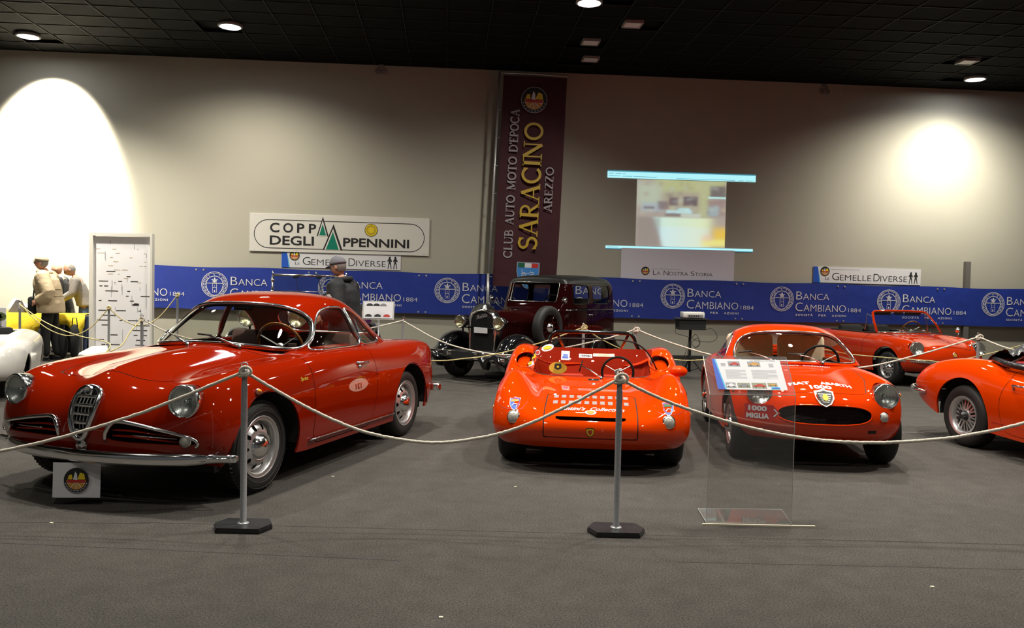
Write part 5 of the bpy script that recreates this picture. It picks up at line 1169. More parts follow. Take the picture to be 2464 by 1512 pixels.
g = G(); g.box(V3(-2.25, 0, .86), (.30, .9 * sy, .03)); g.make('parcel_shelf', 'interior', giu)
g = G(); g.box(V3(-.98, .02, 1.205), (.02, .17, .045), bev=.008); g.make('rear_view_mirror', 'black', giu, 'a')
# wipers
gbv = gs.bvh()
def onscreen(y, z): h, n, i, t = gbv.ray_cast(Vector((1, y * sy, z * sz)), Vector((-1, 0, 0))); return (h if h else V3(-.9, y, z)) + (n if h else Vector((1, 0, 0))) * .02
for y0 in (.24, -.16): wiper(giu, V3(-.56, y0, .925), onscreen(y0 - .30, .985), onscreen(y0 - .42, .99), .007)
# side details (both sides): sill trim, handle, scripts
for s_ in (1, -1):
    g = G(); g.tube([V3(x, s_ * .778, .275) for x in np.linspace(-.52, -1.98, 12)], .011, 8, flat=(1, .6)); g.make('sill_trim', 'chrome', giu, True)
    g = G(); g.tube([V3(-1.50, s_ * .742, .765), V3(-1.46, s_ * .775, .77), V3(-1.34, s_ * .772, .775), V3(-1.30, s_ * .742, .775)], .010, 8); g.lathe([(0, .02), (.014, .016), (.016, 0)], 12, 'Y', c=V3(-1.33, s_ * .76, .745)); g.make('door_handle', 'chrome', giu, True)
    T = frame(V3(-.42, s_ * 1.0, .715), (-1, 0, .0) if s_ > 0 else (1, 0, 0), (0, 0, 1))
    g = G(); fit_text(g, 'Sprint', .0, 0, .10, .026, T if 0 else I4, 0, shear=.4, bold=.02); g.v = [(x if s_ > 0 else x - .05, y, z) for x, y, z in g.v]; decal(bb, T, g, (0, -s_, 0), 'wing_script', 'gold', giu)
# pale oval image of a panel put on the door, its digits mirrored
T = frame(V3(-1.27, 1.0, .60), (-1, 0, 0), (0, 0, 1)); g = G()
n1, n2 = 6, 26; Vd = [(0, 0, 0)] + [(.125 * k / n1 * math.cos(2 * PI * i / n2), .058 * k / n1 * math.sin(2 * PI * i / n2), 0) for k in range(1, n1 + 1) for i in range(n2)]
Fd = [(0, 1 + i, 1 + (i + 1) % n2) for i in range(n2)] + [(1 + (k - 1) * n2 + i, 1 + k * n2 + i, 1 + k * n2 + (i + 1) % n2, 1 + (k - 1) * n2 + (i + 1) % n2) for k in range(1, n1) for i in range(n2)]
g.add([(a * 1.3, b_ * .88, 0) for a, b_, c_ in Vd], Fd); decal(bb, T, g, (0, -1, 0), 'door_oval', mat('pale rose oval', (.56, .30, .24), .35, coat=1), giu, .0015, label='pale oval with mirrored digits on the door')
g = G(); fit_text(g, '131', -.045, -.03, .10, .045, I4, 0, bold=.03); g.v = [(-x, y, z) for x, y, z in g.v]; decal(bb, T, g, (0, -1, 0), 'door_digits', 'redpaint', giu, .003)
# number board hanging under the bumper
pl = thing('club_board', 'white paper board with a round club badge hung below the chrome bumper', 'sign', (0, 0, 0))
c0 = giu.location; Mg = Matrix.Translation(c0) @ Matrix.Rotation(math.radians(-107.7), 4, 'Z')
o_ = Mg @ V3(.715, 0, .0); T = frame(o_ + Vector((-.158, -.03, .05)), (1, .06, 0), (0, .06, 1)) @ Matrix.Scale(.9, 4); 
V = [(x, y, .035 * max(0, (y - .15)) + .004 * math.sin(x * 20)) for y in np.linspace(0, .245, 5) for x in np.linspace(0, .325, 7)]
F = [(j * 7 + i, j * 7 + i + 1, (j + 1) * 7 + i + 1, (j + 1) * 7 + i) for j in range(4) for i in range(6)]; V2 = V + [(x, y, z - .003) for x, y, z in V]; F2 = F + [tuple(i + 35 for i in f)[::-1] for f in F]
obj('paper', [tuple(T @ Vector(v)) for v in V2], F2, 'white', pl, True); club_badge(pl, T, .165, .125, .085, .012)
g = G(); line2(g, [(.165 + .074 * math.cos(t), .125 + .074 * math.sin(t)) for t in np.linspace(-2.9, -.25, 20)], .002, T, .0145); g.make('badge_line', 'wprint', pl)
# ================================================================ open racing car (centre)
def expand(rows):
    """rows given as [x, z list, y list] or explicit tuples"""
    out = []
    for r in rows:
        if isinstance(r[0], (int, float)): x, ys, zs = r; out.append([(x, y, z) for y, z in zip(ys, zs)])
        else: out.append([tuple(p) for p in r])
    return out
rac = thing('racing_car', 'low open orange-red racing car with wraparound screen and black roll bar', 'car', (.673, 6.90, 0), math.radians(-95.57))
Y1 = (0, .30, .46, .62, .735, .805, .82, .79); Y2 = (0, .30, .50, .68, .80, .865, .88, .85)
rn2 = expand([
 [(.50,0,.19),(.49,.30,.19),(.45,.48,.19),(.38,.62,.19),(.30,.70,.19),(.24,.74,.19),(.20,.76,.19),(.16,.76,.185)],
 [(.57,0,.245),(.56,.30,.245),(.53,.48,.245),(.46,.63,.25),(.36,.73,.25),(.26,.775,.25),(.18,.79,.235),(.10,.78,.19)],
 [(.605,0,.33),(.595,.30,.33),(.565,.49,.33),(.49,.645,.34),(.38,.755,.34),(.24,.80,.33),(.12,.81,.29),(.0,.79,.19)],
 [(.585,0,.405),(.575,.30,.405),(.54,.48,.42),(.46,.64,.445),(.35,.755,.44),(.19,.812,.41),(.06,.82,.33),(-.08,.79,.19)],
 [(.49,0,.462),(.48,.30,.462),(.44,.48,.48),(.37,.64,.54),(.27,.75,.525),(.13,.815,.46),(0,.825,.36),(-.15,.79,.19)],
 [(.30,0,.50),(.29,.30,.50),(.27,.46,.52),(.22,.635,.625),(.15,.745,.60),(.04,.812,.51),(-.08,.825,.38),(-.25,.79,.19)],
 [(.08,0,.53),(.08,.30,.53),(.06,.45,.54),(.04,.63,.675),(0,.74,.64),(-.06,.808,.54),(-.15,.825,.40),(-.32,.79,.18)],
 [-.20, Y1, (.56,.56,.57,.715,.675,.55,.40,.17)], [-.50, Y1, (.585,.585,.59,.675,.64,.535,.39,.165)],
 [-.80, Y1, (.60,.60,.60,.62,.59,.50,.37,.165)], [-1.12, Y1, (.60,.60,.60,.61,.585,.50,.37,.165)],
 [-1.32, Y2, (.60,.60,.62,.66,.63,.53,.39,.17)], [-1.46, Y2, (.62,.62,.66,.765,.73,.58,.41,.17)], [-1.62, Y2, (.72,.72,.73,.82,.78,.61,.42,.17)],
 [-1.85, Y2, (.76,.76,.76,.825,.785,.62,.42,.17)], [-2.15, Y2, (.75,.75,.75,.80,.76,.61,.42,.18)], [-2.42, (0,.30,.49,.66,.77,.83,.84,.81), (.70,.70,.70,.72,.68,.56,.40,.22)],
 [-2.56, (0,.28,.46,.62,.72,.78,.79,.76), (.58,.58,.58,.58,.55,.48,.38,.27)], [-2.58, (0,.27,.44,.58,.68,.73,.74,.72), (.38,.38,.38,.38,.37,.36,.34,.30)]])
b = Shell(rn2, 8, 8)
def hole(b, cx, r, cz, ymin): b.cut(lambda x, y, z, u, v: np.maximum(np.hypot(x - cx, z - cz) - r, ymin - np.abs(y)), 'hole')
hole(b, 0, .325, .27, .5); hole(b, -1.87, .345, .29, .55)
ck = [(-.83, 0), (-.86, .35), (-.98, .50), (-1.15, .57), (-1.50, .57), (-1.53, 0)]; ckp = ck + [(x, -y) for x, y in ck[::-1]][1:-1]
b.cut(lambda x, y, z, u, v: np.maximum(sdf_poly(x, y, ckp), .45 - z), 'hole')
b.cut(lambda x, y, z, u, v: np.maximum(np.maximum(np.abs(y) - (.27 - .9 * np.maximum(0, .43 - z)), np.abs(z - .430) - .012), .4 - x), 'hole')
b.cut(lambda x, y, z, u, v: np.maximum(np.hypot((np.abs(y) - .665) / .10, (z - .70) / .07) - 1, np.maximum(x + 1.25, -1.6 - x)), 'scoop')
pan = smoothpoly([(-.34, .0), (-.355, -.25), (-.35, -.50), (-.30, -.60), (.30, -.60), (.35, -.50), (.355, -.25), (.34, 0)], 3)
def fpan(x, y, z, u, v): return np.maximum(np.maximum(np.abs(y) - .36 - 0 * x, -.02 - x), .285 - z)
b.cut(lambda *a: fpan(*a) - .0045, 'gap'); b.cut(lambda *a: fpan(*a) + .0045, 'panel', ('gap',))
b.part('body', 'body', 'racer', rac, rim=.014); b.part('panel', 'front_panel', 'racer', rac, rim=.003); b.part('gap', 'shut_line', 'black', rac, off=-.003)
b.cut(lambda x, y, z, u, v: y, 'scoopr', ('scoop',)); b.part('scoop', 'intake_scoop', 'racer', rac, off=-.055); b.part('scoopr', 'intake_scoop', 'racer', rac, off=-.055)
trim_loop(b.loops(('scoop', 'scoopr')), .009, 'scoop_lip', 'racer', rac)
bb = b.bvh()
for xx, s_ in ((0, 1), (0, -1), (-1.87, 1), (-1.87, -1)):
    wheel_well(rac, xx, s_ * (.58 if xx == 0 else .6), s_ * .72, .26, .325); wheel(rac, xx, s_ * (.735 if xx == 0 else .79), .27 if xx == 0 else .28, .19, .165, 'alloy', s_)
g = G(); g.box((-1.1, 0, .19), (2.7, 1.0, .05)); g.box((-.2, 0, .33), (1.0, .9, .26)); g.box((-2.0, 0, .35), (.8, 1.0, .35)); g.make('underbody', 'black', rac)
G().box((.42, 0, .40), (.02, .56, .07)).make('duct_back', 'black', rac)
# tub
dk = mat('deep red trim', (.50, .028, .006), .35, coat=.6)
g = G(); V = []
for i in range(13):
    for j in range(7):
        y = -.60 + 1.2 * i / 12; z = .22 + .60 * j / 6; V.append((-1.50 + .02 * math.sin(y * 9) * math.sin(z * 11) - .04 * (j / 6) ** 2, y, z))
g.add(V, [(i * 7 + j, (i + 1) * 7 + j, (i + 1) * 7 + j + 1, i * 7 + j + 1) for i in range(12) for j in range(6)]); g.make('rear_bulkhead', dk, rac, True)
g = G(); g.box((-1.15, 0, .2), (.75, 1.15, .03)); g.box((-1.15, .575, .40), (.75, .02, .38)); g.box((-1.15, -.575, .40), (.75, .02, .38)); g.box((-.84, 0, .42), (.02, 1.0, .33)); g.make('cockpit_tub', dk, rac)
g = G(); g.tube([(-.93 - .12 * abs(t) ** 2, .5 * t, .575) for t in np.linspace(-1, 1, 15)], .035, 8, flat=(1.2, .6)); g.make('dashboard', dk, rac, True)
for y in (.25, -.25): g = G(); g.box((-1.42, y, .42), (.10, .36, .30), bev=.04); g.make('seat', dk, rac, 'a')
steering_wheel(rac, (-1.12, .25, .625), .15, .15, 'black')
# windscreen
NT = 40; V = []; Fw = []; base = []; top = []
for i in range(NT + 1):
    t = -1 + 2 * i / NT; a = abs(t) ** 2.3
    B_ = np.array((-.80 - .60 * a, .725 * t * (1 + .06 * (1 - abs(t))), .588 + .02 * a)); T_ = np.array((-1.07 - .36 * a, .655 * t * (1 + .06 * (1 - abs(t))), .608 + .335 * (1 - abs(t) ** 4.6)))
    base.append(tuple(B_)); top.append(tuple(T_))
    for j in range(7): k = j / 6; V.append(tuple(B_ * (1 - k) + T_ * k + np.array((.035 * math.sin(PI * k), 0, 0))))
Fw = [(i * 7 + j, (i + 1) * 7 + j, (i + 1) * 7 + j + 1, i * 7 + j + 1) for i in range(NT) for j in range(6)]
obj('windscreen', V, Fw, 'glass', rac, True); wb = BVHTree.FromPolygons(V, Fw)
G().tube(top, .0075, 8).make('screen_rim', 'black', rac, True); G().tube(base, .007, 6).make('screen_seal', 'ink', rac, True)
FT = lambda x, y, z: frame((x, y, z), (0, 1, 0), (0, 0, 1))
def sticker(bv, y, z, w, h, m, nm, rd=False, ang=0., par=rac, off=.004, label=None):
    g = G(); T = FT(1., y, z) @ Matrix.Rotation(ang, 4, 'Z')
    if rd: disc(g, 0, 0, w, I4, 0, 20, h)
    else: g.add([(a * w, b_ * h, 0) for b_ in (-1, 0, 1) for a in (-1, -.33, .33, 1)], [(j * 4 + i, j * 4 + i + 1, j * 4 + i + 5, j * 4 + i + 4) for j in range(2) for i in range(3)])
    return decal(bv, T, g, (-1, 0, 0), nm, m, par, off, label)
sticker(wb, -.43, .84, .065, .030, 'white', 'sticker', True, .35); sticker(wb, -.43, .84, .045, .016, 'yellow', 'sticker', True, .25, off=.006)
sticker(wb, -.53, .785, .028, .022, 'white', 'sticker', True, .5); sticker(wb, -.53, .785, .022, .014, 'redp', 'sticker', True, .5, off=.006)
sticker(wb, -.575, .74, .030, .016, 'yellow', 'sticker', False, .6); sticker(wb, -.60, .685, .034, .032, 'white', 'sticker', False, .5); sticker(wb, -.605, .675, .022, .012, 'yellow', 'sticker', False, .5, off=.006)
sticker(wb, -.25, .785, .040, .040, 'white', 'sticker', label='square white and blue paper on the screen'); sticker(wb, -.25, .77, .028, .008, 'bluep', 'sticker', off=.006); sticker(wb, -.25, .79, .022, .006, 'bluep', 'sticker', off=.006)
sticker(wb, -.06, .79, .062, .017, 'white', 'sticker'); g = G(); fit_text(g, 'YAWOIRA', -.05, -.009, .10, .018, I4, 0, bold=.03); decal(wb, FT(1, -.06, .79), g, (-1, 0, 0), 'sticker_print', 'ink', rac, .007)
sticker(wb, .11, .80, .10, .013, 'tape', 'sticker'); g = G(); fit_text(g, 'PIONEER', -.05, -.006, .10, .012, I4, 0); decal(wb, FT(1, .11, .80), g, (-1, 0, 0), 'sticker_print', 'gold', rac, .007)
T = frame((-.955, -.32, .665), (0, 1, 0), (-.3, 0, 1)); g = G(); disc(g, 0, 0, .085, T, .012, 26, .058); g.lathe([(.085, 0), (.085, .012)], 26, T=T @ Matrix.Diagonal((1, .68, 1, 1))); g.make('oval_plaque', 'gold', rac, label='oval gold plaque on the dashboard')
g = G(); poly2(g, [(-.03, .04), (.03, .04), (.035, .0), (0, -.02), (-.035, .0)], T, .014); g.make('plaque_shield', 'ink', rac); g = G(); disc(g, 0, .01, .012, T, .016, 10); g.make('plaque_dot', 'yellow', rac)
wiper(rac, (-.72, .09, .605), (-.92, -.10, .70), (-.88, -.13, .60), .006)
# roll bar
hoop = [(-1.62, -.43, .70), (-1.62, -.435, .88), (-1.62, -.40, .955), (-1.62, -.33, .975), (-1.62, 0, .98), (-1.62, .33, .975), (-1.62, .40, .955), (-1.62, .435, .88), (-1.62, .43, .70)]
hs_ = [tuple(p) for p in smoothpoly([h[1:] for h in hoop], 4)[:-4]]; G().tube([(-1.62, y, z) for y, z in hs_], .019, 10).make('roll_bar', 'gloss', rac, True)
for y in (-.36, .36): G().tube([(-1.63, y, .95), (-2.1, y * .8, .74)], .014, 8).make('bar_stay', 'gloss', rac, True)
# mirror pod, lamps, badges, print
g = G(); g.ball((0, 0, 0), .062, 16, Matrix.Translation((-.86, .80, .68)), (1.1, 1.35, .85)); o = g.make('mirror', 'racer', rac, True); G().tube([(-.86, .72, .58), (-.86, .78, .66)], .016, 8).make('mirror_stem', 'racer', o, True)
for s_ in (1, -1):
    h, n = surf_pt(bb, s_ * .60, .42); small_lamp(rac, h, n + Vector((.5, 0, 0)), .048, 'frost', 'headlamp', .022)
    for sc, m_, of in ((1, 'wprint', .002), (.86, 'bluep', .0032)):
        g = G(); poly2(g, [(a * .043 * sc, q * .045 * sc) for a, q in [(-1, .8), (0, 1), (1, .8), (.9, -.2), (.5, -.75), (0, -1), (-.5, -.75), (-.9, -.2)]][::-1], I4, 0); decal(bb, FT(1, s_ * .60, .508), g, (-1, 0, 0), 'wing_badge', m_, rac, of)
    g = G(); poly2(g, [(-.03, .028), (.03, .028), (.03, .016), (-.03, .010)][::-1], I4, 0); decal(bb, FT(1, s_ * .60, .508), g, (-1, 0, 0), 'wing_badge', 'orangep' if s_ < 0 else 'flaggreen', rac, .0045)
    g = G(); line2(g, [(-.02, -.01), (-.005, .006), (.022, .004), (.015, -.02)], .006, I4, 0); decal(bb, FT(1, s_ * .60, .501), g, (-1, 0, 0), 'wing_badge', 'wprint', rac, .005)
    g = G(); line2(g, [(a, -.055 + .02 * abs(a / .11) ** 3 * (1 if abs(a) < .1 else 2)) for a in np.linspace(-.12, .12, 13)], .004, I4, 0); decal(bb, FT(1, s_ * .62, .525), g, (-1, 0, 0), 'cover_line', 'redp', rac, .0015)
    small_lamp(rac, (.12, s_ * .80, .43), (.3, s_, 0), .018, 'amber', 'side_repeater', .012)
TD = lambda x, y: frame((x, y, 1.2), (0, 1, 0), (-1, 0, 0))
mesh_m = mat('woven mesh grey', (.34, .29, .27), .6, .2, noise=(300, .6))
for j, x in enumerate((.06, .235)):
    for k in range(10):
        g = G(); w_ = .0195; g.add([(-w_, -.045, 0), (w_, -.045, 0), (w_, .045, 0), (-w_, .045, 0)], [(0, 1, 2, 3)]); o = decal(bb, TD(x, -.285 + k * .063), g, (0, 0, -1), 'mesh_vent', mesh_m, rac, .0015)
        g = G(); line2(g, [(-w_, -.045), (w_, -.045), (w_, .045), (-w_, .045)], .004, I4, 0, closed=True); decal(bb, TD(x, -.285 + k * .063), g, (0, 0, -1), 'vent_edge', 'redp', o, .003)
g = G(); fit_text(g, "Santini's  Collection", -.255, -.05, .52, .075, I4, 0, shear=.45, bold=.015); decal(bb, TD(.385, 0), g, (0, 0, -1), 'script_lettering', 'wprint', rac, .003)
g = G(); disc(g, 0, 0, .045, I4, 0, 20, .04); decal(bb, TD(.47, .0), g, (0, 0, -1), 'nose_badge', 'wprint', rac, .003); g = G(); disc(g, 0, 0, .03, I4, 0, 14, .028); decal(bb, TD(.47, .0), g, (0, 0, -1), 'nose_badge', 'orangep', rac, .0045)
for sc, m_, of in ((1, 'ink', .002), (.85, 'yellow', .0035), (.5, 'redp', .005)):
    g = G(); poly2(g, [(a * .034 * sc, q * .036 * sc) for a, q in [(-1, .8), (0, 1), (1, .8), (.9, -.2), (.5, -.75), (0, -1), (-.5, -.75), (-.9, -.2)]][::-1], I4, 0); decal(bb, FT(1, 0, .335), g, (-1, 0, 0), 'shield_badge', m_, rac, of)
for (y, x) in [(-.30, .0), (.02, -.45)]:
    h, n, i_, t_ = bb.ray_cast(Vector((x, y, 1.5)), Vector((0, 0, -1))); g = G(); lathe_at(g, [(0, .012), (.014, .008), (.018, 0)], h, n, 12); g.make('fastener', 'chrome', rac, True)
g = G(); g.box((-.60, .02, .60), (.05, .10, .025), bev=.008); g.make('wiper_base', 'chrome', rac, 'a')
# ================================================================ orange coupe behind the clear lectern; its shell also serves the small far cars
def xf(net, sx=1, sy=1, sz=1): return [[(x * sx, y * sy, z * sz) for x, y, z in r] for r in net]
YC = (0, .20, .37, .52, .635, .705, .72, .70)
cpn = expand([
 [(.50,0,.25),(.49,.2,.25),(.46,.36,.25),(.40,.50,.25),(.32,.58,.245),(.27,.63,.24),(.24,.655,.235),(.22,.66,.22)],
 [(.58,0,.31),(.57,.2,.31),(.535,.37,.31),(.475,.51,.31),(.385,.61,.31),(.29,.66,.30),(.21,.68,.28),(.14,.68,.22)],
 [(.615,0,.42),(.60,.2,.42),(.565,.37,.42),(.50,.52,.42),(.41,.63,.415),(.28,.69,.40),(.14,.705,.34),(.02,.69,.21)],
 [(.60,0,.53),(.585,.2,.525),(.545,.37,.52),(.485,.52,.525),(.40,.64,.52),(.24,.70,.49),(.07,.715,.38),(-.08,.695,.21)],
 [(.54,0,.62),(.52,.2,.615),(.48,.37,.61),(.445,.52,.64),(.36,.64,.615),(.18,.705,.56),(.02,.72,.42),(-.15,.70,.21)],
 [(.41,0,.68),(.39,.2,.672),(.36,.37,.66),(.345,.52,.725),(.27,.64,.69),(.10,.705,.61),(-.06,.72,.44),(-.24,.70,.21)],
 [(.14,0,.73),(.12,.2,.725),(.1,.37,.71),(.1,.52,.765),(.06,.635,.725),(-.05,.70,.63),(-.18,.72,.45),(-.33,.70,.2)],
 [-.20, YC, (.775,.77,.76,.785,.735,.64,.45,.20)], [-.50, YC, (.805,.80,.795,.79,.74,.65,.45,.20)], [-.95, YC, (.81,.81,.80,.79,.74,.65,.45,.20)],
 [-1.45, YC, (.80,.80,.80,.79,.745,.65,.45,.20)], [-1.90, YC, (.79,.79,.79,.785,.745,.65,.45,.20)], [-2.25, (0,.19,.36,.50,.61,.69,.71,.69), (.77,.77,.77,.77,.73,.64,.45,.22)],
 [-2.55, (0,.18,.34,.47,.57,.65,.68,.66), (.70,.70,.70,.70,.67,.60,.45,.25)], [-2.76, (0,.17,.32,.44,.53,.60,.62,.60), (.58,.58,.58,.58,.56,.53,.42,.28)], [-2.83, (0,.16,.30,.40,.48,.54,.56,.54), (.42,.42,.42,.42,.42,.41,.38,.31)]])
def wheels4(root, wb, yo, R, w, rim, st, sy=1., well=True, **k):
    for xx, s_ in ((0, 1), (0, -1), (-wb, 1), (-wb, -1)):
        if well: wheel_well(root, xx, s_ * (yo - .19), s_ * (yo - .005), R, R + .05)
        wheel(root, xx, s_ * yo, R, w, rim, st, s_, **k)
SB = (.94, .97, .97)
ab = thing('small_coupe', 'bright orange-red coupe with oval black mouth behind the clear lectern', 'car', (2.576, 7.13, 0), math.radians(-96.8))
b = Shell(cpn, 8, 7, scale=SB)
hole(b, 0, .315, .28, .4); hole(b, -2.0 * .94, .315, .28, .4)
mouth = [(.378 * math.copysign(abs(math.cos(t)) ** .62, math.cos(t)), .478 + .080 * math.copysign(abs(math.sin(t)) ** .8, math.sin(t))) for t in np.linspace(0, 2 * PI, 60, endpoint=False)]
b.cut(lambda x, y, z, u, v: np.maximum(sdf_poly(y / SB[1], z / SB[2], mouth), .3 - x), 'mouth')
hd = [(.50, 0), (.47, .20), (.42, .36), (.10, .43), (-.30, .44), (-.38, .40), (-.38, 0)]; hdp = hd + [(x, -y) for x, y in hd[::-1]][1:-1]
bbl = b.bvh(); lamp_hole(b, .495, .615, .094)
fh = lambda x, y, z, u, v: np.maximum(sdf_poly(x / .94, y / .97, hdp), .56 - z)
b.cut(lambda *a: fh(*a) - .003, 'gap'); b.cut(lambda *a: fh(*a) + .003, 'hood', ('gap',))
dr = [(-.45, .80), (-.44, .55), (-.48, .26), (-1.25, .26), (-1.33, .45), (-1.36, .80)]
fd = lambda x, y, z, u, v: np.maximum(sdf_poly(x / .94, z / .97, dr), .56 - np.abs(y)); b.cut(lambda *a: fd(*a) - .003, 'gap')
b.cut(lambda x, y, z, u, v: np.maximum(fd(x, y, z, u, v) + .003, -y), 'doorl', ('gap',)); b.cut(lambda x, y, z, u, v: np.maximum(fd(x, y, z, u, v) + .003, y), 'doorr', ('gap',))
cbp = [(-.50, 0), (-.56, .40), (-.75, .50), (-1.4, .52), (-1.8, .45), (-2.0, .3), (-2.05, 0)]; cbp = cbp + [(x, -y) for x, y in cbp[::-1]][1:-1]
b.cut(lambda x, y, z, u, v: np.maximum(sdf_poly(x / .94, y / .97, cbp), .5 - z), 'hole')
b.part('body', 'body', 'orange', ab, rim=.014); b.part('hood', 'bonnet', 'orange', ab, rim=.003); b.part('gap', 'shut_line', 'black', ab, off=-.003)
for t_ in ('doorl', 'doorr'): b.part(t_, 'door', 'orange', ab, rim=.01)
b.part(('body', 'doorl', 'doorr', 'hood', 'gap'), 'inner_lining', 'interior', ab, off=-.018)
bb = b.bvh()
# mouth grille: dark mesh of crossed bars with a red lip
g = G(); mx = lambda y: float(np.interp(abs(y), [0, .2, .37, .45], [.60, .588, .552, .50])) * .94
for z in np.linspace(.405, .553, 15):
    hw = .378 * max(0, 1 - (abs(z - .478) / .082) ** 2.2) ** .5
    if hw > .03: g.tube([(mx(y) - .035, y * .97, z * .97) for y in np.linspace(-hw, hw, 17)], .0022, 4)
for y in np.linspace(-.36, .36, 49):
    hh = .082 * max(0, 1 - (abs(y) / .378) ** 3) ** .6
    if hh > .01: g.tube([(mx(y) - .035, y * .97, (.478 - hh) * .97), (mx(y) - .035, y * .97, (.478 + hh) * .97)], .0022, 4)
g.make('grille_mesh', mat('dark grille wire', (.03, .03, .03), .4, .5), ab)['kind'] = 'stuff'
g = G(); g.box((.40, 0, .45), (.02, .8, .2)); g.make('grille_back', 'black', ab); trim_loop(b.loops('mouth', -.002), .006, 'mouth_lip', 'orange', ab)
for s_ in (1, -1):
    h, n = surf_pt(bbl, s_ * .495, .615); headlamp(ab, h + Vector((.012, 0, 0)), (1, s_ * .12, .05), .098, depth=.10)
    h, n = surf_pt(bb, s_ * .468, .455); small_lamp(ab, h, n + Vector((.6, 0, 0)), .036, 'frost', 'side_lamp', .025)
    h, n, i_, t_ = bb.ray_cast(Vector((.20, s_ * 1.5, .60)), Vector((0, -s_, 0))); small_lamp(ab, h, n, .02, 'amber', 'side_repeater', .018)
# shield badge, lettering
PS = [(-1, .75), (-.45, .85), (0, 1), (.45, .85), (1, .75), (.95, .0), (.6, -.65), (0, -1), (-.6, -.65), (-.95, .0)]
for sc, m_, of in ((1.10, 'signwhite', .010), (.86, 'ink', .014)):
    g = G(); poly2(g, [(a * .068 * sc, q * .056 * sc) for a, q in PS][::-1], I4, 0); decal(bb, FT(1, 0, .588), g, (-1, 0, 0), 'shield_badge', m_, ab, of)
g = G(); [line2(g, [(-.05 + .006 * k, .024 - .013 * k), (.05 - .006 * k, .024 - .013 * k)], .006, I4, 0) for k in range(5)]; decal(bb, FT(1, 0, .588), g, (-1, 0, 0), 'badge_bar', 'signwhite', ab, .017)
g = G(); disc(g, 0, .0, .022, I4, 0, 16); decal(bb, FT(1, 0, .59), g, (-1, 0, 0), 'badge_centre', 'yellow', ab, .021)
for w_, x, y, wd, hh in (('FIAT', .30, -.235, .17, .05), ('ABARTH', .30,   .015, .25, .05), ('1000', .40, -.085, .17, .055)):
    g = G(); fit_text(g, w_, y, 0, wd, hh * 1.3, I4, 0, bold=.05); decal(bb, TD(x, 0), g, (0, 0, -1), 'bonnet_lettering', 'wprint', ab, .003)
g = G(); fit_text(g, "Santini's  Collection", -.33, 0, .46, .05, I4, 0, shear=.45, bold=.0); g.v = [(x + .12, y, z) for x, y, z in g.v]; decal(bb, TD(-.33, 0), g, (0, 0, -1), 'script_lettering', 'wprint', ab, .003)
# red arrow sign on the right of the nose
T = frame((.555, -.485, .47), (.33, .94, 0), (0, 0, 1)); P = [(-.145, -.062), (.075, -.062), (.135, .0), (.075, .062), (-.145, .062)]
g = G(); g.prism(P, -.004, 0, T); g.make('arrow_sign', mat('rally sign red', (.55, .02, .015), .35, coat=1), ab, label='red arrow sign with white lettering')
g = G(); fit_text(g, '1000', -.115, .010, .145, .038, T, .002, bold=.05); fit_text(g, 'MIGLIA', -.13, -.05, .18, .038, T, .002, bold=.05); line2(g, [(.085, .03), (.115, 0), (.085, -.03)], .011, T, .002); g.make('sign_lettering', 'wprint', ab)
sticker(bb, .37, .335, .035, .013, 'black', 'front_slot', par=ab, off=.002)
wheels4(ab, 2.0 * .94, .665, .275, .155, .165, 'steel')
g = G(); g.box((-.95, 0, .23), (2.4, .9, .06)); g.box((.1, 0, .33), (.5, .7, .16)); g.make('underbody', 'black', ab)
gh2 = [
 row((-.40,0,.815),(-.43,.2,.81),(-.50,.38,.80),(-.62,.51,.795),(-.74,.575,.785),(-.86,.605,.775)),
 row((-.52,0,.90),(-.55,.2,.897),(-.62,.365,.885),(-.73,.485,.875),(-.85,.545,.865),(-.96,.602,.775)),
 row((-.66,0,.99),(-.69,.195,.987),(-.75,.35,.975),(-.86,.455,.955),(-.97,.515,.93),(-1.05,.60,.775)),
 row((-.82,0,1.07),(-.84,.19,1.067),(-.89,.335,1.052),(-.98,.43,1.02),(-1.06,.49,.98),(-1.13,.60,.775)),
 row((-1.02,0,1.125),(-1.03,.185,1.12),(-1.06,.325,1.10),(-1.12,.415,1.06),(-1.17,.475,1.01),(-1.22,.60,.775)),
 row((-1.28,0,1.145),(-1.28,.18,1.14),(-1.28,.32,1.12),(-1.30,.41,1.08),(-1.33,.47,1.02),(-1.36,.595,.775)),
 row((-1.55,0,1.12),(-1.55,.18,1.115),(-1.54,.31,1.095),(-1.54,.40,1.05),(-1.55,.46,1.0),(-1.57,.585,.775)),
 row((-1.85,0,1.03),(-1.84,.17,1.027),(-1.82,.29,1.01),(-1.80,.37,.97),(-1.79,.43,.93),(-1.80,.55,.77)),
 row((-2.10,0,.92),(-2.08,.16,.918),(-2.05,.27,.905),(-2.02,.34,.88),(-2.00,.39,.86),(-1.99,.48,.765)),
 row((-2.32,0,.765),(-2.30,.15,.765),(-2.26,.25,.765),(-2.22,.31,.763),(-2.18,.35,.76),(-2.15,.42,.755))]
gs = Shell(xf(gh2, 1, 1.09, 1), 8, 8, scale=SB)
w2 = smoothpoly([(0, .20), (1.4, .20), (2.6, .22), (3.2, .5), (3.42, 1.3), (3.2, 2.5), (2.5, 3.1), (1.4, 3.25), (0, 3.28), (-1.4, 3.25), (-2.5, 3.1), (-3.2, 2.5), (-3.42, 1.3), (-3.2, .5), (-2.6, .22), (-1.4, .20)], 4)
gs.cut(lambda x, y, z, u, v: sdf_poly(v, u, w2), 'gf')
sg2 = smoothpoly([(-.92, .82), (-1.02, .90), (-1.14, .98), (-1.26, 1.03), (-1.45, 1.045), (-1.65, 1.00), (-1.85, .90), (-1.92, .83), (-1.6, .81), (-1.2, .81)], 3)
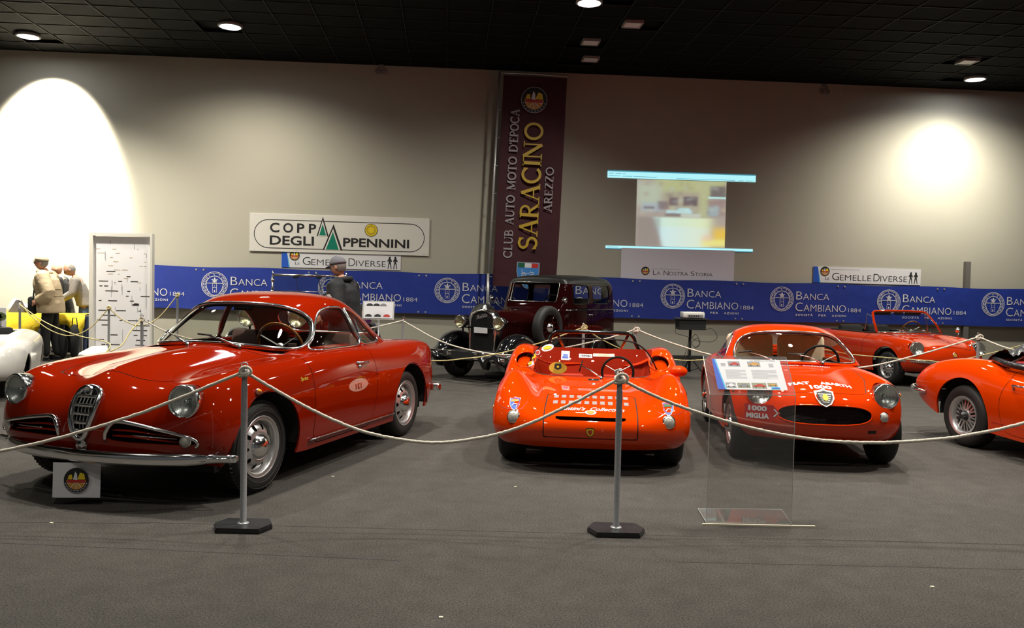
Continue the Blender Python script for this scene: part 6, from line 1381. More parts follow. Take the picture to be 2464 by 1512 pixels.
for s_ in (1, -1): gs.cut(lambda x, y, z, u, v, s_=s_: np.maximum(sdf_poly(x / .94, z / .97, sg2), .36 - y * s_), 'sg%d' % s_)
gs.cut(lambda x, y, z, u, v: np.maximum(np.maximum(np.abs(y) - .27, np.abs(z - .935) - .085), x + 1.6), 'gr')
gs.part('body', 'roof', 'orange', ab, rim=.018); gs.part('body', 'headlining', 'cream', ab, off=-.026)
for tg, nm_ in (('gf', 'windscreen'), ('gr', 'rear_window'), ('sg1', 'side_window'), ('sg-1', 'side_window')): gs.part(tg, nm_, 'glass', ab, off=-.006)
trim_loop(gs.loops('gf'), .009, 'windscreen_trim', 'chrome', ab)
for tg in ('sg1', 'sg-1'): trim_loop(gs.loops(tg), .006, 'window_trim', 'chrome', ab)
gbv = gs.bvh()
def onscreen2(y, z): h, n, i, t = gbv.ray_cast(Vector((1, y, z)), Vector((-1, 0, 0))); return (h if h else Vector((-.6, y, z))) + (n if h else Vector((1, 0, 0))) * .016
for y0 in (.20, -.22): wiper(ab, (-.40, y0, .80), onscreen2(y0 - .22, .855), onscreen2(y0 - .36, .85), .005)
g = G(); g.box((-1.2, 0, .30), (1.5, 1.0, .04)); g.box((-.62, 0, .70), (.16, .80, .10), bev=.02); g.make('dashboard', 'interior', ab)
for y in (.26, -.26): seat(ab, -1.25, y, .32, .47, 'cream', .56, .2)
g = G(); g.box((-1.72, 0, .60), (.12, 1.0, .45), Matrix.Rotation(-.35, 4, 'Y') @ Matrix.Translation((.22, 0, -.55)), bev=.05); g.make('rear_panel', 'cream', ab, 'a')
steering_wheel(ab, (-.80, .27, .77), .3, .17, 'black')

# ---------------------------------------------------------------- far orange convertible at the right, in front of the banner
sp = thing('convertible', 'far orange open convertible with raised windscreen in front of the blue banner', 'car', (6.60, 13.19, 0), math.radians(-77.8))
SS = (1.03, 1.04, .985); net = [[(x, y, z - .03 * (z > .7) * (x > .1) * 0) for x, y, z in r] for r in cpn]
b = Shell(net, 7, 6, scale=SS); bbl = b.bvh(); lamp_hole(b, .55, .60, .095); hole(b, 0, .325, .28, .4); hole(b, -2.06, .325, .28, .4)
fh = lambda x, y, z, u, v: np.maximum(sdf_poly(x, y, [(.52, -.36), (.54, 0), (.52, .36), (.40, .44), (-.32, .50), (-.35, 0), (-.32, -.50), (.40, -.44)]), .56 - z)
b.cut(lambda *a: fh(*a) - .005, 'gap'); b.cut(lambda *a: fh(*a) + .005, 'hood', ('gap',))
fd = lambda x, y, z, u, v: np.maximum(sdf_poly(x, z, [(-.60, .83), (-.58, .5), (-.62, .26), (-1.4, .26), (-1.48, .5), (-1.5, .83)]), .58 - np.abs(y)); b.cut(lambda *a: fd(*a) - .005, 'gap'); b.cut(lambda *a: fd(*a) + .005, 'door', ('gap',))
b.cut(lambda x, y, z, u, v: np.maximum(sdf_poly(x, y, [(-.50, -.48), (-.44, 0), (-.50, .48), (-.64, .54), (-1.75, .54), (-1.9, .45), (-1.95, 0), (-1.9, -.45), (-1.75, -.54), (-.64, -.54)]), .5 - z), 'hole')
b.part('body', 'body', 'orange2', sp, rim=.014); b.cut(lambda x, y, z, u, v: y, 'doorr', ('door',)); b.part('door', 'door', 'orange2', sp, rim=.003); b.part('doorr', 'door', 'orange2', sp, rim=.003); b.part('hood', 'bonnet', 'orange2', sp, rim=.003); b.part('gap', 'shut_line', 'black', sp, off=-.003); b.part(('body', 'gap', 'door', 'doorr'), 'inner_lining', 'interior', sp, off=-.02); bb = b.bvh()
trim_loop([L for L in b.loops(('body', 'gap', 'hood', 'door', 'doorr')) if min(p.z for p, n in L) > .6], .016, 'cockpit_trim', 'black', sp)
for s_ in (1, -1):
    h, n = surf_pt(bbl, s_ * .55, .60); headlamp(sp, h + Vector((.02, 0, 0)), (1, s_ * .10, .04), .10, depth=.12); small_lamp(sp, surf_pt(bb, s_ * .38, .40)[0], (1, 0, 0), .03, 'frost', 'side_lamp')
    P = [(.56 - .35 * k ** 2.2, s_ * (.30 + .44 * k), .37) for k in np.linspace(0, 1, 12)]; G().tube([(x + .06, y, z + .045) for x, y, z in P], .026, 8, flat=(.5, 1)).make('bumper', 'chrome', sp, True)
h, n = surf_pt(bb, 0, .52); small_lamp(sp, h, n, .035, 'orangep', 'nose_badge', .008)
wheels4(sp, 2.06, .70, .265, .145, .155, 'spoked'); g = G(); g.box((-.95, 0, .24), (2.6, 1.0, .06)); g.box((.2, 0, .33), (.4, .8, .12)); g.make('underbody', 'black', sp)
wf = bpy.data.objects.new('windscreen_assembly', None); COL.objects.link(wf); wf.parent = sp; wf.location = (.17, 0, 0)
# windscreen frame and quarter light
A = [(-.58, -.60, .80), (-.72, -.565, .97), (-.84, -.51, 1.11), (-.86, -.46, 1.135), (-.87, -.2, 1.145), (-.87, .2, 1.145), (-.86, .46, 1.135), (-.84, .51, 1.11), (-.72, .565, .97), (-.58, .60, .80)]
G().tube(A, .020, 8, flat=(1, .8)).make('screen_frame', 'orange2', wf, True); G().tube([(x + .012, y * .985, z - .015) for x, y, z in A], .009, 6).make('screen_trim', 'chrome', wf, True)
G().tube([(-.58, -.60, .80), (-.50, -.3, .80), (-.48, 0, .80), (-.50, .3, .80), (-.58, .60, .80)], .012, 6).make('screen_base', 'chrome', wf, True)
V = [(-.50 - .03 * (t * t) * 4 * .8 - k * .39, t * (1.17 - .10 * k), .80 + .335 * k) for t in np.linspace(-.5, .5, 9) for k in (0, .33, .66, 1)]
obj('windscreen', V, [(i * 4 + j, (i + 1) * 4 + j, (i + 1) * 4 + j + 1, i * 4 + j + 1) for i in range(8) for j in range(3)], 'glass', wf, True)
for y in (-.30, 0, .27): g = G(); g.box((-.87, y, 1.10), (.015, .30 if y else .16, .055 if y else .045), bev=.006); g.make('sun_visor' if y else 'rear_view_mirror', 'black', wf)
for s_ in (1, -1): g = G(); g.tube([(-.90, s_ * .60, .82), (-.92, s_ * .545, 1.09), (-.80, s_ * .55, 1.05), (-.62, s_ * .61, .82)], .007, 6); g.make('quarter_light', 'chrome', wf, True)
g = G(); g.box((-1.3, 0, .32), (1.3, 1.05, .04)); g.box((-.72, 0, .76), (.14, .98, .10), bev=.02); g.make('dashboard', 'interior', wf)
for y in (.27, -.27): seat(sp, -1.30, y, .34, .44, 'black', .42, .2)
steering_wheel(wf, (-.92, .28, .80), .3, .18, 'wood')
for y0 in (.30, -.10): wiper(wf, (-.47, y0, .805), (-.53, y0 - .18, .845), (-.55, y0 - .34, .85), .005)
h, n, i_, t_ = bb.ray_cast(Vector((-.05, .60, 1.5)), Vector((0, 0, -1))); g = G(); g.tube([h, h + Vector((0, .02, .07))], .008, 6); g.lathe([(0, .0), (.045, .005), (.045, .015), (.02, .05), (0, .055)], 18, 'X', c=tuple(h + Vector((-.03, .02, .11)))); g.make('wing_mirror', 'chrome', sp, True)

# ---------------------------------------------------------------- white car cut by the left edge
wc = thing('white_car', 'small cream-white car cut off by the left edge of the picture', 'car', (-6.42, 9.62, 0), math.radians(-65))
b = Shell(xf(cpn, .92, 1., .88), 6, 5); hole(b, 0, .27, .24, .4); hole(b, -1.84, .27, .22, .4)
b.cut(lambda x, y, z, u, v: np.maximum(sdf_poly(x, y, [(-.5, -.45), (-.5, .45), (-1.5, .45), (-1.5, -.45)]), .4 - z), 'hole'); b.part('body', 'body', 'creampaint', wc, rim=.014); bb = b.bvh()
[wheel(wc, x, s_ * .64, .245, .13, .14, 'steel', s_) for x in (0, -1.84) for s_ in (1, -1)]; g = G(); g.box((-.95, 0, .22), (2.2, .9, .06)); g.box((-.9, 0, .35), (1.1, .85, .05)); g.make('underbody', 'black', wc); seat(wc, -1.2, 0, .33, .8, 'black', .3)
for y in (.02, .20): g = G(); g.box((-.40, y, .74), (.05, .05, .12), bev=.01); g.make('filler_post', 'ink', wc)
g = G(); g.box((-.40, .11, .735), (.04, .14, .09), bev=.01); g.make('blue_cap', 'bluep', wc); g = G(); g.tube([(.56, .12, .50), (.57, .16, .52), (.55, .20, .49)], .012, 6); g.make('side_badge', 'ink', wc)
# ================================================================ orange car at the right edge, seen by its tail
oc = thing('sports_convertible', 'bright orange sports car at the right edge, rear wheel and folded black hood showing', 'car', (4.98, 7.99, 0), math.radians(-80.5))
YO = (0, .22, .40, .54, .64, .70, .715, .685)
orn = expand([
 [(2.48,0,.28),(2.47,.2,.28),(2.44,.38,.28),(2.38,.52,.28),(2.30,.60,.27),(2.24,.645,.26),(2.20,.66,.25),(2.16,.66,.22)],
 [(2.62,0,.42),(2.61,.2,.42),(2.57,.38,.42),(2.50,.53,.42),(2.40,.635,.41),(2.28,.69,.40),(2.18,.70,.34),(2.10,.68,.21)],
 [(2.50,0,.58),(2.48,.2,.58),(2.45,.38,.58),(2.40,.53,.60),(2.32,.64,.58),(2.20,.70,.53),(2.10,.715,.40),(2.0,.69,.20)],
 [2.1, YO, (.68,.68,.68,.73,.69,.58,.42,.19)], [1.6, YO, (.74,.74,.74,.75,.70,.60,.43,.18)], [1.1, YO, (.78,.78,.77,.76,.71,.60,.43,.18)],
 [.75, YO, (.78,.78,.78,.765,.71,.60,.43,.18)], [.45, YO, (.78,.78,.79,.79,.735,.61,.44,.19)], [.2, YO, (.80,.80,.815,.825,.77,.63,.45,.20)], [-.05, YO, (.80,.80,.82,.835,.785,.64,.46,.21)],
 [-.30, YO, (.79,.79,.80,.81,.765,.64,.48,.25)], [-.52, (0,.22,.40,.53,.62,.68,.695,.66), (.75,.75,.76,.765,.73,.63,.49,.31)], [-.70, (0,.21,.38,.50,.585,.64,.655,.62), (.68,.68,.69,.69,.67,.60,.50,.37)],
 [-.80, (0,.20,.36,.47,.55,.60,.61,.58), (.57,.57,.57,.575,.57,.55,.50,.42)], [-.78, (0,.19,.34,.44,.52,.57,.58,.55), (.45,.45,.45,.45,.45,.45,.44,.42)]])
b = Shell(orn, 8, 7); hole(b, 0, .355, .30, .4); hole(b, 2.0, .33, .28, .4)
b.cut(lambda x, y, z, u, v: np.maximum(sdf_poly(x, y, [(.42, -.40), (.34, 0), (.42, .40), (.55, .53), (1.35, .53), (1.42, 0), (1.35, -.53), (.55, -.53)]), .5 - z), 'hole')
fd = lambda x, y, z, u, v: np.maximum(sdf_poly(x, z, smoothpoly([(.62, .80), (.56, .70), (.50, .52), (.52, .30), (.62, .22), (1.1, .22), (1.38, .22), (1.44, .5), (1.42, .80)], 3)), .56 - np.abs(y)); b.cut(lambda *a: fd(*a) - .003, 'gap')
b.cut(lambda x, y, z, u, v: np.maximum(fd(x, y, z, u, v) + .003, -y), 'doorl', ('gap',)); b.cut(lambda x, y, z, u, v: np.maximum(fd(x, y, z, u, v) + .003, y), 'doorr', ('gap',))
b.part('body', 'body', 'racer', oc, rim=.014); b.part('gap', 'shut_line', 'black', oc, off=-.003); b.part(('body', 'doorl', 'doorr', 'gap'), 'inner_lining', 'interior', oc, off=-.02)
for t_ in ('doorl', 'doorr'): b.part(t_, 'door', 'racer', oc, rim=.003)
for xx, s_ in ((0, 1), (0, -1), (2.0, 1), (2.0, -1)): wheel_well(oc, xx, s_ * .46, s_ * .66, .30, .35); wheel(oc, xx, s_ * .675, .292, .17, .180, 'alloy', s_, cap='darksteel')
g = G(); g.box((1.0, 0, .22), (2.6, 1.0, .06)); g.box((-.45, 0, .40), (.4, .9, .12)); g.make('underbody', 'black', oc)
for s_ in (1, -1):
    g = G(); g.tube([(-.52, s_ * .695, .455), (-.64, s_ * .70, .455), (-.76, s_ * .67, .46), (-.86, s_ * .60, .465), (-.90, s_ * .5, .47), (-.91, s_ * .38, .47)], [.012, .026, .032, .032, .026, .016], 10, flat=(.8, 1)); g.make('rear_bumper', 'chrome', oc, True)
    g = G(); g.tube([(.62, s_ * .70, .655), (.66, s_ * .725, .66), (.80, s_ * .725, .66), (.84, s_ * .70, .655)], .010, 8); g.lathe([(0, .018), (.012, .012), (.014, 0)], 12, 'Y', c=(.64, s_ * .70 , .635)); g.make('door_handle', 'chrome', oc, True)
    g = G(); g.tube([(x, s_ * .70, .30) for x in np.linspace(.4, 1.6, 6)], .004, 4); g.make('sill_line', 'redp', oc, True)
# crumpled folded hood
rh = random.Random(11); V = []; F = []; n, m = 26, 22
for i in range(n + 1):
    for j in range(m + 1):
        u, v = i / n, j / m; y = -.56 + 1.12 * u; prof = math.sin(PI * v) ** .6
        V.append((.15 + .56 * v + .02 * math.sin(u * 17 + v * 5), y, .84 + .14 * prof * (1 - .25 * abs(2 * u - 1) ** 3) + .026 * math.sin(u * 23 + 9 * v) * prof + .018 * math.sin(u * 41 - 13 * v) * prof + .012 * rh.uniform(-1, 1) * prof))
for i in range(n):
    for j in range(m): a = i * (m + 1) + j; F.append((a, a + m + 1, a + m + 2, a + 1))
fcloth = mat('black hood cloth', (.012, .012, .014), .42, coat=.3); obj('folded_hood', V, F, fcloth, oc, True)
G().tube([(.75, -.60, .81), (.45, -.61, .83), (.22, -.54, .85), (.12, -.28, .85), (.10, 0, .85), (.12, .28, .85), (.22, .54, .85), (.45, .61, .83), (.75, .60, .81)], .030, 8).make('hood_bead', mat('black vinyl', (.02, .02, .022), .3, coat=.5), oc, True)
for s_ in (1, -1):
    g = G(); g.tube([(.42, s_ * .53, .84), (.56, s_ * .50, .92), (.72, s_ * .46, .885)], .011, 6); g.tube([(.36, s_ * .40, .87), (.60, s_ * .34, .91), (.80, s_ * .30, .86)], .009, 6); g.make('hood_frame', 'steel', oc, True)
    g = G(); g.ball((.60, s_ * .58, .81), .013, 8); g.ball((.50, s_ * .585, .815), .011, 8); g.make('stud', 'chrome', oc, True)
for y in (.27, -.27): seat(oc, .95, y, .32, .44, 'black', .45, .2)
g = G(); g.box((1.0, 0, .30), (1.2, 1.0, .04)); g.box((1.45, 0, .72), (.14, .98, .10), bev=.02); g.make('dashboard', 'interior', oc); steering_wheel(oc, (1.25, .27, .74), .3, .17, 'black')
A = [(1.60, -.57, .78), (1.42, -.53, 1.0), (1.34, -.44, 1.08), (1.32, 0, 1.09), (1.34, .44, 1.08), (1.42, .53, 1.0), (1.60, .57, .78)]; G().tube(A, .014, 8).make('screen_frame', 'chrome', oc, True)
obj('windscreen', [(1.62 - .28 * k - .06 * t * t, t * (.56 - .07 * k), .78 + .30 * k) for t in (-1, -.5, 0, .5, 1) for k in (0, .5, 1)], [(i * 3 + j, i * 3 + 3 + j, i * 3 + 4 + j, i * 3 + 1 + j) for i in range(4) for j in range(2)], 'glass', oc, True)

# ================================================================ pre-war cars at the back
def fender(parent, s_, path, w0, w1, m, name='mudguard', n=14, crown=.05, skirt=.10):
    """swept guard: path of (x, z) along its crown, y centre s_*w0, half width w1, rolled edges"""
    P = smoothpoly(path, 6)[:-6] if len(path) > 3 else path; V = []; F = []; K = 9
    for i, (x, z) in enumerate(P):
        a = P[max(i - 1, 0)]; c = P[min(i + 1, len(P) - 1)]; tx, tz = c[0] - a[0], c[1] - a[1]; L = math.hypot(tx, tz) or 1; nx, nz = -tz / L, tx / L
        if nz < 0 and abs(nz) > .2: nx, nz = -nx, -nz
        for k in range(K + 1):
            t = -1 + 2 * k / K; d = -crown * t * t - skirt * max(0, abs(t) - .72) / .28; V.append((x + nx * d, s_ * w0 + t * w1 * (1 - .06 * (abs(t) > .9)), z + nz * d))
    for i in range(len(P) - 1):
        for k in range(K): a = i * (K + 1) + k; F.append((a, a + 1, a + K + 2, a + K + 1))
    o = obj(name, V, F, m, parent, True); md = o.modifiers.new('thick', 'SOLIDIFY'); md.thickness = .008; return o
def prewar(t, paint, closed, S_=(1, 1, 1), lampr=.10, refl='yreflector', grille_text=True):
    X, Yk, Z = S_; wy = .60 * Yk
    for xx, s_ in ((0, 1), (0, -1), (-2.25 * X, 1), (-2.25 * X, -1)): wheel(t, xx, s_ * wy, .345, .125, .215, 'spoked', s_, rimmat=paint if closed else 'darksteel')
    for s_ in (1, -1):
        fender(t, s_, [(x * X, z * Z) for x, z in [(.47, .36), (.42, .52), (.30, .66), (.08, .74), (-.15, .70), (-.38, .55), (-.60, .38), (-.80, .31), (-1.6, .30)]], wy - .05, .15, 'gloss')
        fender(t, s_, [(x * X, z * Z) for x, z in [(-1.6, .30), (-1.78, .40), (-1.92, .60), (-2.15, .74), (-2.42, .70), (-2.62, .52), (-2.72, .36)]], wy - .05, .15, 'gloss', 'rear_mudguard')
    g = G(); g.box((-1.1 * X, 0, .40), (2.9 * X, .62, .10)); g.box((.25, .33, .42), (.75, .05, .08)); g.box((.25, -.33, .42), (.75, .05, .08)); g.box((.02, 0, .30), (.06, 1.0, .06)); g.make('chassis', 'black', t)
    # radiator shell
    xr = .14; RP = [(-.245, .42), (-.25, .70), (-.245, .93), (-.20, 1.02), (-.10, 1.065), (0, 1.085), (.10, 1.065), (.20, 1.02), (.245, .93), (.25, .70), (.245, .42)]
    V = [(xr + dx, y * f * Yk, .42 + (z - .42) * f2 * Z) for dx, f, f2 in ((-.12, 1, 1), (-.02, 1.0, 1.0), (.015, .97, .99), (.018, .86, .955), (.0, .84, .95)) for y, z in RP]
    n = len(RP); F = [(k * n + i, k * n + i + 1, (k + 1) * n + i + 1, (k + 1) * n + i) for k in range(4) for i in range(n - 1)]; obj('radiator_shell', V, F, 'chrome', t, True)
    g = G(); g.add([(xr - .002, y * .85 * Yk, .42 + (z - .42) * .952 * Z) for y, z in RP], [tuple(range(n))[::-1]]); core = g.make('radiator_core', 'black', t)
    g = G(); [g.box((xr + .002, y * Yk, .70 * Z), (.004, .003, .52 * Z)) for y in np.linspace(-.19, .19, 24)]; g.make('radiator_fins', mat('radiator fin', (.03, .03, .035), .4, .6), t)['kind'] = 'stuff'
    g = G(); g.lathe([(0, .06), (.018, .05), (.03, .03), (.035, .0), (.045, -.02)], 16, c=(xr - .05, 0, 1.10 * Z)); g.make('filler_cap', 'chrome', t, True)
    if grille_text:
        g = G(); T = frame((xr + .02, -.10, .93 * Z), (0, .93, .22), (0, -.2, 1)); fit_text(g, 'Balilla', 0, 0, .22, .055, T, 0, shear=.4, bold=.0); g.make('script_badge', 'silver', t)
        G().box((xr + .035, 0, .765 * Z), (.012, .26, .085), bev=.003).make('blank_plate', 'white', t)
    # bonnet tapering from the cowl to the radiator
    sec = lambda w, h0, h1, k: [(-w, h0), (-w * 1.0, h0 + (h1 - h0) * .55), (-w * .93, h0 + (h1 - h0) * .80), (-w * .6, h1 - .02), (0, h1), (w * .6, h1 - .02), (w * .93, h0 + (h1 - h0) * .80), (w, h0 + (h1 - h0) * .55), (w, h0)]
    st = [(xr - .10, .235, .45, 1.06), (-.30, .30, .45, 1.075), (-.75, .40, .45, 1.09), (-1.02, .48, .45, 1.10)]; V = [(x * X if x < 0 else x, y * Yk, z * Z) for x, w, a, c in st for y, z in sec(w, a, c, 0)]
    obj('bonnet', V, [(k * 9 + i, k * 9 + i + 1, (k + 1) * 9 + i + 1, (k + 1) * 9 + i) for k in range(3) for i in range(8)], paint, t, 'a')
    for s_ in (1, -1):
        g = G(); [g.box(((-.10 - .038 * k) * X, s_ * (.262 + .0085 * k) * Yk, .80 * Z), (.012, .012, .20)) for k in range(16)]; g.make('louvres', paint, t)['kind'] = 'stuff'
        hl = (xr + .09, s_ * .355 * Yk, .885 * Z); headlamp(t, hl, (1, 0, .02), lampr, 'headlamp', 'chrome', .05, refl)
        g = G(); g.lathe([(lampr * 1.0, -.04), (lampr * .95, -.09), (lampr * .7, -.15), (lampr * .3, -.185), (0, -.195)], 28, 'X', c=hl); g.tube([(hl[0] - .08, hl[1], hl[2] - lampr), (hl[0] - .08, hl[1] * .99, .70 * Z)], .015, 8); g.make('lamp_shell', 'gloss', t, True)
    g = G(); g.tube([(xr + .03, -.36 * Yk, .80 * Z), (xr + .03, .36 * Yk, .80 * Z)], .010, 6); g.make('lamp_bar', 'gloss', t, True)
    for s_ in (1, -1):
        G().tube([(.56, s_ * .02 * Yk, .415), (.55, s_ * .5 * Yk, .415), (.50, s_ * .70 * Yk, .415), (.42, s_ * .76 * Yk, .415)], .016, 8).make('bumper_bar', 'chrome', t, True)
    g = G(); g.tube([(.565, -.72 * Yk, .375), (.575, 0, .375), (.565, .72 * Yk, .375)], .026, 8, flat=(.4, 1)); g.tube([(.565, -.74 * Yk, .44), (.575, 0, .44), (.565, .74 * Yk, .44)], .022, 8, flat=(.4, 1)); g.make('bumper', 'chrome', t, True)
    for s_ in (1, -1): g = G(); g.ball((.57, s_ * .30 * Yk, .41), .032, 12, sc=(.6, 1, 1.3)); g.ball((.50, s_ * .765 * Yk, .41), .035, 12, sc=(.8, 1, 1.3)); g.make('bumper_bolt', 'chrome', t, True)
    G().box((.60, 0, .40), (.02, .40, .12)).make('front_board', 'black', t)
sd = thing('vintage_saloon', 'black and oxblood pre-war saloon with chrome radiator and round yellowed lamps', 'car', (-.357, 12.586, 0), math.radians(-127.5))
SV = (1.03, 1.06, .985); prewar(sd, 'maroonpaint', True, SV, .095)
cab_ = [[(x, y, z) for y, z in zip(ys, zs)] for x, ys, zs in [
 (-.98, (0,.2,.36,.44,.48,.50,.51,.50), (1.10,1.09,1.07,1.02,.94,.80,.6,.36)), (-1.06, (0,.24,.42,.52,.56,.575,.58,.56), (1.14,1.135,1.12,1.08,.98,.80,.6,.34)),
 (-1.14, (0,.24,.42,.53,.575,.59,.59,.57), (1.36,1.355,1.34,1.28,1.1,.80,.6,.33)), (-1.20, (0,.24,.42,.53,.58,.60,.60,.58), (1.56,1.555,1.53,1.46,1.2,.80,.6,.33)),
 (-1.24, (0,.24,.43,.54,.585,.60,.60,.58), (1.615,1.61,1.59,1.52,1.25,.80,.6,.33)), (-1.45, (0,.25,.44,.55,.59,.61,.61,.59), (1.645,1.64,1.62,1.55,1.26,.80,.6,.33)),
 (-1.9, (0,.25,.44,.55,.59,.61,.61,.59), (1.655,1.65,1.63,1.56,1.26,.80,.6,.33)), (-2.35, (0,.25,.44,.55,.59,.60,.60,.58), (1.645,1.64,1.62,1.55,1.26,.80,.6,.33)),
 (-2.58, (0,.24,.42,.52,.565,.58,.58,.56), (1.60,1.595,1.57,1.50,1.24,.80,.6,.35)), (-2.68, (0,.22,.38,.47,.51,.53,.53,.51), (1.48,1.475,1.45,1.39,1.2,.80,.6,.38)), (-2.72, (0,.20,.34,.42,.46,.48,.48,.46), (1.1,1.1,1.1,1.08,1.0,.80,.6,.40)),
 (-2.70, (0,.19,.33,.40,.44,.46,.46,.44), (.6,.6,.6,.6,.58,.55,.5,.42))]]
b = Shell(cab_, 6, 6, scale=SV, fit=.6)
b.cut(lambda x, y, z, u, v: np.maximum(np.maximum(np.abs(y) - .46, np.abs(z - 1.34) - .155), -x - 1.30), 'ws')
b.cut(lambda x, y, z, u, v: np.maximum(np.maximum(np.abs(y) - .30, np.abs(z - 1.34) - .12), x + 2.5), 'rw')
for k, (x0, x1) in enumerate(((-1.80, -1.33), (-2.42, -1.90))):
    for s_ in (1, -1): b.cut(lambda x, y, z, u, v, x0=x0, x1=x1, s_=s_: np.maximum(np.maximum(np.abs(x / 1.03 - (x0 + x1) / 2) - (x1 - x0) / 2, np.abs(z - 1.31) - .155), .4 - y * s_), 'w%d%d' % (k, s_))
b.cut(lambda x, y, z, u, v: np.maximum(np.minimum(1.50 * .985 - z, 9), np.maximum(x + 1.22, -x - 2.66)), 'top')
fd = lambda x, y, z, u, v: np.maximum(sdf_poly(x / 1.03, z, [(-1.25, 1.08), (-1.25, .42), (-1.84, .42), (-1.84, 1.08)]), .45 - np.abs(y)); b.cut(lambda *a: fd(*a) - .005, 'gap'); b.cut(lambda *a: fd(*a) + .005, 'door', ('gap',))
b.part('body', 'cabin', 'maroonpaint', sd, rim=.02); b.cut(lambda x, y, z, u, v: y, 'doorr', ('door',)); b.part('door', 'door', 'maroonpaint', sd); b.part('doorr', 'door', 'maroonpaint', sd); b.part('gap', 'shut_line', 'black', sd, off=-.008); b.part('top', 'roof_covering', mat('black roof fabric', (.006, .006, .006), .4), sd)
b.part(('body', 'top'), 'lining', 'interior', sd, off=-.03)
for tg, nm_ in (('ws', 'windscreen'), ('rw', 'rear_window'), ('w01', 'door_glass'), ('w0-1', 'door_glass'), ('w11', 'rear_side_glass'), ('w1-1', 'rear_side_glass')):
    b.part(tg, nm_, 'glass', sd, off=-.008); trim_loop(b.loops(tg), .006, 'window_trim', 'gloss' if tg != 'ws' else 'chrome', sd)
g = G(); g.tube([(x * 1.03, s * .615 * 1.06, 1.06) for s in (1,) for x in (-1.1, -1.9, -2.6)], .008, 6); g.tube([(x * 1.03, -.615 * 1.06, 1.06) for x in (-1.1, -1.9, -2.6)], .008, 6); g.make('waist_line', 'gloss', sd, True)
for s_ in (1, -1):
    G().box((-1.2, s_ * .60, .295), (.95, .26, .03)).make('running_board', 'black', sd)
    g = G(); g.tube([(-1.80, s_ * .66, .98), (-1.88, s_ * .68, .98)], .010, 6); g.make('door_handle', 'chrome', sd, True)
    g = G(); g.tube([(-1.05, s_ * .57, 1.05), (-.98, s_ * .72, 1.20)], .006, 6); g.lathe([(0, -.01), (.04, -.006), (.055, .0), (0, .03)], 18, 'X', c=(-.97, s_ * .73, 1.22)); g.make('wing_mirror', 'chrome', sd, True)
    w = wheel(sd, -.66, s_ * .70, .335, .13, .215, 'spoked', s_, z=.80, rimmat='maroonpaint', name='spare_wheel')
g = G(); g.box((-1.9, 0, .42), (1.6, 1.0, .04)); g.box((-1.18, 0, 1.03), (.12, .9, .12)); g.make('dashboard', 'interior', sd); seat(sd, -1.7, 0, .5, 1.0, 'interior', .5, .15); steering_wheel(sd, (-1.38, .28, 1.12), .5, .2, 'black')

vt = thing('vintage_tourer', 'open pre-war tourer with upright chrome-framed windscreen behind the dark red coupe', 'car', (-3.20, 11.42, 0), math.radians(-98))
SW = (1., 1.0, 1.06); prewar(vt, 'winepaint', False, SW, .125, 'yreflector', False)
g = G(); T_ = [(-1.0, .50, 1.07), (-1.5, .58, .98), (-2.2, .60, .98), (-2.7, .45, .95)]
for s_ in (1, -1):
    V = [(x, s_ * y, z) for x, y, zt in T_ for z in (.42, .7, zt)]; g.add(V, [(i * 3 + j, i * 3 + 3 + j, i * 3 + 4 + j, i * 3 + 1 + j) for i in range(3) for j in range(2)])
g.add([(-2.7, -.45, .42), (-2.7, .45, .42), (-2.7, .45, .95), (-2.7, -.45, .95)], [(0, 1, 2, 3)]); o = g.make('body_tub', 'winepaint', vt, 'a'); md = o.modifiers.new('thick', 'SOLIDIFY'); md.thickness = .02
g = G(); g.box((-1.85, 0, .45), (1.6, 1.0, .04)); g.make('cabin_floor', 'interior', vt); seat(vt, -1.6, 0, .5, .95, 'interior', .45, .15); seat(vt, -2.3, 0, .5, .95, 'interior', .45, .15); steering_wheel(vt, (-1.28, .28, 1.08), .5, .2, 'black')
wsf = [(-1.04, -.575, 1.05), (-1.07, -.575, 1.52), (-1.07, .575, 1.52), (-1.04, .575, 1.05)]; g = G()
for a, c in ((0, 1), (1, 2), (2, 3)): g.tube([wsf[a], wsf[c]], .017, 8)
g.tube([wsf[0], wsf[3]], .012, 8); g.tube([(-1.05, -.575, 1.28), (-1.05, .575, 1.28)], .006, 6)
for y in (-.575, .575): g.ball((-1.06, y, 1.44), .03, 10); g.ball((-1.05, y, 1.27), .03, 10); g.tube([(-1.07, y, 1.5), (-1.07, y, 1.58)], .012, 6)
g.make('screen_frame', 'chrome', vt, True); G().box((-1.055, 0, 1.28), (.006, 1.13, .46)).make('windscreen', 'glass', vt)
for y in (-.20, .16): g = G(); g.box((-1.04, y, 1.50), (.05, .08, .04), bev=.01); g.tube([(-1.03, y, 1.49), (-1.03, y + .05, 1.25)], .005, 5); g.make('wiper_motor', 'ink', vt, 'a')
g = G(); g.box((-1.0, .50, 1.40), (.03, .07, .07), bev=.01); g.make('tax_disc', 'white', vt); g = G(); g.box((-1.0, .38, 1.12), (.02, .26, .10)); g.make('paper_card', 'white', vt)
for s_ in (1, -1): G().box((-1.2, s_ * .60, .295), (.95, .26, .03)).make('running_board', 'black', vt)
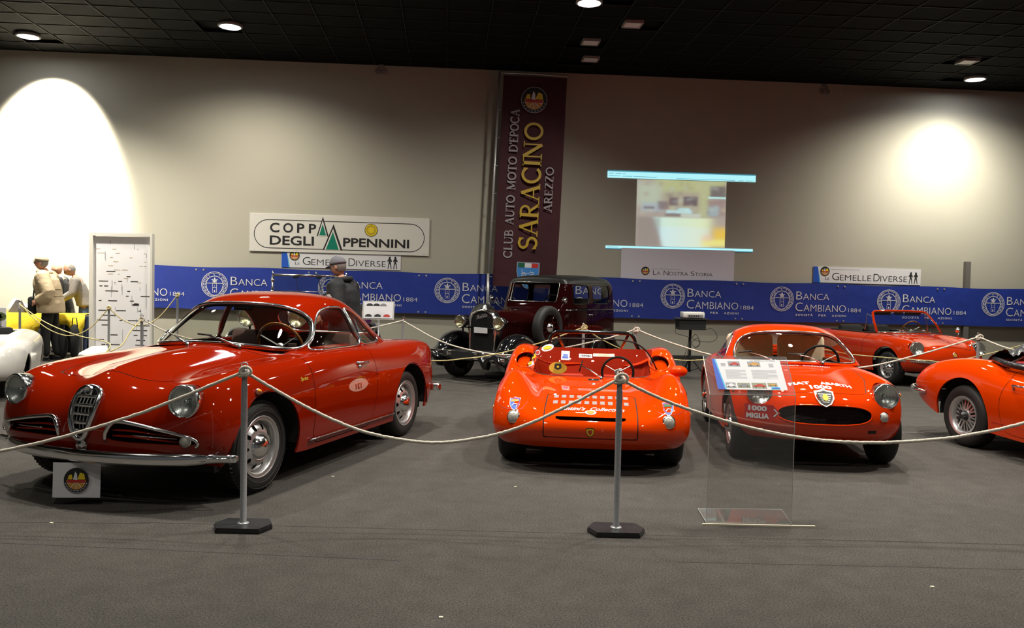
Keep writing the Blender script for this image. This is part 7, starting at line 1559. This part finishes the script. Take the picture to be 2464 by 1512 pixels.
# ================================================================ visitors
def skinmesh(name, pts, edges, rad, m, parent, root=0, sub=2):
    me = bpy.data.meshes.new(name); me.from_pydata([tuple(p) for p in pts], edges, []); me.update()
    o = bpy.data.objects.new(name, me); COL.objects.link(o); o.parent = parent
    sk = o.modifiers.new('skin', 'SKIN'); sk.use_smooth_shade = True
    if not me.skin_vertices: raise RuntimeError('no skin layer')
    for i, r in enumerate(rad):
        d = me.skin_vertices[0].data[i]; d.radius = (r, r) if not isinstance(r, tuple) else r; d.use_root = (i == root)
    s_ = o.modifiers.new('sub', 'SUBSURF'); s_.levels = sub; s_.render_levels = sub; me.materials.append(M[m] if isinstance(m, str) else m); return o
def head_mesh(name, parent, T, m, hairm=None, bald=0.):
    """ovoid skull with brow, sockets, nose, chin; +x is the face"""
    n, k = 30, 22; V = []; F = []
    for i in range(k + 1):
        a = PI * i / k
        for j in range(n):
            b_ = 2 * PI * j / n; x, y, z = math.sin(a) * math.cos(b_), math.sin(a) * math.sin(b_), math.cos(a)
            w = 1 - .22 * max(0, -z) ** 1.3; X_, Y_, Z_ = .098 * x * (w if x < 0 else 1 - .08 * max(0, -z)), .076 * y * w, .122 * z
            f = max(0, x)
            X_ += f ** 3 * (.022 * math.exp(-((y / .16) ** 2 + ((z + .22) / .17) ** 2)) + .012 * math.exp(-((y / .12) ** 2 + ((z + .02) / .15) ** 2)) - .010 * math.exp(-(((abs(y) - .38) / .17) ** 2 + ((z - .02) / .13) ** 2)) + .006 * math.exp(-((z - .2) / .1) ** 2) + .010 * math.exp(-((y / .3) ** 2 + ((z + .82) / .2) ** 2)) + .005 * math.exp(-((y / .25) ** 2 + ((z + .55) / .06) ** 2)))
            V.append((X_, Y_, Z_))
    F = [(i * n + j, (i + 1) * n + j, (i + 1) * n + (j + 1) % n, i * n + (j + 1) % n) for i in range(k) for j in range(n)]
    h = obj(name, [tuple(T @ Vector(v)) for v in V], F, m, parent, True)
    for s_ in (1, -1):
        g = G(); g.ball((0, 0, 0), .022, 10, T @ Matrix.Translation((-.005, s_ * .078, -.008)), (1, .35, 1.35)); g.make('ear', m, h, True)
        g = G(); g.ball((0, 0, 0), .011, 8, T @ Matrix.Translation((.082, s_ * .030, .004))); g.make('eye', 'ink', h, True)
    g = G(); g.box((.0965, 0, -.064), (.006, .045, .007), T); g.make('mouth', mat('lip', (.30, .10, .08), .5), h)
    if hairm:
        hv = []; keep = []
        for idx, v in enumerate(V):
            hv.append(tuple(T @ Vector((v[0] * 1.07 - .003, v[1] * 1.08, v[2] * 1.04 + .002))))
        for f in F:
            c = np.mean([V[q] for q in f], 0)
            if c[0] < .045 - .9 * max(0, .02 - c[2]) and c[2] > -.07 and not (bald and c[2] > .035 + .5 * (-c[0] - .02) and c[0] > -.075): keep.append(f)
        obj('hair', hv, keep, hairm, h, True)
    return h
def hand(parent, T, s_, m='skin'):
    """palm with four fingers of unequal length and a side thumb, half curled; local x runs along the fingers"""
    g = G(); g.box((.04, 0, 0), (.085, .080, .026), T, bev=.010)
    for k, (y, L) in enumerate(((.030, .070), (.010, .080), (-.010, .075), (-.029, .058))):
        g.tube([(.07, y * s_, 0), (.082 + L * .4, y * s_ * 1.1, -.004), (.082 + L * .75, y * s_ * 1.12, -.018), (.082 + L * .9, y * s_ * 1.1, -.036)], [.0095, .009, .008, .0065], 7, T=T)
    g.tube([(.012, .036 * s_, -.002), (.040, .060 * s_, -.010), (.066, .066 * s_, -.022)], [.012, .010, .008], 7, T=T); return g.make('hand', m, parent, True)
def person(name, label, loc, rz, H=1.75, lean=0., top='jacket', bottom='trousers', headp=0., armL=None, armR=None, puff=0., hem=.80, hairm='hair', bald=0., stride=.06, headyaw=0., kn=0.):
    t = thing(name, label, 'person', loc, rz); k = H / 1.75
    def P(x, y, z): 
        # lean the upper body about the hips
        z0 = .95
        if z > z0: d = z - z0; x, z = x + math.sin(lean) * d, z0 + math.cos(lean) * d
        return Vector((x * k, y * k, z * k))
    hip, wa, ch, ne, hb = P(0, 0, .93), P(.01, 0, 1.08), P(-.005, 0, 1.32), P(0, 0, 1.49), P(.015, 0, 1.57)
    L = {}
    for s_, fx in ((1, stride), (-1, -stride)):
        L[s_] = [P(0, s_ * .09, .90), P(fx * .5 + .02, s_ * .10, .49), P(fx - .02, s_ * .105, .10), P(fx + .11, s_ * .125, .035)]
    A = {1: armL or [(.0, .20, 1.42), (-.02, .26, 1.14), (.10, .24, .90)], -1: armR or [(.0, -.20, 1.42), (-.02, -.26, 1.14), (.10, -.24, .90)]}
    A = {s_: [P(*q) for q in A[s_]] for s_ in A}
    pts = [hip, wa, ch, ne, hb]; rad = [.125, .115, .135, .055, .058]; ed = [(0, 1), (1, 2), (2, 3), (3, 4)]
    for s_ in (1, -1):
        b0 = len(pts); pts += L[s_]; rad += [.085, .056, .040, .035]; ed += [(0, b0), (b0, b0 + 1), (b0 + 1, b0 + 2), (b0 + 2, b0 + 3)]
        b0 = len(pts); pts += A[s_]; rad += [.052, .040, .028]; ed += [(2, b0), (b0, b0 + 1), (b0 + 1, b0 + 2)]
    skinmesh('body', pts, ed, [r * k for r in rad], 'skin', t, sub=1)
    # top: torso rings and sleeves fused into one surface
    g = G(); rings = [(hem, .150 + puff, .185 + puff), (hem + .05, .155 + puff, .192 + puff), (.98, .150 + puff, .185 + puff), (1.10, .140 + puff, .172 + puff), (1.25, .148 + puff, .19 + puff), (1.37, .140 + puff * .8, .20 + puff * .6), (1.44, .105 + puff * .5, .155 + puff * .4), (1.50, .07, .078)]
    V = [P(.0 + .012 * (z > 1.2) + a * math.cos(q), b_ * math.sin(q), z) for z, a, b_ in rings for q in np.linspace(0, 2 * PI, 28, endpoint=False)]; nr = len(rings)
    g.add(V, [(i * 28 + q, i * 28 + (q + 1) % 28, (i + 1) * 28 + (q + 1) % 28, (i + 1) * 28 + q) for i in range(nr - 1) for q in range(28)] + [tuple(range(27, -1, -1)), tuple((nr - 1) * 28 + q for q in range(28))])
    for s_ in (1, -1):
        a, e, w = A[s_]; sh = a - Vector((0, s_ * .07, -.01)); g.tube([sh, a, a.lerp(e, .5), e + (a - e) * .06, e + (w - e) * .08, e.lerp(w, .55), e.lerp(w, .92)], [.085 + puff * .6, .082 + puff * .6, .070 + puff * .7, .062 + puff * .7, .062 + puff * .7, .052 + puff * .6, .044 + puff * .5], 14)
    o = g.make('jacket' if top != 'sweater' else 'sweater', top, t, True); md = o.modifiers.new('fuse', 'REMESH'); md.mode = 'VOXEL'; md.voxel_size = .014; md.use_smooth_shade = True; md = o.modifiers.new('soft', 'SMOOTH'); md.factor = .6; md.iterations = 6
    pts = [P(0, 0, 1.0), P(0, 0, .90)]; rad = [.14, .145]; ed = [(0, 1)]
    for s_ in (1, -1):
        b0 = len(pts); a, kn_, an, to = L[s_]; pts += [a, kn_, an - Vector((0, 0, .035))]; rad += [.108, .082, .070]; ed += [(1, b0), (b0, b0 + 1), (b0 + 1, b0 + 2)]
        g = G(); f = to - an; T = Matrix.Translation((an.x + .03, an.y, 0)) @ Matrix.Rotation(math.atan2(f.y, max(f.x, .01)) * .5, 4, 'Z'); g.ball((.02, 0, .045), .055, 14, T, (2.1, .85, .8)); g.box((.02, 0, .010), (.24, .088, .020), T, bev=.006); g.make('shoe', 'shoe', t, True)
        w, e = A[s_][2], A[s_][1]; d = (w - e).normalized(); X_ = d; Z_ = Vector((0, s_ * 1., .3)); Y_ = Z_.cross(X_).normalized(); Z_ = X_.cross(Y_); Tm = Matrix((X_, Y_, Z_)).transposed().to_4x4(); Tm.translation = w - d * .01; hand(t, Tm, s_)
    skinmesh('trousers', pts, ed, rad, bottom, t, root=1)
    Th = Matrix.Translation(P(.045, 0, 1.655)) @ Matrix.Rotation(headyaw, 4, 'Z') @ Matrix.Rotation(lean * .6 + headp, 4, 'Y') @ Matrix.Scale(k, 4)
    h = head_mesh('head', t, Th, 'skin', hairm, bald); return t, h, Th, P
def glasses(parent, Th, m='ink'):
    g = G()
    for s_ in (1, -1): g.tube([(.104, s_ * (.032 + .020 * math.cos(a)) , .004 + .017 * math.sin(a)) for a in np.linspace(0, 2 * PI, 14, endpoint=False)], .002, 5, closed=True, T=Th); g.tube([(.102, s_ * .052, .008), (.05, s_ * .078, .008), (0, s_ * .082, .004)], .002, 5, T=Th)
    g.tube([(.106, -.012, .008), (.106, .012, .008)], .002, 5, T=Th); g.make('glasses', m, parent, True)
def cap(parent, Th, m, brim=1.):
    V = []; n, k_ = 24, 7
    for i in range(k_ + 1):
        a = PI / 2 * i / k_
        for j in range(n): b_ = 2 * PI * j / n; V.append(tuple(Th @ Vector((-.004 + .112 * math.sin(a) * math.cos(b_), .090 * math.sin(a) * math.sin(b_), .035 + .098 * math.cos(a) * (1 + .12 * max(0, math.cos(b_)))))))
    F = [(i * n + j, (i + 1) * n + j, (i + 1) * n + (j + 1) % n, i * n + (j + 1) % n) for i in range(k_) for j in range(n)]; o = obj('cap', V, F, m, parent, True); md = o.modifiers.new('thick', 'SOLIDIFY'); md.thickness = .006
    g = G(); P_ = [(.08 + .085 * brim * math.cos(a), .075 * math.sin(a)) for a in np.linspace(-PI / 2, PI / 2, 14)]; g.prism(P_, .035, .041, Th @ Matrix.Rotation(.18, 4, 'Y')); g.make('peak', m, o, True); return o
# man in the beige quilted coat
t, h, Th, P = person('person', 'person in a beige quilted coat and cream cap standing by the yellow table', (-7.84, 14.12, 0), math.radians(190), 1.76, .15, 'coat', 'trousers', -.18,
    armL=[(.0, .21, 1.41), (-.10, .29, 1.13), (.14, .22, 1.0)], armR=[(.0, -.21, 1.41), (.02, -.27, 1.14), (.22, -.18, 1.02)], puff=.062, hem=.80)
cap(h, Th, 'hat', .5); glasses(h, Th)
for z in (.94, 1.08, 1.20):                                  # quilting seams of the coat
    c = P(.003, 0, z); G().tube([(c.x + .207 * math.cos(a), c.y + .245 * math.sin(a), c.z + .006 * math.sin(3 * a)) for a in np.linspace(0, 2 * PI, 28, endpoint=False)], .006, 6, closed=True).make('quilt_seam', mat('coat seam', (.26, .19, .11), .8), t, True)
c = P(.02, 0, 1.49); G().tube([(c.x + .095 * math.cos(a), c.y + .09 * math.sin(a), c.z + .012 * math.cos(a)) for a in np.linspace(0, 2 * PI, 20, endpoint=False)], .034, 8, closed=True).make('collar', 'coat', t, True)
g = G(); g.box((.25, .10, .93), (.10, .22, .30), bev=.04); g.tube([(.24, .12, 1.0), (.20, .14, 1.3), (.05, .08, 1.5)], .012, 6); tb = g.make('shoulder_bag', 'black', t, 'a')
# grey sweater, bending over the table
t, h, Th, P = person('person', 'balding person in a grey sweater bending over the yellow table', (-7.84, 15.28, 0), math.radians(200), 1.68, .34, 'sweater', 'denim', .45,
    armL=[(.0, .20, 1.42), (.12, .27, 1.18), (.34, .20, 1.05)], armR=[(.0, -.20, 1.42), (.16, -.26, 1.2), (.38, -.14, 1.08)], puff=.01, hem=.92, bald=1.)
glasses(h, Th)
t, h, Th, P = person('person', 'bald person mostly hidden behind the one in the grey sweater', (-8.36, 15.50, 0), math.radians(190), 1.66, .12, 'jacket', 'trousers', .2, hairm=None, puff=.0, hem=.85)
# man in the black jacket and grey cap
t, h, Th, P = person('person', 'person in a black jacket and grey cap looking left behind the dark red coupe', (-2.05, 10.25, 0), math.radians(165), 1.72, .10, 'jacket', mat('brown trousers', (.10, .075, .06), .8), .12,
    armL=[(.0, .21, 1.40), (-.05, .28, 1.12), (.20, .22, 1.02)], armR=[(.0, -.21, 1.40), (.02, -.27, 1.13), (.26, -.16, 1.06)], puff=.055, hem=.82)
cap(h, Th, 'capgrey'); glasses(h, Th)
c = P(.0, 0, 1.49); G().tube([(c.x + .10 * math.cos(a), c.y + .095 * math.sin(a), c.z + .018 * math.cos(a + PI)) for a in np.linspace(0, 2 * PI, 20, endpoint=False)], .036, 8, closed=True).make('collar', 'jacket', t, True)
g = G(); T = frame(P(-.02, .372, 1.26), (1, 0, -.6), (.4, .05, 1)); poly2(g, [(-.02, -.07), (.02, -.06), (.03, .07), (-.01, .06)], T, 0); poly2(g, [(-.02, -.07), (-.01, .06), (.03, .07), (.02, -.06)], T, -.002); g.make('sleeve_stripe', 'signwhite', t, label='pale stripe on the sleeve')

# ================================================================ table at the left
tb = thing('table', 'long table by the left wall hidden under a yellow cloth', 'table', (-8.47, 14.80, 0), .03)
G().box((0, 0, .74), (1.9, .50, .03)).make('tabletop', 'whitep', tb)
for x in (-.88, .88):
    for y in (-.2, .2): G().box((x, y, .365), (.04, .04, .73)).make('leg', 'steel', tb)
cl = thing('tablecloth', 'bright yellow cloth draped unevenly over the table at the left', 'tablecloth', (-8.47, 14.80, 0), .03)
V = []; F = []; n = 60
for i in range(n + 1):
    x = -.98 + 1.96 * i / n; fold = .022 * math.sin(x * 19) + .012 * math.sin(x * 41 + 1); hang = .16 + .50 * (1 / (1 + math.exp((x - .1) * 9))) + .30 * math.exp(-((x - .84) / .10) ** 2) + .12 * math.exp(-((x - .35) / .12) ** 2)
    V += [(x, .27, .765), (x, -.20, .772), (x, -.275, .760), (x, -.285 + fold * .5, .76 - hang * .5), (x, -.29 + fold, .76 - hang)]
F = [(i * 5 + k, (i + 1) * 5 + k, (i + 1) * 5 + k + 1, i * 5 + k + 1) for i in range(n) for k in range(4)]; o = obj('cloth', V, F, 'yellowcloth', cl, True); md = o.modifiers.new('thick', 'SOLIDIFY'); md.thickness = .004
for (x, h_, w_) in ((.28, .55, .26), (.62, .50, .20), (.84, .62, .18)):
    g = G(); V = []; T = Matrix.Translation((-8.35 + x, 14.28 - .02 * x, 0)); g.ball((0, 0, h_ / 2), h_ / 2, 14, T, (w_ / h_ * 1.0, .16 / h_ , 1)); g.tube([(-.05, 0, h_ * .9), (-.03, 0, h_ + .10), (.03, 0, h_ + .10), (.05, 0, h_ * .9)], .008, 6, T=T)
    tag(g.make('bag', 'black', None, True), 'dark bag standing on the floor %s' % {.28: 'below the yellow cloth, nearest the beige coat', .62: 'below the yellow cloth, the middle one of three', .84: 'below the yellow cloth beside the white slotted panel'}[x], 'bag', 'dark bags under the table')
pb_ = thing('poster_board', 'white board printed with a row of trees standing by the yellow table', 'poster', (-9.30, 14.30, .0), 0)
G().box((.28, 0, .62), (.62, .02, .50), bev=.003).make('board', 'white', pb_); g = G(); rp = random.Random(2)
for x in (.06, .28, .50):
    T = frame((x, -.012, .62), (1, 0, 0), (0, 0, 1)); disc(g, 0, .10, .10, T, 0, 14, .07)
    for k in range(5): disc(g, rp.uniform(-.08, .08), rp.uniform(.04, .15), .04, T, .001, 8)
g.make('tree_print', 'greenplant', pb_); g = G()
for x in (.06, .28, .50):
    T = frame((x, -.012, .62), (1, 0, 0), (0, 0, 1)); line2(g, [(0, -.08), (.01, .02), (-.02, .08)], .012, T, .002); poly2(g, [(-.08, -.13), (.08, -.13), (.06, -.09), (.0, -.07), (-.05, -.09)], T, .002)
g.make('car_print', 'ink', pb_); G().box((.28, .06, .185), (.5, .14, .37)).make('pedestal', 'white', pb_)
ez = thing('display_stand', 'small tilted white display card on a grey stand on the yellow table', 'sign', (-8.80, 14.72, .774), 0)
T = frame((-.12, 0, .10), (.8, .1, -.45), (.35, .3, .9)); G().box((.13, .09, 0), (.30, .20, .008), T).make('card', 'white', ez)
g = G(); g.add([(-.10, -.06, 0), (.16, -.06, 0), (.16, .10, 0), (-.10, .10, 0), (.02, -.02, .22), (.12, -.02, .22)], [(0, 1, 5, 4), (1, 2, 5), (3, 0, 4), (2, 3, 4, 5)]); g.make('stand', mat('stand grey', (.12, .11, .11), .6), ez)
g = G(); g.lathe([(0, .0), (.04, 0), (.045, .07), (.03, .09), (0, .09)], 16); o = g.make('cup', 'ink', None, True); o.location = (-8.58, 14.70, .774); tag(o, 'small dark round pot on the yellow table beside the beige coat', 'pot')
for k, (x, w_) in enumerate(((-9.25, .22), (-9.02, .16))):
    o = G().box((0, 0, .03), (w_, .18, .06), bev=.004).make('box', 'tape'); o.location = (x, 14.85, .774); tag(o, ['flat cream box at the left end of the yellow table', 'smaller cream box beside the tilted display card'][k], 'box', 'boxes on the table')
